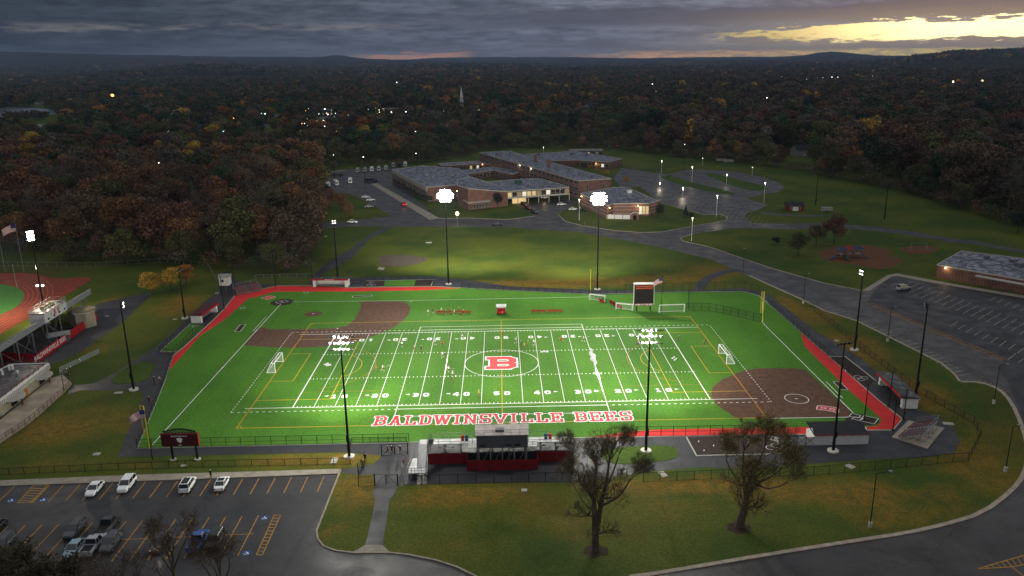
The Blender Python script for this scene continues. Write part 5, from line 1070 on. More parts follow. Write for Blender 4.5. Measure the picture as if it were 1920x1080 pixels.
# ================================================================== FENCES
def netmat(name,col,a,sc_=2.):
    m=bpy.data.materials.new(name); m.use_nodes=True; b=m.node_tree.nodes['Principled BSDF']; b.inputs['Base Color'].default_value=L(col); b.inputs['Alpha'].default_value=a; b.inputs['Roughness'].default_value=.7; MATS[name]=m
netmat('chain_link','#15181a',.16); netmat('netting','#121416',.13); netmat('white_net','#c8ccc8',.22); netmat('green_net','#9fb09a',.20); netmat('screen_grey','#8f9a90',.45)
def fence(label,px,h,sp=3.,mesh='chain_link',name='chain_link_fence',post=.055,group=None,pm='black_metal',rails=True,pts=None):
    P=pts or GP(*px); t=thing(name,label,'fence',P[0],0,group); tot=0; n=0; rb=MB(); mb=MB()
    for a,c_ in zip(P,P[1:]):
        d=c_-a; Lg=d.length; k=max(1,round(Lg/sp))
        for i in range(k+(1 if c_ is P[-1] else 0)):
            q=a+d*(i/k)
            if n<98: b=MB(); b.cyl((q.x,q.y,0),(q.x,q.y,h+.08),post,n=5); b.build('post',MATS[pm],t)
            n+=1
        if rails: rb.bar(a+Vector((0,0,h)),c_+Vector((0,0,h)),.06,.06,4); rb.bar(a+Vector((0,0,.12)),c_+Vector((0,0,.12)),.04,.04,4)
        if rails=='mid': rb.bar(a+Vector((0,0,h*.5)),c_+Vector((0,0,h*.5)),.05,.05,4)
        u=d.normalized(); nn_=Vector((-u.y,u.x,0))*.004
        mb.quad(a+nn_,c_+nn_,c_+nn_+Vector((0,0,h)),a+nn_+Vector((0,0,h)))
    if rails: rb.build('rail',MATS[pm],t)
    mb.build('mesh_panel',MATS[mesh],t); return t
fence('tall black chain link fence along the near touchline left of the stand',[(257.5,841),(480,836),(767,830)],2.,2.9,rails='mid')
fence('black chain link fence at the near right touchline in front of the red track',[(1193,819),(1285,818),(1400,816),(1462,815)],2.2,2.6,rails='mid')
fence('low black fence in the grass above the car park',[(-40,893),(160,884),(380,876),(657,871)],1.4,2.9)
fence('black fence behind the stand along the front lawn',[(757,910),(960,905),(1085,903)],1.9,3.)
fence('black fence on the golden grass between the two big trees and beyond',[(1206,904),(1237,903),(1365,897),(1525,892),(1640,882),(1757,870),(1815,865)],1.8,3.)
fence('dark fence curving round the right end of the asphalt walk',[(1815,865),(1838,820),(1826,795),(1720,735),(1690,712),(1640,675),(1570,618),(1520,578)],1.6,3.)
fence('black fence between the turf and the far grass behind the benches',[(865,540.5),(960,545.5),(1105,552.5),(1172,552)],1.5,2.7)
fence('tall black outfield fence behind the scoreboard and flag',[(1172,552),(1280,548),(1340,547),(1395,547),(1422,554)],3.2,2.9)
fence('black fence enclosing the corner by the right foul pole',[(1285,583),(1329,583),(1370,591),(1427,605)],2.4,2.6,rails='mid')
fence('black fence joining the outfield fence to the white net goal',[(1291,583),(1291,548)],2.8,3.2); fence('black fence running from the outfield to the small goals',[(1105,552),(1130,566),(1158,578)],1.4,2.)
fence('black fence on the outer edge of the right red track',[(1440,569.5),(1501,624),(1552,668),(1600,709)],1.8,2.6)
fence('black fence on the outer edge of the left red track',[(258,840),(290,762),(316,696),(325,667)],1.5,2.8)
fence('black fence around the small left bullpen',[(325,667),(300,661),(357,607),(372,594)],1.6,2.6); fence('black fence between the left bullpen and the red track',[(327,663),(378,612)],1.6,2.6)
fence('black fence around the bullpen behind home run corner',[(652,536),(687,527),(814,524),(812,537)],1.5,3.)
fence('fence along the edge of the wood above the mown bank',[(-20,498),(180,500),(300,492),(390,500),(406,528)],1.5,4.,pm='galv',name='wood_edge_fence')
fence('short rail fence on the far path by the wood',[(480,522),(540,520),(590,520)],1.2,3.,pm='galv',name='rail_fence')
t=fence('tan barrier rail along the touchline beside the left light pole',[(657,834),(660,830),(762,829)],1.1,4.)
# long pale windscreen on the left lawn
P=[G(112,698),G(187,662)]; t=thing('windscreen_fence','long translucent pale green windscreen leaning along the left lawn','fence',P[0]); b=MB(); b.bar(P[0]+Vector((0,0,.65)),P[1]+Vector((0,0,.65)),.05,1.3,4); b.build('screen_panel',MATS['screen_grey'],t)
for f in (0,.25,.5,.75,1): q=P[0].lerp(P[1],f); b=MB(); b.cyl((q.x,q.y,0),(q.x,q.y,1.4),.05,n=5); b.build('post',MATS['galv'],t)
P=GP((112,706),(128,698),(135,720),(98,712)); fence('maroon and white railing at the end of the concrete terrace',None,1.1,1.5,mesh='screen_grey',name='railing',pts=P[:3],pm='rail_maroon')
fence('curving maroon railing along the outer edge of the concrete terrace',None,1.5,1.9,name='railing',pts=GP((135,721),(120,738),(110,746),(83,771),(48,800),(0,832),(-60,860)),pm='rail_maroon',rails='mid')
# gates
def gate(label,A,B,h,leaves=2,opened=0.):
    A=Vector(A);B=Vector(B); t=thing('gate',label,'gate',(A+B)/2); 
    for p in (A,B): b=MB(); b.cyl((p.x,p.y,0),(p.x,p.y,h+.25),.08,n=6); b.build('post',MATS['black_metal'],t)
    for k in range(leaves):
        a=A.lerp(B,k/leaves); c_=A.lerp(B,(k+1)/leaves); b=MB(); u=(c_-a)*.03; a=a+u;c_=c_-u
        for z in (.15,h): b.bar(a+Vector((0,0,z)),c_+Vector((0,0,z)),.07,.07,4)
        b.bar(a+Vector((0,0,.15)),a+Vector((0,0,h)),.07,.07,4); b.bar(c_+Vector((0,0,.15)),c_+Vector((0,0,h)),.07,.07,4)
        b.bar(a+Vector((0,0,.15)),c_+Vector((0,0,h)) if k==0 else c_+Vector((0,0,.15)),.05,.05,4) if k==0 else b.bar(a+Vector((0,0,h)),c_+Vector((0,0,.15)),.05,.05,4)
        b.build('leaf',MATS['black_metal'],t)
gate('closed black double gate across the asphalt walk by the lawn',G(703,911),G(746,911),2.2)
gate('black double gate between the touchline fence and the access ramp',G(716,856),G(765,852),2.4); gate('black gate leaf standing open by the two visitors',G(672,890),G(684,868),2.)
fence('short low fence stub left of the closed double gate',[(673,913),(703,911)],2.,2.)
# ================================================================== POLES, NETS, FLAGS
def hgt(base,top):
    g=G(*base); best=min((abs(PX((g.x,g.y,h*.1))[1]-top[1]),h*.1) for h in range(10,450)); return best[1]
def vpole(label,base,top,r=.12,name='net_pole',group=None,m='black_metal'):
    g=G(*base); h=hgt(base,top); b=MB(); b.cyl((0,0,0),(0,0,h),r,r*.8,8); b.box((0,0,.1),(.5,.5,.2)); o=b.build(name,MATS[m]); o.location=g; o['label']=label; o['category']='pole'
    if group: o['group']=group
    return g,h
N1=[vpole('tall black net pole '+w_,b_,t_) for b_,t_,w_ in (((420,580),(411,512),'at the left end of the dark walk, under the white booth'),((442,554),(438,498),'beside the red bleachers'),((517,537),(513,470),'right of the red bleachers'),((587,536),(581,462),'at the left side of the long home dugout'))]
N2=[vpole('tall black net pole '+w_,b_,t_) for b_,t_,w_ in (((1620,789),(1623,720),'behind the batter\'s circle near the right dugout'),((1674,807),(1680,747),'in the red corner behind home plate'),((1694,787),(1701,730),'at the outermost tip of the red track'),((1666,764),(1676,696),'at the end of the right dugout'))]
def net(label,PP,name='backstop_net'):
    t=thing(name,label,'net',PP[0][0]); b=MB(); c=MB()
    for (a,ha),(q,hq) in zip(PP,PP[1:]): b.quad(a,q,q+Vector((0,0,hq)),a+Vector((0,0,ha))); c.bar(a+Vector((0,0,ha)),q+Vector((0,0,hq)),.05,.05,3)
    b.build('net_panel',MATS['netting'],t); c.build('top_cable',MATS['black_metal'],t)
net('high black backstop net behind the baseball home plate',N1); net('high black backstop net behind the softball home plate',[N2[0],N2[1],N2[2],N2[3]])
def foulpole(label,base,top,lean=None,panel=True):
    g=G(*base); h=hgt(base,top); t=thing('foul_pole',label,'pole',g); b=MB(); b.cyl((0,0,0),(0,0,h),.13,n=8); b.build('pole',mat('foul_yellow','#c8b83a',.6,.1,1),t,local=True)
    if panel:
        b=MB(); b.bar((-.75,0,h*.34),(-.75,0,h),.07,.07,4); b.bar((-.75,0,h*.34),(0,0,h*.34),.07,.07,4); b.bar((-.75,0,h),(0,0,h),.07,.07,4); b.build('wing_frame',MATS['foul_yellow'],t,local=True)
        netmat('yellow_net','#c8b83a',.35); b=MB(); b.quad((-.75,0,h*.34),(0,0,h*.34),(0,0,h),(-.75,0,h)); b.build('wing_net',MATS['yellow_net'],t,local=True)
foulpole('yellow foul pole with side wing at the near left corner of the turf',(281,841),(268,761)); foulpole('thin yellow foul pole by the small goals at the far fence',(1107,549),(1109,505),panel=False); foulpole('yellow foul pole with side wing at the far right corner',(1429,605),(1433,547))
mat('flag_red',(.45,.02,.03,1),.8); mat('flag_white',(.75,.75,.75,1),.8); mat('flag_blue',(.03,.05,.20,1),.8)
def flagpole(plabel,flabel,base,top,fz,fw,dr=-1,m='galv',us=True,group=None,lamp=False):
    g=G(*base); h=hgt(base,top); b=MB(); b.cyl((0,0,0),(0,0,h),.1,.05,8); b.ell((0,0,h+.1),(.14,.14,.14),8,6); o=b.build('flagpole',MATS[m]); o.location=g; o['label']=plabel; o['category']='flagpole'
    if not us: return
    t=thing('flag',flabel,'flag',(g.x,g.y,h-fz)); fh=fw*.55; nS=13
    def wv(u,v): return (dr*(u*fw*.95+.1),.14*fw*math.sin(u*5+v)*u, -v*fh-.38*u*u*fw)
    r_=MB();w_=MB();bl=MB(); K=8
    for s in range(nS):
        b=r_ if s%2==0 else w_
        for k in range(K):
            u0,u1=k/K,(k+1)/K
            if s<7 and u1<=.42: b2=bl
            else: b2=b
            b2.quad(wv(u0,s/nS),wv(u1,s/nS),wv(u1,(s+1)/nS),wv(u0,(s+1)/nS))
    r_.build('red_stripes',MATS['flag_red'],t,local=True); w_.build('white_stripes',MATS['flag_white'],t,local=True); bl.build('blue_canton',MATS['flag_blue'],t,local=True)
flagpole('flagpole in front of the yellow foul pole at the near left corner','striped flag hanging beside the near left foul pole',(286,862),(270,760),1.,3.,m='black_metal')
flagpole('tall grey flagpole beyond the running track','striped flag flying over the running track at the far left',(45,510),(30,415),1.,5.)
flagpole('flagpole right of the big scoreboard','pale striped flag flying right of the big scoreboard',(1240,583),(1242,519),.4,2.8,m='black_metal')
for i,(bb,tt) in enumerate((((10,510),(-2,440)),((32,540),(31,497)))): flagpole(('bare grey pole left of the tall flagpole','short white pole beside the green infield')[i],'',bb,tt,0,0,us=False)
# goals
def goal(label,c,rz,w=7.3,h=2.44,d0=.9,d1=2.1,net='white_net',fm='goal_white',r=.075,group=None):
    mat('goal_white',(.8,.8,.8,1),.5,emit=None); t=thing('soccer_goal',label,'goal',c,rz,group); x=w/2; b=MB()
    b.cyl((-x,0,0),(-x,0,h),r,n=6); b.cyl((x,0,0),(x,0,h),r,n=6); b.cyl((-x-.05,0,h),(x+.05,0,h),r,n=6); b.build('front_frame',MATS[fm],t,local=True)
    b=MB()
    for s in (-x,x): b.cyl((s,0,h),(s,d0,h),.05,n=6); b.cyl((s,d0,h),(s,d1,.05),.05,n=6); b.cyl((s,0,.05),(s,d1,.05),.05,n=6)
    b.cyl((-x,d1,.05),(x,d1,.05),.05,n=6); b.cyl((-x,d0,h),(x,d0,h),.04,n=6); b.build('back_frame',MATS[fm],t,local=True)
    b=MB(); b.quad((-x,d0,h),(x,d0,h),(x,d1,.05),(-x,d1,.05)); b.quad((-x,0,h),(x,0,h),(x,d0,h),(-x,d0,h))
    for s in (-x,x): b.quad((s,0,.05),(s,0,h),(s,d0,h),(s,d1,.05))
    b.build('net',MATS[net],t,local=True); return t
goal('white soccer goal on the left goal line of the turf',(-55.05,24.4,ZT),R(90)); goal('white soccer goal on the right goal line of the turf',(55.05,24.4,ZT),R(-90))
a=G(1236.5,587);b_=G(1283.5,585.5); goal('wide soccer goal with pale green net right of the big scoreboard',((a+b_)/2),math.atan2((b_-a).y,(b_-a).x),w=(b_-a).length,d0=.3,d1=1.2,net='green_net')
a=G(1108,562);b_=G(1120,567); goal('small white goal beside the thin yellow foul pole',G(1119,565),R(-28),w=5.,h=2.,d0=.8,d1=1.2); goal('small white goal standing in front of the red barrier',G(1170,582),R(-22),w=5.,h=2.,d0=.8,d1=1.2)
P=GP((1143,568),(1165,580)); screen('barrier','low red barrier panel between the two small white goals',P[0],P[1],1.1,'screen_red'); P=GP((1124,566),(1131,569)); screen('barrier','short red barrier just right of the thin yellow foul pole',P[0],P[1],1.1,'screen_red')
# big scoreboard (far right)
P0=G(1193.5,583);P1_=G(1219,583); t=thing('scoreboard','big dark scoreboard with white top on two posts at the far touchline','scoreboard',(P0+P1_)/2); xx0=G(1190,571,1.8)
ax_=P0.x-.9; bx_=P1_.x+.9; zb=hgt((1206,583),(1206,572)); zt=hgt((1206,583),(1206,533)); yy=P0.y
b=MB(); b.box(((ax_+bx_)/2,yy,(zb+zt)/2),(bx_-ax_,.6,zt-zb)); b.build('cabinet',mat('board_dark','#17110f',.6,.1,1),t)
b=MB(); b.box(((ax_+bx_)/2,yy+.1,zt+.12),(bx_-ax_+.3,1.6,.25)); b.box((ax_-.06,yy,(zb+zt)/2),(.12,.7,zt-zb)); b.box((bx_+.06,yy,(zb+zt)/2),(.12,.7,zt-zb)); b.build('top_cover',MATS['white_paint'],t)
b=MB(); b.box(((ax_+bx_)/2,yy-.33,zt-.95),(bx_-ax_-.3,.06,1.3)); b.build('score_panel',mat('board_maroon','#521710',.6),t); b=MB(); b.box(((ax_+bx_)/2,yy-.33,zb+.25),(bx_-ax_,.08,.75)); b.build('name_panel',mat('board_tan','#6b1c16',.6),t)
text('lettering','HOME OF THE BEES','sign_white',.62,t,(0,-.40,zb+.27),sx=.95,bold=.012); text('lettering','GUEST   0 0   HOME','digit_orange' if mat('digit_orange','#b0481c',.6,emit=(.9,.2,.05,1),es=.15) else '',.55,t,(0,-.40,zt-.95),sx=.8) if 0 else 0
b=MB()
for i in range(9): 
    for j in range(2): b.box((ax_+.7+(bx_-ax_-1.4)*i/8,yy-.38,zt-.6-j*.6),(.34,.04,.3))
b.build('score_digits',mat('digit_orange','#b0481c',.6,emit=(.9,.25,.08,1),es=.25),t)
for p in (P0,P1_): b=MB(); b.box((p.x,p.y,zb/2),(.3,.3,zb)); b.build('leg',MATS['black_metal'],t)
# maroon scoreboard (near left)
P0=G(326,862);P1_=G(370,863); yy=(P0.y+P1_.y)/2; t=thing('scoreboard','maroon scoreboard with white emblem and arched truss at the near left corner','scoreboard',((P0.x+P1_.x)/2,yy,0)); zb=hgt((348,862.5),(348,836)); zt=hgt((348,862.5),(348,812)); ax_=G(310,836,zb).x; bx_=G(374,836,zb).x
ax_=-0; k_=PX((P0.x,yy,zb))[0]; sc_m=(P1_.x-P0.x)/44.; ax_=P0.x-16*sc_m*1.0; bx_=P1_.x+6*sc_m
b=MB(); b.box(((ax_+bx_)/2,yy,(zb+zt)/2),(bx_-ax_,.5,zt-zb)); b.build('cabinet',mat('board_wine','#4a1016',.6,.1,1),t)
b=MB(); b.box(((ax_+bx_)/2,yy-.27,zt-.06),(bx_-ax_+.1,.05,.12)); b.box((bx_+.04,yy,(zb+zt)/2),(.08,.6,zt-zb)); b.build('edge_trim',mat('trim_red','#8a1a1e',.6),t)
text('lettering','BALDWINSVILLE','sign_white',.42,t,(((ax_+bx_)/2)-t.location.x,-.28,zt-.5)); text('lettering','BEES','sign_white',.3,t,(((ax_+bx_)/2)-t.location.x,-.28,zb+.25))
b=MB(); cx_=(ax_+bx_)/2; cz=(zb+zt)/2-.05
for (dx,dz,rr) in ((-.28,.22,.26),(.02,.3,.28),(.3,.2,.26),(0,0,.34),(.12,-.32,.22),(-.12,-.12,.26),(.22,-.05,.25)): 
    b.poly([(0,0,0),(1,0,0),(0,1,0)]) if 0 else b.add([(cx_+dx+rr*math.cos(i*math.pi/6),yy-.275-(.002*((dx+.3)*10)),cz+dz+rr*math.sin(i*math.pi/6)) for i in range(12)],[tuple(range(12))])
b.build('emblem',MATS['sign_white'],t)
b=MB(); n=10
for i in range(n):
    x0_=ax_+.4+(bx_-ax_-.8)*i/n; x1_=ax_+.4+(bx_-ax_-.8)*(i+1)/n; z0_=zt+.35+.55*math.sin(math.pi*i/n); z1_=zt+.35+.55*math.sin(math.pi*(i+1)/n); b.bar((x0_,yy,z0_),(x1_,yy,z1_),.16,.2,4); b.bar((x0_,yy,zt),(x1_,yy,z1_),.09,.09,4); b.bar((x1_,yy,zt),(x1_,yy,z1_),.09,.09,4); b.bar((x0_,yy,z0_),(x1_,yy,zt),.09,.09,4)
b.build('arched_truss',MATS['black_metal'],t)
for p in (P0,P1_): b=MB(); b.box((p.x,yy,zb/2),(.34,.34,zb)); b.build('leg',MATS['black_metal'],t); b=MB(); b.cyl((p.x,yy,0),(p.x,yy,.25),.62,n=12); b.build('footing',MATS['pad'],t)
# ================================================================== DUGOUTS, BLEACHERS, BOOTH, BENCHES
def dugout(label,A,B,depth,h,roof='screen_red',side=1,txt=None,slope=.5,front_open=True,wallm='white_paint',roofm=None):
    'A-B is the long front edge at the ground'
    A=Vector(A);B=Vector(B); d=B-A; Lg=d.length; t=thing('dugout',label,'dugout',A,math.atan2(d.y,d.x)); D=depth*side; y0_,y1_=min(0,D),max(0,D)
    b=MB(); bk=D; b.box((Lg/2,bk,h/2),(Lg,.2,h)); b.box((.5,(y0_+y1_)/2,h/2),(1.,depth-.2,h-.02)); b.box((Lg-.5,(y0_+y1_)/2,h/2),(1.,depth-.2,h-.02)); b.build('wall',MATS[wallm],t,local=True)
    b=MB(); b.prism([Vector((-.3,y0_-.4,h+slope*(1 if side>0 else 0)+.15)),Vector((Lg+.3,y0_-.4,h+slope*(1 if side>0 else 0)+.15)),Vector((Lg+.3,y1_+.4,h+slope*(0 if side>0 else 1)+.15)),Vector((-.3,y1_+.4,h+slope*(0 if side>0 else 1)+.15))],h+.02); b.build('roof',MATS[roofm or 'dark_roof'],t,local=True)
    b=MB(); yf=(y0_-.45 if side>0 else y1_+.45); b.box((Lg/2,yf,h+.2),(Lg+.6,.08,.5)); b.build('fascia_board',MATS[roof],t,local=True)
    b=MB(); b.box((Lg/2,D*.62,.45),(Lg-2.2,.45,.1)); b.box((Lg/2,D*.62,.22),(Lg-3,.1,.44)); b.build('bench',MATS['galv'],t,local=True)
    b=MB(); rail(b,(1.,0,0),(Lg-1,0,0),0,1.1); b.build('front_rail',MATS['black_metal'],t,local=True)
    if txt: text('lettering',txt,'sign_white',.62,t,(Lg/2,yf-.06,h+.2),sx=1.6)
    return t
mat('screen_red','#a01418'); 
mat('board_wine','#4a1016',.6,.1,1)
dugout('long white home dugout with a red lettered fascia at the far left of the field',G(587,538.5),G(652,538.5),3.,2.5,txt='B E E S')
dugout('white dugout with red roof edge beside the left bullpen',G(409,584),G(378,606),3.,2.3,side=-1,roofm='board_wine')
dugout('white dugout with maroon roof edge at the right side of the softball infield',G(1690,766),G(1646,720),3.2,2.4,side=-1,roofm='dark_roof')
t=thing('dugout','white block dugout with dark sloping roof behind the softball batter circle','dugout',G(1573,835)); A=G(1526,835);B=G(1627,832.5); xq=B.x-A.x; hq=2.1; b=MB()
x0_,x1_=A.x,B.x; ya=A.y; yb2=ya+4.2
b.add([(x0_,ya,0),(x1_,ya,0),(x1_,yb2,0),(x0_,yb2,0),(x0_,ya,hq),(x1_,ya,hq),(x1_,yb2,hq-.6),(x0_,yb2,hq-.6),(x0_,ya+1.6,hq+.8),(x1_,ya+1.6,hq+.8)],[(0,1,5,4),(1,2,6,9,5),(3,0,4,8,7),(2,3,7,6)]); b.build('wall',MATS['white_paint'],t)
b=MB(); b.add([(x0_-.2,ya-.2,hq+.02),(x1_+.2,ya-.2,hq+.02),(x1_+.2,yb2,hq+.75),(x0_-.2,yb2,hq+.75),(x0_-.2,ya-.2,hq+.16),(x1_+.2,ya-.2,hq+.16),(x1_+.2,yb2,hq+.9),(x0_-.2,yb2,hq+.9)],[(3,2,1,0),(4,5,6,7),(0,1,5,4),(1,2,6,5),(2,3,7,6),(3,0,4,7)]); b.build('roof',mat('roof_charcoal','#202125',.75,.15,1),t)
b=MB(); b.box(((x0_+x1_)/2,ya-.23,hq+.08),(x1_-x0_+.4,.05,.16)); b.build('eaves_trim',MATS['trim_red'],t)
# white gated enclosure left of it
P=[G(1462,836),G(1526,835)]; t=thing('white_screen','white enclosure panels with crossed gate bars left of the block dugout','fence',P[0]); d=P[1]-P[0]
for i in range(4):
    a=P[0]+d*(i/4);c_=P[0]+d*((i+1)/4); b=MB(); b.bar(a+Vector((0,0,.95)),c_+Vector((0,0,.95)),.05,1.7,4); b.build('panel',MATS['white_paint'],t); b=MB(); o1=Vector((0,-.06,0)); b.bar(a+o1,a+o1+Vector((0,0,2.1)),.09,.09,4); b.bar(a+o1+Vector((0,0,.2)),c_+o1+Vector((0,0,1.8)),.06,.06,4); b.bar(a+o1+Vector((0,0,1.8)),c_+o1+Vector((0,0,.2)),.06,.06,4); b.build('crossed_bars',MATS['black_metal'],t)
def bleacher(label,c,rz,w,rows,m,cat='bleachers',pitch=.62,rise=.3,aisle=None,group=None):
    t=thing('bleachers',label,cat,c,rz,group)
    for i in range(rows):
        b=MB(); z=.45+i*rise; y=i*pitch
        for s in ((-w/2,w/2),) if not aisle else ((-w/2,-.6),(.6,w/2)): b.box(((s[0]+s[1])/2,y,z),(s[1]-s[0],.28,.06))
        b.build('seat_plank',MATS[m],t,local=True)
        b=MB(); b.box((0,y+.34,z-.3),(w,.3,.04)); b.build('foot_plank',MATS['galv'],t,local=True)
    for i in range(int(w/2)+1): x=-w/2+w*i/int(w/2); b=MB(); b.bar((x,0,.05),(x,rows*pitch,.05),.06,.06,4); b.bar((x,0,.2),(x,rows*pitch-.2,rows*rise+.15),.06,.06,4); b.bar((x,rows*pitch-.3,0),(x,rows*pitch-.3,rows*rise+.2),.06,.06,4); b.build('frame',MATS['galv'],t,local=True)
    b=MB(); yb3=rows*pitch-.1; zt_=rows*rise+.2; rail(b,(-w/2,yb3,zt_),(w/2,yb3,zt_),0,1.,w=.05); rail(b,(-w/2,yb3,zt_),(-w/2,.4,.5),0,1.,w=.05); rail(b,(w/2,yb3,zt_),(w/2,.4,.5),0,1.,w=.05); b.build('guard_rail',MATS['galv'],t,local=True); return t
a=G(446,555);b_=G(492,547); bleacher('red bleachers with a grey aisle in the far left corner',(a+b_)/2+Vector((0,.3,0)),math.atan2((b_-a).y,(b_-a).x)+R(3),(b_-a).length,6,'screen_red',pitch=.8,rise=.32,aisle=1)
P=GP((1672,820),(1703,789),(1771,803),(1739,842)); b=MB(); b.prism(P,0,.12); S(b,'concrete_pad',MATS['concrete'])
a=G(1738,838);b_=G(1762,802); t=bleacher('maroon and grey bleachers on a concrete pad at the right corner',G(1703,813)+Vector((0,0,.12)),R(-135)+R(90)+R(10),9.,7,'board_wine',aisle=1); dv_=G(1600,780)-G(1720,815); t.rotation_euler[2]=math.atan2(dv_.x,-dv_.y); dv_.normalize(); t.location=G(1722,816)+dv_*2.2+Vector((0,0,.12))
t=thing('announcer_booth','small white announcer booth on posts by the left end of the red track','booth',G(425,560)); g=G(425,548); h0=hgt((425,560),(425,538)); t.location=g
b=MB(); b.box((0,0,4.1),(3.0,3.,2.8)); b.build('cabin',MATS['white_paint'],t,local=True); b=MB(); b.prism([(-1.8,-1.8,0),(1.8,-1.8,0),(1.8,1.8,0),(-1.8,1.8,0)],5.5,5.65); b.add([(-1.8,-1.8,5.66),(1.8,-1.8,5.66),(1.8,1.8,5.66),(-1.8,1.8,5.66),(-1.8,0,6.4),(1.8,0,6.4)],[(0,1,5,4),(2,3,4,5),(0,4,3),(1,2,5)]); b.build('roof',MATS['siding_white'],t,local=True)
b=MB(); b.box((-.4,-1.53,4.3),(.7,.06,.9)); b.build('window',MATS['glass_dark'],t,local=True)
for sx_ in (-1.3,1.3):
    for sy_ in (-1.3,1.3): b=MB(); b.bar((sx_,sy_,0),(sx_,sy_,2.7),.2,.2,4); b.build('leg',MATS['black_metal'],t,local=True)
mat('bench_red','#8a3418',.7,.1,1)
def bench(label,a,c_,group='red team benches on the far touchline'):
    d=c_-a; Lg=d.length; t=thing('bench',label,'bench',a+Vector((0,0,ZT)),math.atan2(d.y,d.x),group); b=MB(); b.box((Lg/2,0,.45),(Lg,.55,.08)); b.build('seat',MATS['bench_red'],t,local=True); b=MB(); b.box((Lg/2,.35,.75),(Lg,.06,.4)); b.build('backrest',MATS['bench_red'],t,local=True)
    for f in (.08,.5,.92): b=MB(); b.box((Lg*f,.05,.2),(.08,.5,.4)); b.build('leg',MATS['black_metal'],t,local=True)
for i,(x0_,x1_,y_,s_) in enumerate(((818,848,589.5,'left of the pair, crowded with players'),(851,883,589,'beside the crowded bench, half empty'),(996,1024,587.5,'empty, nearer the middle of the field'),(1026,1055,587,'empty, furthest right'))): bench('long red team bench on the far touchline, '+s_,G(x0_,y_),G(x1_,y_))
# filming cart
g=G(940,589)+Vector((0,0,ZT)); t=thing('utility_cart','red and white cart with a white canopy on the far touchline','cart',g)
b=MB(); b.box((0,0,.75),(2.6,1.6,.7)); b.box((0,.9,1.1),(2.6,.5,1.1)); b.build('body',MATS['screen_red'],t,local=True); b=MB(); b.box((0,.3,2.55),(3.,2.4,.14)); b.build('canopy',MATS['white_paint'],t,local=True); b=MB(); b.box((0,.9,1.75),(2.6,.5,.3)); b.build('white_panel',MATS['white_paint'],t,local=True)
for x in (-1.25,1.25):
    for y in (-.7,1.2): b=MB(); b.bar((x,y,1.0),(x,y,2.5),.08,.08,4); b.build('post',MATS['galv'],t,local=True)
    for y in (-.6,.9): b=MB(); b.cyl((x-.12,y,.33),(x+.12,y,.33),.33,n=12); b.build('wheel',MATS['black_metal'],t,local=True)
text('emblem_letter','V','sign_white',.5,t,(.3,-.83,.8),bold=.02)
# white crumpled tarp on the right 25 yard line
r=np.random.default_rng(4); b=MB(); n=26; Pc=[G(1107,655).lerp(G(1117,687),i/(n-1)) for i in range(n)]; rr=[.12+.36*math.sin(math.pi*min(1,(i+.5)/n*1.02))**1.2+.15*r.random() for i in range(n)]
vs=[];fs=[]
for i,p in enumerate(Pc):
    for j in range(9): a=math.pi*j/8; q=rr[i]*(1+.3*r.random()); vs.append((p.x+q*math.cos(a)*.95+.2*math.sin(i*.7),p.y,ZT+max(0,q*.85*math.sin(a)*(1+.3*r.random()))))
for i in range(n-1):
    for j in range(8): fs.append((i*9+j,i*9+j+1,(i+1)*9+j+1,(i+1)*9+j))
b.add(vs,fs); o=b.build('tarp',mat('tarp_white',(.5,.5,.52,1),.7),label='crumpled white tarp lying along a yard line in the right half of the turf',category='tarp')
for i,(x,y,rz) in enumerate(((1018,660.5,.3),(1024,660.5,-.2),(1262,672,.9),(1266,675,.9),(612,684,.4),(616,686,.4))):
    p=G(x,y); b=MB(); b.box((0,0,.12),(1.3,.3,.22),rz); b.box((.3,.1,.3),(.5,.25,.18),rz+.4); o=b.build('equipment_bag',MATS['tarp_white']); o.location=(p.x,p.y,ZT); o['category']='bag'; o['group']='white bags on the turf'; o['label']=('white bag on the turf right of the centre circle','second white bag right of the centre circle','white bag near the right penalty spot','small white bag beside the one near the right penalty spot','white bag near the left penalty spot','small white bag touching the one near the left penalty spot')[i]
# plate circles in bullpen: white markers
b=MB()
for (x,y) in ((1446,822),(1453,823),(1460,826),(1466,833),(1453,836),(1444,840),(1470,842),(692,534),(697,530),(700,535),(366,612),(1608,707),(1615,712),(1622,709)): p=G(x,y); ring(b,(p.x,p.y),.8,.12,.07,0,300,8)
for x,y in ((1310,828),(1320,845),(1338,836)): p=G(x,y); b.box((p.x,p.y,.07),(.6,.15,.02),1.2)
S(b,'bullpen_plate_markings',MATS['white_line'])
# slabs in the grass
def slab1(x,y,sx,sy,rz,lb): p=G(x,y); b=MB(); b.box((0,0,.06),(sx,sy,.16)); b.box((0,0,.16),(sx*.6,sy*.5,.04)); o=b.build('utility_cover',MATS['pad']); o.location=p; o.rotation_euler[2]=rz; o['label']=lb; o['category']='utility cover'; o['group']='pale utility covers in the grass'
for q in ((627,864,1.1,2.2,.0,'pale concrete cover in the grass right of the left light pole'),(983,920,1.,.9,0,'small pale cover on the lawn below the stand'),(1243,890,1.1,1.9,.3,'pale cover in the golden grass below the oval island'),(1594,875,1.2,1.6,.5,'pale cover behind the fence near the block dugout'),(344,874,1.0,.8,.2,'pale cover in the grass below the maroon scoreboard'),(181,852,1.2,1.,0,'pale cover on the left lawn above the sidewalk'),(222,737,1.7,.9,.1,'pale cover beside the left light pole on the lawn'),(1778,795,2.,1.1,-.2,'pale cover beside the right bleachers'),(200,593,1.,.7,0,'pale cover at the tarmac bend near the grandstand'),(328,599,1.2,.7,.1,'pale cover on the mown bank'),(407,550,1.2,.7,.1,'pale cover by the announcer booth'),(1569,639,1.2,.8,-.5,'pale cover on the golden strip right of the field'),(611,443,1.,1.,0,'pale cover near the end of the wood'),(804,455,2.4,1.6,.0,'pale cover in the middle of the practice lawn')): slab1(*q)
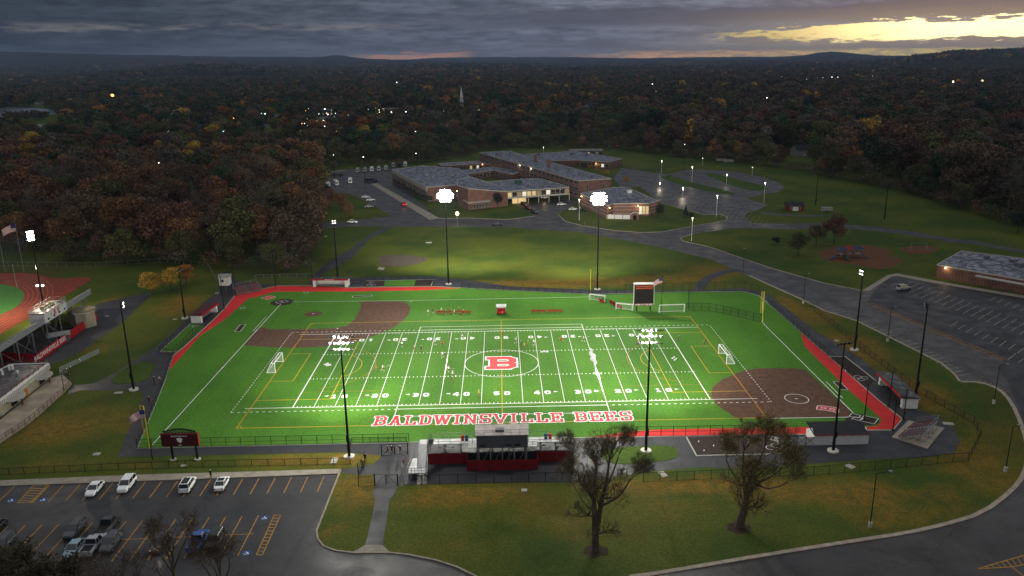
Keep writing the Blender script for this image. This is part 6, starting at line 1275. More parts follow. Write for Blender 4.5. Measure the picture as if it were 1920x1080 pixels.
# playground
def pg():
    c=G(1592,484); t=thing('playground_set','blue and red climbing frame with slides on orange mulch','playground',c)
    mat('pg_blue','#1c3350',.5); mat('pg_red','#7c1c24',.5); mat('pg_green','#1d3a22',.5)
    for (x,y) in ((-3,0),(0,1),(3.4,.6)):
        b=MB(); 
        for dx in (-1,1):
            for dy in (-1,1): b.cyl((x+dx,y+dy,0),(x+dx,y+dy,3.4),.08,n=6)
        b.build('tower_posts',MATS['pg_blue'],t,local=True); b=MB(); b.box((x,y,1.6),(2.2,2.2,.12)); b.build('platform',MATS['galv'],t,local=True)
        b=MB(); b.cyl((x,y,3.4),(x,y,4.6),1.7,.1,4); b.build('tower_roof',MATS['pg_red' if x==0 else 'pg_blue'],t,local=True)
    for k,(a,e,m) in enumerate((((-4,-.2,1.6),(-8,-2,.2),'pg_blue'),((4.4,.4,1.6),(7,-1.2,.2),'pg_blue'),((-2.6,-1.2,1.6),(-2,-5,.2),'pg_green'))): b=MB(); b.bar(a,e,.8,.25,4); b.build('slide',MATS[m],t,local=True)
    b=MB(); b.bar((-2,0.5,2.),(0,.8,2.),1.,.12,4); b.bar((1,.9,2.),(2.5,.7,2.),1.,.12,4); b.build('bridge',MATS['pg_red'],t,local=True)
    c=G(1722,467); t=thing('swing_set','small swing frame over the round mulch patch','swing',c)
    b=MB()
    for x in (-3,3): b.cyl((x,-1,0),(x,0,2.4),.05,n=5); b.cyl((x,1,0),(x,0,2.4),.05,n=5)
    b.cyl((-3,0,2.4),(3,0,2.4),.05,n=5); b.build('frame',MATS['galv'],t,local=True)
    for x in (-1.5,1.5): b=MB(); b.bar((x-.2,0,2.4),(x-.2,0,.5),.03,.03,3); b.bar((x+.2,0,2.4),(x+.2,0,.5),.03,.03,3); b.box((x,0,.5),(.5,.2,.05)); b.build('seat',MATS['pg_blue'],t,local=True)
pg()
for i,(x,y,lb) in enumerate(((1550,397,'covered trailer with pale top beside the red shed'),(1352,303,'pale bus shelter or long box at the far edge of the loop'),(1366,305,'second pale long box at the far edge of the loop'))):
    p=G(x,y); t=thing('storage_trailer',lb,'trailer',p,-.1); b=MB(); b.box((0,0,1.3),(5 if i==0 else 7,2.2,1.8)); b.build('box',MATS['siding_white'],t,local=True); b=MB(); b.cyl((-.4,-1.15,.4),(-.4,-.9,.4),.4,n=10); b.cyl((-.4,.9,.4),(-.4,1.15,.4),.4,n=10); b.build('wheel_pair',MATS['black_metal'],t,local=True)
# ================================================================== VEHICLES
mat('tyre','#0c0c0d',.8); mat('rim','#6c6e72',.35,metal=.8); mat('headlamp','#9a9c9c',.2,spec=.8); mat('taillamp',(.25,.01,.01,1),.3); mat('headlamp_on',(1,1,1,1),.3,emit=(1,.93,.8,1),es=6); mat('taillamp_on',(.6,.02,.01,1),.3,emit=(1,.05,.02,1),es=6); mat('car_glass','#0b0e12',.06,spec=.9); mat('plastic','#121214',.6)
PAINT={}
def paint(n,c):
    m=mat('paint_'+n,c,.28,spec=.6); m.node_tree.nodes['Principled BSDF'].inputs['Coat Weight'].default_value=.6; m.node_tree.nodes['Principled BSDF'].inputs['Coat Roughness'].default_value=.08; PAINT[n]=m; return m
for n,c in (('white','#c4c4c0'),('black','#131417'),('steel_blue','#7f98a5'),('silver','#9a9da0'),('charcoal','#2b3036'),('blue','#1f4f96'),('red','#a8150c'),('brown','#3a2a22'),('navy','#1c2740'),('bus_white','#b9c0c6'),('maroon','#571318'),('yellow','#a97e22')): paint(n,c)
def loft(b,st,close=True):
    'st: list of (x,[(y,z)...]) rings'
    n=len(st[0][1]); vs=[(x,y,z) for x,r_ in st for y,z in r_]; fs=[]
    for i in range(len(st)-1):
        for j in range(n): k=(j+1)%n; fs.append((i*n+j,(i+1)*n+j,(i+1)*n+k,i*n+k))
    fs+=[tuple(range(n)),tuple(range((len(st)-1)*n,len(st)*n))[::-1]]; return b.add(vs,fs)
def hullring(w,zb,zt,k=.9): return [(-w*.93,zb),(-w,zb+.14),(-w,zt-.22),(-w*k,zt),(w*k,zt),(w,zt-.22),(w,zb+.14),(w*.93,zb)]
TYPES={ # Length, width, stations of hull (x,w,zt), cabin base x0,x1, roof x0,x1, belt z, roof z
 'sedan':(4.7,.90,[(-2.35,.74,.66),(-2.2,.84,.86),(-1.7,.9,.98),(-.9,.91,1.0),(.6,.91,.98),(1.0,.91,.94),(1.7,.88,.84),(2.15,.82,.72),(2.35,.70,.55)],(-1.75,1.15),(-1.0,.35),.95,1.44),
 'suv':(4.8,.95,[(-2.4,.84,.9),(-2.3,.92,1.08),(-1.6,.95,1.12),(.7,.95,1.12),(1.1,.94,1.08),(1.8,.92,1.0),(2.25,.86,.88),(2.4,.76,.62)],(-2.25,1.2),(-1.95,.45),1.08,1.74),
 'jeep':(4.5,.92,[(-2.25,.88,1.0),(-2.2,.92,1.14),(.6,.92,1.14),(.95,.9,1.14),(2.1,.84,1.08),(2.25,.8,.9)],(-2.15,.85),(-2.05,.55),1.12,1.82),
 'pickup':(5.6,.98,[(-2.8,.9,.95),(-2.75,.97,1.08),(-.9,.98,1.08),(.9,.98,1.1),(1.3,.96,1.08),(2.2,.94,1.0),(2.65,.9,.92),(2.8,.78,.65)],(-.75,1.35),(-.45,.7),1.06,1.84)}
VM={}
def vehicle_proto(ty,col,lights=False,dark_roof=False):
    Lg,w,st,(cx0,cx1),(rx0,rx1),zb,zr=TYPES[ty]; P={}
    b=MB(); loft(b,[(x,hullring(ww,.30,zt)) for x,ww,zt in st]); b.cur=0
    # roof panel and pillars
    kw=w*.80; b.add([(rx0,-kw,zr),(rx1,-kw,zr),(rx1,kw,zr),(rx0,kw,zr),(rx0+.05,-kw*.9,zr+.05),(rx1-.08,-kw*.9,zr+.05),(rx1-.08,kw*.9,zr+.05),(rx0+.05,kw*.9,zr+.05)],[(4,5,6,7),(0,1,5,4),(1,2,6,5),(2,3,7,6),(3,0,4,7)])
    wb=w*.93
    for s in (-1,1):
        for a,c_ in (((cx0,s*wb,zb),(rx0,s*kw,zr)),((cx1,s*wb,zb),(rx1,s*kw,zr)),(((cx0+cx1)/2-.1,s*wb,zb),((rx0+rx1)/2-.1,s*kw,zr))): b.bar(a,c_,.07,.07,4)
    if ty=='pickup':
        b.cur=1; b.box((-1.8,0,1.085),(1.7,1.56,.02)); b.cur=0
        for s in (-1,1): b.box((-1.8,s*.9,1.12),(1.9,.12,.1))
        b.box((-2.72,0,1.1),(.1,1.8,.14)); b.box((-.86,0,1.13),(.1,1.8,.14))
    if ty in('suv','jeep') :
        for s in (-1,1): b.bar((rx0+.2,s*kw*.88,zr+.1),(rx1-.3,s*kw*.88,zr+.1),.05,.05,4)
    b.cur=1; b.box((0,0,.30),(Lg-.5,2*w-.1,.14)); P['body']=b.mesh('body',[PAINT[col],MATS['plastic']])
    g=.012; b=MB(); b.quad((cx1+g,-wb,zb),(cx1+g,wb,zb),(rx1+g,kw,zr),(rx1+g,-kw,zr)); P['windscreen']=b.mesh('windscreen',MATS['car_glass'])
    b=MB(); b.quad((cx0-g,wb,zb),(cx0-g,-wb,zb),(rx0-g,-kw,zr),(rx0-g,kw,zr)); P['rear_window']=b.mesh('rear_window',MATS['car_glass'])
    for s,nm in ((-1,'side_window'),(1,'side_window_')):
        b=MB(); o_=s*.01; q=[(cx0+.1,s*wb+o_,zb+.02),(cx1-.12,s*wb+o_,zb+.02),(rx1-.02,s*kw+o_,zr-.03),(rx0+.06,s*kw+o_,zr-.03)]; b.quad(*(q if s<0 else q[::-1])); P[nm]=b.mesh('side_window',MATS['car_glass'])
    if dark_roof: b=MB(); b.box(((rx0+rx1)/2,0,zr+.056),(rx1-rx0-.3,kw*1.6,.012)); P['sunroof']=b.mesh('sunroof',MATS['car_glass'])
    b=MB(); b.cyl((0,-.13,0),(0,.13,0),.36,n=14); P['tyre']=b.mesh('wheel',MATS['tyre']); b=MB(); b.cyl((0,-.14,0),(0,.14,0),.22,n=10); P['rim']=b.mesh('rim',MATS['rim'])
    b=MB(); b.ell((0,0,0),(.07,.15,.08),8,5); P['headlight']=b.mesh('headlight',MATS['headlamp_on' if lights=='front' else 'headlamp']); b=MB(); b.box((0,0,0),(.08,.36,.16)); P['tail_light']=b.mesh('tail_light',MATS['taillamp_on' if lights=='rear' else 'taillamp'])
    b=MB(); b.box((0,0,0),(.22,.16,.14)); P['mirror']=b.mesh('mirror',PAINT[col]); return P
def vehicle(ty,col,label,loc,rz,group=None,lights=False,cat='car',name=None,dark_roof=False,scale=1.,small=False):
    key=(ty,col,lights,dark_roof)
    if key not in VM: VM[key]=vehicle_proto(*key)
    P=VM[key]; Lg,w,st,(cx0,cx1),(rx0,rx1),zb,zr=TYPES[ty]; t=thing(name or {'pickup':'pickup_truck'}.get(ty,'parked_car'),label,cat,loc,rz,group); t.scale=(scale,)*3
    def put(n_,k,loc=(0,0,0),par=t): o=bpy.data.objects.new(n_,P[k]); C.objects.link(o); o.parent=par; o.location=loc; return o
    put('body','body'); put('windscreen','windscreen'); put('rear_window','rear_window'); put('side_window','side_window'); put('side_window','side_window_')
    if dark_roof: put('sunroof','sunroof')
    for x in (-Lg*.30,Lg*.31):
        for s in (-1,1): o=put('wheel','tyre',(x,s*(w-.11),.36)); 
    if not small:
        for o in [c for c in t.children if c.name.startswith('wheel')]: put('rim','rim',par=o)
        for s in (-1,1): put('mirror','mirror',(cx1-.25,s*(w+.08),zb+.05))
    zf=st[-2][2]-.12
    for s in (-1,1): put('headlight','headlight',(Lg/2-.14,s*w*.68,zf)); put('tail_light','tail_light',(-Lg/2+.04,s*w*.76,st[1][2]-.2))
    return t
def ang(a,b_): d=G(*b_)-G(*a); return math.atan2(d.y,d.x)
dn=ang((151,907.5),(122.5,939.5)); up_=dn+math.pi
dn2=math.atan2(D2.y,D2.x); up2=dn2+math.pi
Z=.012
def vp(ty,col,label,px,rz,**k): g=G(*px); g.z=Z; return vehicle(ty,col,label,g,rz,group=k.pop('group','cars parked in the near car park'),**k)
vp('sedan','white','white saloon parked nose out, leftmost in the row by the sidewalk',(178.5,921),dn)
vp('suv','white','white estate with roof rails parked nose out beside the white saloon',(238.5,914),dn)
vp('suv','white','white crossover with dark glass tail, parked nose in below the sidewalk',(353,914),up_,dark_roof=True)
vp('sedan','white','white fastback with black glass roof, rightmost in the row by the sidewalk',(417,911),up_,dark_roof=True)
vp('suv','charcoal','dark grey car alone at the upper left of the middle row',(141,999),dn2)
vp('pickup','black','black pickup truck with dark bed in the middle row',(204,990),up2,cat='pickup truck')
vp('sedan','steel_blue','pale blue saloon, leftmost of three cars in the lower middle row',(141,1033),dn2)
vp('pickup','silver','silver pickup truck between the pale blue saloon and the dark car',(176,1027),up2,cat='pickup truck')
vp('suv','charcoal','dark car with silver hood edge, right of the silver pickup',(209,1024),dn2)
tl_=vp('suv','brown','dark car with its headlights on under the bare tree tops',(301,1025),dn2,lights='front')
vp('pickup','blue','bright blue pickup truck near the middle of the car park',(373,1020),up2,cat='pickup truck')
vp('jeep','black','black boxy off road car right of the blue pickup',(404,1020),dn2)
vp('suv','charcoal','dark car cut off at the left edge of the car park',(8,1026),dn2); vp('sedan','black','second dark car at the very left edge behind the first',(-8,994),dn2)
lamp_light('car_headlight_glow',G(296,1040,.8),14,(1,.85,.7),.15)
# cars at the school
def vs_(ty,col,label,px,rz,**k): g=G(*px); g.z=.01; return vehicle(ty,col,label,g,rz,small=True,group='cars near the school',**k)
vs_('sedan','white','white car parked furthest up the side lot by the grass bank',(686,371),.2); vs_('sedan','white','white car in the middle of three by the grass bank',(695,376.5),.2); vs_('sedan','silver','dark roofed silver car nearest of three by the grass bank',(692,389),.25)
vs_('suv','red','red car with glowing tail lights driving up the school lot',(757,385),1.9,lights='rear')
lamp_light('tail_light_glow',G(757,387,.8),30,(1,.1,.05),.3)
vs_('sedan','white','white car with one headlight on, coming round the end of the wood',(661,418),-.3,lights='front')
vs_('sedan','black','dark car driving along the road below the auditorium',(932,422.5),3.1); vs_('sedan','white','white car on the forecourt of the school entrance',(1053,385),.2); vs_('sedan','white','white car parked under the classroom bridge',(1022,372),.2)
vs_('sedan','white','white car on the grass edge left of the lit lamp post',(1075,394),.2); vs_('suv','black','black car beside the white one on the grass edge',(1090,397),.2)
vs_('suv','maroon','dark red car at the top of the entrance row',(983,385),-1.0); vs_('suv','maroon','dark red car in the middle of the entrance row',(990,392),-1.0); vs_('suv','charcoal','dark car at the front of the entrance row',(1002,399),-1.0)
vs_('suv','silver','lone silver car in the big empty right car park',(1694,543),.3); vs_('sedan','silver','pale car on the street behind the meadow',(1140,275.5),.1); vs_('suv','red','car with red tail lights on the street behind the meadow',(1156,274),1.5,lights='rear')
# buses and vans
def bus(label,px,rz,col,L_=8.,h=2.9,w=2.4,group='buses parked behind the school',cab=True,name='minibus'):
    g=G(*px); t=thing(name,label,'bus' if name!='dumpster' else 'container',g,rz,group); b=MB()
    loft(b,[(-L_/2,[(-w/2,.5),(-w/2,h-.3),(-w*.42,h),(w*.42,h),(w/2,h-.3),(w/2,.5)]),(L_/2-1.2,[(-w/2,.5),(-w/2,h-.3),(-w*.42,h),(w*.42,h),(w/2,h-.3),(w/2,.5)]),(L_/2-.6,[(-w/2,.5),(-w/2,h*.55),(-w*.42,h*.62),(w*.42,h*.62),(w/2,h*.55),(w/2,.5)]),(L_/2,[(-w*.46,.5),(-w*.46,h*.42),(-w*.4,h*.48),(w*.4,h*.48),(w*.46,h*.42),(w*.46,.5)])]); b.build('body',PAINT[col],t,local=True)
    for s in (-1,1):
        for i in range(4): b=MB(); b.box((-L_/2+1.1+i*1.45,s*(w/2+.01),h*.66),(1.1,.04,.7)); b.build('window',MATS['car_glass'],t,local=True)
    b=MB(); b.box((-L_/2-.01,0,h*.62),(.04,w*.6,.8)); b.build('rear_window',MATS['car_glass'],t,local=True)
    for x in (-L_*.3,L_*.3):
        for s in (-1,1): b=MB(); b.cyl((x,s*(w/2-.3),.5),(x,s*w/2,.5),.48,n=12); b.build('wheel',MATS['tyre'],t,local=True)
bus('grey blue minibus at the left end of the front bus row',(600,350),1.9,'navy'); bus('white and yellow minibus in the front bus row',(614,349),1.9,'white'); bus('large white minibus in the front bus row',(630,347),1.9,'white',9.5,3.2); bus('white box bus standing right of the front bus row',(657,343),1.75,'white',8,3.2)
for i in range(5): bus(('grey','pale grey','white','pale blue','teal grey')[i]+' minibus in the back bus row '+('at its left end','second from the left','in the middle','second from the right','at its right end')[i],(671+i*13.2,323-i*1.1),1.7,('silver','silver','white','bus_white','bus_white')[i],7.5,3.)
for i in range(3): bus('bus roof just showing behind the west wing, '+('left','middle','right')[i]+' one',(738+i*11,313-i*.5),1.7,('silver','charcoal','white')[i],7.5,3.2)
bus('blue container standing at the top of the pink walkway',(697,341),0.05,'navy',9.,2.6,2.6,'containers behind the school',name='dumpster')
g=G(626,330); t=thing('loader_truck','orange work truck with a long raised boom at the edge of the bus lot','truck',g,.1); b=MB(); b.box((-4,0,1.6),(3,2.2,2.2)); b.build('cab',PAINT['yellow'],t,local=True); b=MB(); b.bar((-3,0,2.8),(8,0,3.6),.5,.5,4); b.build('boom',MATS['siding_white'],t,local=True); b=MB(); b.box((2,0,.9),(9,2.2,.5)); b.build('chassis',MATS['plastic'],t,local=True)
for x in (-4,0,4.5): b=MB(); b.cyl((x,-1.2,.5),(x,1.2,.5),.5,n=12); b.build('wheel_pair',MATS['tyre'],t,local=True)
# ================================================================== PEOPLE
SK={}
def pmats(shirt,short,sock,hair,helmet=None):
    out=[]
    for n,c in (('skin','#b98568'),('cloth_'+shirt[1:],shirt),('cloth_'+short[1:],short),('cloth_'+sock[1:],sock),('hair_'+hair[1:],helmet or hair)): out.append(mat(n,c,.8))
    return out
def body(pose):
    'continuous skinned figure, 1.78 m, facing +x'
    J={'pelvis':(0,0,.95),'waist':(0,0,1.12),'chest':(.01,0,1.34),'neck':(0,0,1.5),'neck2':(.01,0,1.57),'head':(.03,0,1.68),'crown':(.02,0,1.77)}
    rad={'pelvis':.135,'waist':.12,'chest':.15,'neck':.06,'neck2':.055,'head':.098,'crown':.06}
    E_=[('pelvis','waist'),('waist','chest'),('chest','neck'),('neck','neck2'),('neck2','head'),('head','crown')]
    for s,n in ((-1,'r'),(1,'l')):
        lg=pose['leg'][0 if s<0 else 1]; ar=pose['arm'][0 if s<0 else 1]
        hip=Vector((0,s*.10,.90)); kn=hip+Vector((math.sin(lg[0]),0,-math.cos(lg[0])))*.43; an=kn+Vector((math.sin(lg[1]),0,-math.cos(lg[1])))*.41; toe=an+Vector((.17,s*.02,-.03))
        J.update({'hip'+n:hip,'knee'+n:kn,'ank'+n:an,'toe'+n:toe}); rad.update({'hip'+n:.095,'knee'+n:.062,'ank'+n:.045,'toe'+n:.04}); E_+=[('pelvis','hip'+n),('hip'+n,'knee'+n),('knee'+n,'ank'+n),('ank'+n,'toe'+n)]
        sh=Vector((0,s*.19,1.44)); el=sh+Vector((math.sin(ar[0]),s*.22,-math.cos(ar[0]))).normalized()*.29; wr=el+Vector((math.sin(ar[1]),s*.05,-math.cos(ar[1]))).normalized()*.26; hd=wr+(wr-el).normalized()*.14
        J.update({'sho'+n:sh,'elb'+n:el,'wri'+n:wr,'han'+n:hd}); rad.update({'sho'+n:.068,'elb'+n:.045,'wri'+n:.034,'han'+n:.035}); E_+=[('chest','sho'+n),('sho'+n,'elb'+n),('elb'+n,'wri'+n),('wri'+n,'han'+n)]
        for f in range(4): k='f%d'%f+n; J[k]=hd+(hd-wr).normalized()*.075+Vector((0,(f-1.5)*.02,0)); rad[k]=.011; E_.append(('han'+n,k))
        k='th'+n; J[k]=wr+(wr-el).normalized()*.07+Vector((.05,0,0)); rad[k]=.012; E_.append(('wri'+n,k))
    names=list(J); me=bpy.data.meshes.new('p'); me.from_pydata([tuple(J[k]) for k in names],[(names.index(a),names.index(b)) for a,b in E_],[]); o=bpy.data.objects.new('p',me); C.objects.link(o)
    o.modifiers.new('s','SKIN'); sv=me.skin_vertices[0].data
    for i,k in enumerate(names): sv[i].radius=(rad[k],rad[k]*(1.25 if k in('chest','pelvis','waist') else 1)); sv[i].use_root=(k=='pelvis')
    u=o.modifiers.new('u','SUBSURF'); u.levels=1; dg=bpy.context.evaluated_depsgraph_get(); out=bpy.data.meshes.new_from_object(o.evaluated_get(dg)); bpy.data.objects.remove(o)
    zmin=min(v.co.z for v in out.vertices)
    for v in out.vertices: v.co.z-=zmin
    mi=[]
    for p in out.polygons:
        z=p.center.z; y=abs(p.center.y); x=p.center.x
        if z>1.66 or (z>1.60 and x<.02): k=4
        elif z>1.50 and y<.12: k=0
        elif y>.225 or (y>.17 and z<1.2): k=1 if z>1.27 else 0
        elif z>.93: k=1
        elif z>.55: k=2
        elif z>.42: k=0
        else: k=3
        mi.append(k)
    out.polygons.foreach_set('material_index',mi); out.polygons.foreach_set('use_smooth',[True]*len(mi)); return out
POSES={'stand':{'leg':((.05,.0),(-.05,-.05)),'arm':((.1,.35),(-.05,.25))},'run':{'leg':((.75,-.15),(-.45,-1.1)),'arm':((-.7,.5),(.6,1.7))},'walk':{'leg':((.35,.15),(-.3,-.5)),'arm':((-.35,.0),(.35,.7))},'crouch':{'leg':((.9,-.25),(.6,-.5)),'arm':((.7,1.3),(.5,1.1))}}
PM={}
def person(label,px,pose='stand',rz=0.,shirt='#c8c8c4',short='#1c1d22',sock='#b0b0b0',hair='#2a1c14',helmet=None,stick=False,z=0.,group=None,p3=None):
    key=(pose,shirt,short,sock,helmet)
    if key not in PM:
        if pose not in SK: SK[pose]=body(POSES[pose])
        me=SK[pose].copy()
        for m_ in pmats(shirt,short,sock,hair,helmet): me.materials.append(m_)
        PM[key]=me
    g=p3 or G(*px,z); o=bpy.data.objects.new('person',PM[key]); C.objects.link(o); o.location=(g.x,g.y,g.z); o.rotation_euler[2]=rz; o['label']=label; o['category']='person'; o.scale=(1.03,)*3
    if group: o['group']=group
    if stick:
        b=MB(); b.bar((0,0,0),(1.25,0,.25),.03,.03,5); b.ell((1.35,0,.28),(.14,.1,.03),8,4); s=b.build('lacrosse_stick',MATS['white_paint']); s.location=Vector((g.x+.35*math.cos(rz),g.y+.35*math.sin(rz),g.z+1.0)); s.rotation_euler[2]=rz+.5; s['label']=('pale stick held by the '+label.replace('player in a white top','white player').replace('of the cluster ','')).replace(', the upper of three',''); s['category']='stick'
WH='#d4d6d2';GR='#2f6a3a';RD='#a81c1c';DK='#1c1f26';YL='#c4b428'
PL=[((754,651),WH,'run','near the far 20 number, left of the middle',2.),((777,660),RD,'stand','on the hash dots, next to a dark one',0),((790,660),DK,'walk','on the hash dots left of centre',1.5),((816,647),WH,'walk','above the hash dots near the far 30 number',3.),((830,650),RD,'run','just right of the far 30 number',2.5),
((830,671),WH,'run','on the hash dots below the far 30 number',-2.),((867,637),WH,'crouch','over the far 40 number',1.),((706,697),RD,'run','in the left quarter, left of a white one',.3),((718,696),WH,'run','in the left quarter of the turf',0.),((841,698),WH,'run','left of the centre circle, the upper of three',-1.),
((849,708),WH,'stand','left of the centre circle, the middle of three',2.4),((848,718),DK,'walk','left of the centre circle, the lowest of three',.5),((898,745),YL,'walk','alone between the near 40 and 50 numbers',0.),((942,632),RD,'walk','by the far 50 number',1.),((967,644),WH,'run','first of the cluster right of centre',1.),
((977,650),GR,'stand','second of the cluster right of centre',2.),((983,654),YL,'run','in the cluster at the top of the centre circle',.4),((990,650),RD,'stand','in the cluster, between yellow and white',3.),((1001,648),WH,'walk','rightmost of the cluster by the far 40 number',-2.),((1052,643),RD,'run','left of the far 30 number in the right half',2.),
((1094,641),WH,'run','right of the far right 30 number',0.),((1196,647),RD,'walk','by the far right 10 number, next to a dark one',.2),((1201,649),DK,'stand','by the far right 10 number, behind a red one',1.),((1272,641),DK,'stand','alone near the right end of the turf',0.),((1322,646),DK,'crouch','beside the right goal line',3.)]
CN={WH:'white',RD:'red',DK:'dark',GR:'green',YL:'yellow'}
for q,c_,ps,lb,rz in PL: person('player in a '+CN[c_]+' top '+lb,q,ps,rz,c_,DK if c_!=DK else '#30323a','#c0c0c0' if c_==WH else '#3a3a40',z=ZT,helmet='#d8d8d4' if c_ in(WH,) else '#2a1c14',group='players on the turf',stick=(c_==WH and ps=='run'))
for i in range(9):
    x=803+i*8.2; person('team member in '+('white','green','red')[i%3]+' by the crowded far bench, '+ordw(i+1)+' from the left',(x,591-(i%2)*4),('stand','crouch','stand','walk')[i%4],-1.2+i*.3,(WH,GR,RD)[i%3],DK,z=ZT,group='team members at the far benches')
person('person in dark clothes standing between the parked white cars',(396,897),'stand',1.2,DK,'#23242a','#15151a'); person('person in a dark red jacket standing at the open gate',(681,877),'stand',0.5,'#5a1c1c','#191a20','#15151a'); person('person in dark coat behind the open gate',(685,866),'walk',1.5,DK,'#191a20','#15151a')
person('person in a pink top beside the foot of the access ramp',(757,872),'stand',-1.,'#c08ab8','#1d2030','#1d2030'); person('person in dark clothes on the left walk near the grass island',(290,719),'stand',1.,DK,'#202228','#15151a'); person('person in a pale top on the left walk near the grass island',(300,718),'walk',-1.,'#9a9a98','#202228','#15151a'); person('person in black by the fence on the left walk',(281,757),'walk',1.6,'#121317','#16171c','#15151a')
for i,(x,lb) in enumerate(((727,'leftmost'),(735,'second'),(740,'third'),(751,'rightmost'))): person('person in dark clothes behind the upper double gate, '+lb+' of four',(x,851),('walk','stand','stand','walk')[i],i*1.5,(DK,'#2a2d38',DK,'#30343c')[i],'#191a20','#15151a',group='people behind the upper double gate')
person('orange coated person by the door of the concession building',(41,754),'stand',-.5,'#b8561c','#1d2030','#1d2030',z=.5)
person('person in dark clothes standing on the lawn edge near the school lamp',(1096,425),'stand',0,DK,'#202228','#15151a')
# ================================================================== LIGHT POLES
mat('flood_glow',(1,1,1,1),.4,emit=(1.,.99,.93,1),es=60); mat('flood_glow_dim',(1,1,1,1),.4,emit=(1.,.96,.88,1),es=3.2); mat('lamp_off','#6a6c70',.3,spec=.8); mat('lamp_soft',(1,1,1,1),.4,emit=(1.,.9,.72,1),es=4)
def flood_pole(label,base,top,aim,rows=3,cols=5,glow='flood_glow',h=None,group='tall field light poles',rr=.32,pad=True,ds=1.05,hd=None):
    g=G(*base); h=h or hgt(base,top); t=thing('light_pole',label,'light pole',g,0,group)
    b=MB(); b.cyl((0,0,0),(0,0,h*.16),.30,.27,10); b.cyl((0,0,h*.16),(0,0,h),.24,.13,10); b.build('pole',MATS['black_metal'],t,local=True)
    if pad: b=MB(); b.cyl((0,0,0),(0,0,.28),1.05,n=18); b.build('footing',mat('footing_pale','#c0bcb0',.8,.08,1),t,local=True)
    b=MB(); b.box((.0,-.34,h*.17),(.5,.34,1.3)); b.build('ballast_box',MATS['black_metal'],t,local=True)
    A=Vector(aim)-Vector((g.x,g.y,0)); a=math.atan2(A.y,A.x); a=a if glow!='flood_glow' or abs(g.x)>60 else (R(90) if A.y>0 else R(-90)); f=Vector((math.cos(a),math.sin(a),0)); s=Vector((-f.y,f.x,0))
    for r_ in range(rows):
        z=h-.2-r_*ds; c_=Vector((0,0,z)); b=MB(); b.bar(c_-s*(cols*.42),c_+s*(cols*.42),.14,.14,4); b.build('crossarm',MATS['black_metal'],t,local=True)
        cr=cols-(2 if (rows>2 and cols>4 and r_ in (0,rows-1)) else 0)
        for k in range(cr):
            p=c_+s*((k-(cr-1)/2)*.84)+f*.25; d=(f+Vector((0,0,-.55))).normalized(); fx=MB(); fx.cur=0; fx.cyl(p-d*.12,p+d*.22,.16,rr,8); fx.cur=1; e=p+d*.26; fx.ell((e.x,e.y,e.z),(rr*1.05,rr*.98,rr*.72),8,5); fx.build('floodlight',[MATS['black_metal' if glow!='flood_glow' else 'goal_white'],MATS[glow]],t,local=True)  # blazing heads get white housings and protruding bulbs, glare put into colour and shape
    return t,g,h,f
def spot(name,parent,loc,tgt,e,size=70,blend=.9,col=(1.,.965,.84),r=1.3):
    l=bpy.data.lights.new(name,'SPOT'); l.energy=e; l.spot_size=R(size); l.spot_blend=blend; l.color=col; l.shadow_soft_size=r
    o=bpy.data.objects.new(name,l); C.objects.link(o); o.parent=parent; loc=Vector(loc); o.location=mw(parent).inverted()@loc; o.rotation_euler=(loc-Vector(tgt)).to_track_quat('Z','Y').to_euler(); return o
LP=[]
for lb,b_,t_,k in (('tall black light pole with blazing lamps at the near touchline, left of the stand',(655,857),(638.5,630),0),('tall black light pole with blazing lamps on the oval grass island, right of the stand',(1211,846),(1220,618),1),('tall black light pole with blazing lamps at the far touchline, in front of the auditorium',(841,533),(836.5,356),2),('tall black light pole with blazing lamps at the far touchline, beside the foul pole',(1120,543),(1125.5,361),3)):
    t,g,h,f=flood_pole(lb,b_,t_,(0,24,0),rows=4 if k>1 else 3,cols=6,rr=.24 if k<2 else .50,ds=1.25 if k<2 else 1.05); hp=(g.x,g.y,h-1.5)  # far lamps oversized and packed, their glare halo put into the shape
    sgn=-1 if g.x<0 else 1
    for tx,ty,e,sz in ((sgn*38,22,FLOOD*(1.5 if k<2 else 3.3),66),(sgn*8,24,FLOOD*(.85 if k<2 else 2.5),60),(sgn*-18,23,FLOOD*(.55 if k<2 else .8),42)): spot('floodlight_beam',t,hp,(tx,ty,0),e,sz)
    if k>1: spot('lawn_fill_beam',t,(g.x,g.y+1.5,h-1.5),(g.x*.7,165,0),FLOOD*1.35,112)  # added backward fill beam without its own fixture, brightens the lawn
    lamp_light('spill_light',(g.x+f.x*1.2,g.y+f.y*1.2,h-1.2),SPILL*(2.6 if k<2 else 4.),(1,.97,.88),1.2,t)
for lb,b_,t_,aim,gl in (('black light pole with a dim lit head on the left lawn beside the walk',(251,731),(223.5,566),(-40,30,0),'flood_glow_dim'),('black light pole with a small lit head above the golden strip, right of the field',(1602,656),(1614.5,505),(50,20,0),'flood_glow_dim'),('unlit black light pole in front of the block dugout',(1562,846),(1583,643),(50,20,0),'lamp_off'),('unlit black light pole outside the right track corner',(1716,747),(1740,570),(50,20,0),'lamp_off'),('unlit black light pole on the mown bank at the left',(347,597),(337,505),(-40,60,0),'lamp_off'),('light pole with a small white lamp behind the long home dugout',(633,519),(622,412),(-30,60,0),'flood_glow_dim'),('tall bare light pole on the far meadow, right of the others',(1658,411),(1668,346),(200,300,0),'lamp_off'),('tall bare light pole near the red shed',(1529,384),(1536,325),(200,300,0),'lamp_off'),('tall bare light pole in front of the far right trees',(1806,384),(1812,318),(200,300,0),'lamp_off')):
    t,g,h,f=flood_pole(lb,b_,t_,aim,rows=2 if gl=='flood_glow_dim' else 1,cols=2 if gl=='flood_glow_dim' else 4,glow=gl,rr=.26,pad=b_[1]>560,ds=.8,hd=1)
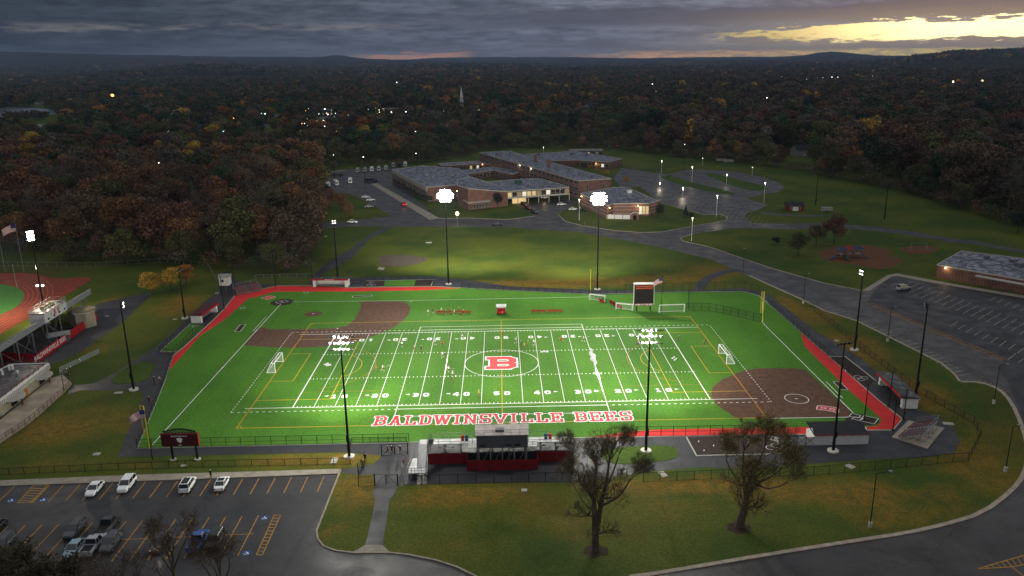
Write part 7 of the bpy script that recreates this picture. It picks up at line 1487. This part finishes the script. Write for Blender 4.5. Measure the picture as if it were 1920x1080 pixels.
# grandstand pole with lit head (far left)
g0=G(88,607); t,g,h,f=flood_pole('light pole with a burning orange white head rising behind the grandstand',(88,607),(51,434),(-190,130,0),rows=3,cols=2,rr=.5,group=None); 
b=MB(); 
for dx in (-.8,.8): b.ell((dx,0,h*.42),(.4,.4,.3),8,5)
b.build('lower_floodlight',MATS['flood_glow_dim'],t,local=True)
spot('floodlight_beam',t,(g.x,g.y,h-1),(g.x-60,g.y+12,0),FLOOD*2.2,95); lamp_light('spill_light',(g.x-1,g.y+1,h*.6),SPILL*1.6,(1,.8,.6),1.,t)
# street lamps
def street(label,base,top,lit=True,group='lamp posts',m='black_metal',arm=0.,e=0,glow='lamp_soft',r=.30,pedestal=False):
    g=G(*base); h=hgt(base,top); t=thing('street_lamp',label,'street lamp',g,0,group); z0=.9 if pedestal else 0
    b=MB(); b.cyl((0,0,z0),(0,0,h),.09,.06,8); 
    if arm: b.bar((0,0,h),(arm,0,h+.35),.08,.08,4)
    b.build('pole',MATS[m],t,local=True)
    if pedestal: b=MB(); b.cyl((0,0,0),(0,0,.9),.32,n=10); b.build('concrete_base',MATS['pad'],t,local=True)
    b=MB(); b.ell((arm,0,h+(.3 if arm else .05)),(r*1.3,r,r*.6),8,5); b.build('lamp_head',MATS[glow if lit else 'lamp_off'],t,local=True)
    if e: lamp_light('lamp_glow',(g.x+arm,g.y-.2,h-.5),e,(1,.85,.6),.3,t)
for b_,t_,lb,pd,ar in (((1506,569),(1511,515),'unlit black lamp post on the kerb left of the car park entrance',1,1.),((1664,640),(1674,577),'unlit black lamp post on the kerb beside the first bays',1,1.),((1863,757),(1877,685),'unlit black lamp post with bent arm at the lawn corner',1,1.6),((1631,988),(1647,888),'unlit black lamp post on the lower right lawn by the kerb',1,2.2),((1885,884),(1901,800),'unlit black lamp post near the kerb at the far right',1,1.),((1393,510),(1397,466),'unlit black lamp post by the road bend behind the outfield',0,.0),((121,735),(116,697),'short black lamp post at the corner of the concrete terrace',0,.0)): street(lb,b_,t_,False,'unlit lamp posts along the road',pedestal=pd,arm=ar)
for b_,t_,lb,e in (((1296.5,451.5),(1298.5,409),'white-lit lamp post beside the crossing, nearest of the row',150),((1343,406),(1345.5,367),'white-lit lamp post at the tip of the lawn by the drive',900),((1432,381),(1436,343),'lit lamp post right of the loop',350),((1362,346),(1363,327),'lit lamp post on the inner island of the loop',350),((1297,341),(1297.6,313),'lit lamp post on the long island',500),((1240,326),(1240,301.5),'lit lamp post at the left end of the far lawn',350),((1317,311),(1317,296.6),'small lamp post at the far edge of the loop, left one',0),((1410,329),(1410,314),'small lamp post at the far edge of the loop, right one',0),((1237,352),(1237,343),'short lamp post standing in the wet lot',900),((1280,368),(1280,352),'lamp post between the wet bays of the school lot',1200),((1086,413),(1086,374),'lit lamp post on the lawn in front of the brick hall',260),((1019,288),(1018.7,276),'lamp post showing above the school roof',120)): street(lb,b_,t_,True,'lit lamp posts around the school',m='goal_white',e=e*.75,r=.26)  # white poles paint the lamps' light down the posts
g=G(858,423); t=thing('street_lamp','round yellow glowing lamp beside the far left floodlight pole','street lamp',g); b=MB(); b.cyl((0,0,0),(0,0,5.4),.09,n=8); b.build('pole',MATS['metal_grey'],t,local=True); b=MB(); b.ell((0,0,5.6),(.75,.75,.75),12,8); b.build('lamp_globe',mat('globe_yellow',(1,.9,.5,1),.4,emit=(1,.80,.34,1),es=16),t,local=True); lamp_light('globe_light',(g.x,g.y-1.2,5.6),900,(1,.8,.4),.5,t)
# town lights
TL=[(54,143,'y',1),(67,142,'w',.6),(202,142,'w',1.3),(211,181,'o',3.2),(323,214,'w',1),(406,223,'w',1.3),(438,222,'o',.8),(315,247,'w',.9),(286,256,'w',1.5),(419,247,'c',1.4),(109,245,'w',1.1),(95,252,'w',1.2),(12,270,'o',.9),(21,270,'o',.9),(298,306,'w',1.4),(140,281,'w',.7),(566,232,'r',1.1),(497,214,'w',1.3),(490,213,'c',.8),(536,209,'w',.8),(542,219,'w',.9),(609,205,'w',1.4),(615,215,'w',1.4),(621,224,'w',1),(571,232,'w',1),(603,237,'w',1.2),(609,237,'w',1.),(590,233,'y',.8),(564,245,'r',1.1),(569,246,'w',.8),(625,291,'w',.9),(598,214,'w',.8),(629,213,'w',.7),(606,226,'y',.8),(612,232,'w',.9),(690,205,'w',1.1),(705,204,'y',1.),(711,207,'y',1.2),(711,211,'y',1.1),(708,214,'y',1),(734,211,'w',1.2),(761,210,'w',1.3),(657,213,'w',1.),(653,216,'w',.8),(744,155,'w',1.4),(759,162,'w',.8),(899,207,'y',1.4),(965,207,'w',1.2),(832,208,'w',.7),(780,288,'w',1.1),(681,295,'w',1.3),(779,247,'w',.9),(1127,156,'y',1.6),(1223,158,'w',1.1),(1180,157,'w',.7),(1306,179,'w',1.3),(1293,160,'w',.8),(1438,184,'w',1.2),(1774,153,'y',1.3),(1787,154,'y',1.6),(1798,156,'y',1.5),(1805,155,'y',1.1),(1811,155,'w',1.2),(1842,152,'y',1.3),(1703,157,'w',1.),(1759,157,'y',1.1),(1880,311,'o',1.6),(1284,271,'w',.9),(1465,144,'w',.7),(1512,149,'w',.8),(1533,147,'w',.8),(1522,146,'w',.7),(1560,145,'w',.9),(1543,146,'w',.7),(1571,145,'w',.7),(1637,133,'w',.8),(1636,143,'w',.6),(1900,140,'w',.6),(1480,144,'w',.6)]
_r=np.random.default_rng(33)
for k in range(38):
    if k<26: x_,y_=_r.normal(612,34),_r.uniform(200,250)
    elif k<36: x_,y_=_r.normal(720,24),_r.uniform(200,222)
    else: x_,y_=_r.uniform(20,1900),_r.uniform(142,240)
    TL.append((x_,y_,'wywo'[k%4],_r.uniform(.35,.75)))
EM={'w':(.95,.98,1.),'y':(1,.85,.45),'o':(1,.45,.12),'c':(.35,.85,.9),'r':(1,.25,.12)}
NMC={'w':'white','y':'yellow','o':'orange','c':'cyan','r':'red'}
for q in EM: mat('town_'+q,(*EM[q],1),.5,emit=(*EM[q],1),es=5.5)
RK={}
for i,(x,y,c_,k) in sorted(enumerate(TL),key=lambda q:q[1][0]):
    rg='left' if x<480 else 'centre' if x<780 else 'beyond' if x<1250 else 'right'; RK[(c_,rg)]=RK.get((c_,rg),0)+1; RK[i]=ordw(RK[(c_,rg)])
for i,(x,y,c_,k) in enumerate(TL):
    g=G(x,y,19); dist=(g-Vector(CAM)).length; rr=dist*.00042*k*(1.25 if c_ in 'oy' else 1); g.z=0; t=thing('street_lamp',RK[i]+' '+NMC[c_]+' street light from the left '+('in the trees left of the town' if x<480 else 'in the town centre' if x<780 else 'beyond the school' if x<1250 else 'in the right hand valley'),'street lamp',g,0,NMC[c_]+' street lights '+('left' if x<480 else 'centre' if x<780 else 'beyond' if x<1250 else 'right'))
    b=MB(); b.cyl((0,0,0),(0,0,19),.12,n=5); b.build('pole',MATS['black_metal'],t,local=True); b=MB(); b.ell((0,0,19+rr*.6),(rr,rr,rr),8,6); b.build('lamp_head',MATS['town_'+c_],t,local=True)
# ================================================================== HAZE
hz=MB(); hz.box((0,7500,129),(26000,17000,262)); ho=hz.build('haze',None or mat('haze_tmp','#808080'),kind='stuff',label='thin blue evening haze lying over the valley',category='haze')
hm=bpy.data.materials.new('haze'); hm.use_nodes=True; n_=hm.node_tree.nodes; n_.clear(); ou=n_.new('ShaderNodeOutputMaterial'); pv=n_.new('ShaderNodeVolumePrincipled'); hm.node_tree.links.new(pv.outputs[0],ou.inputs[1])
pv.inputs['Color'].default_value=(.48,.66,1,1); pv.inputs['Density'].default_value=4.2e-5; pv.inputs['Anisotropy'].default_value=.0
ho.data.materials.clear(); ho.data.materials.append(hm)
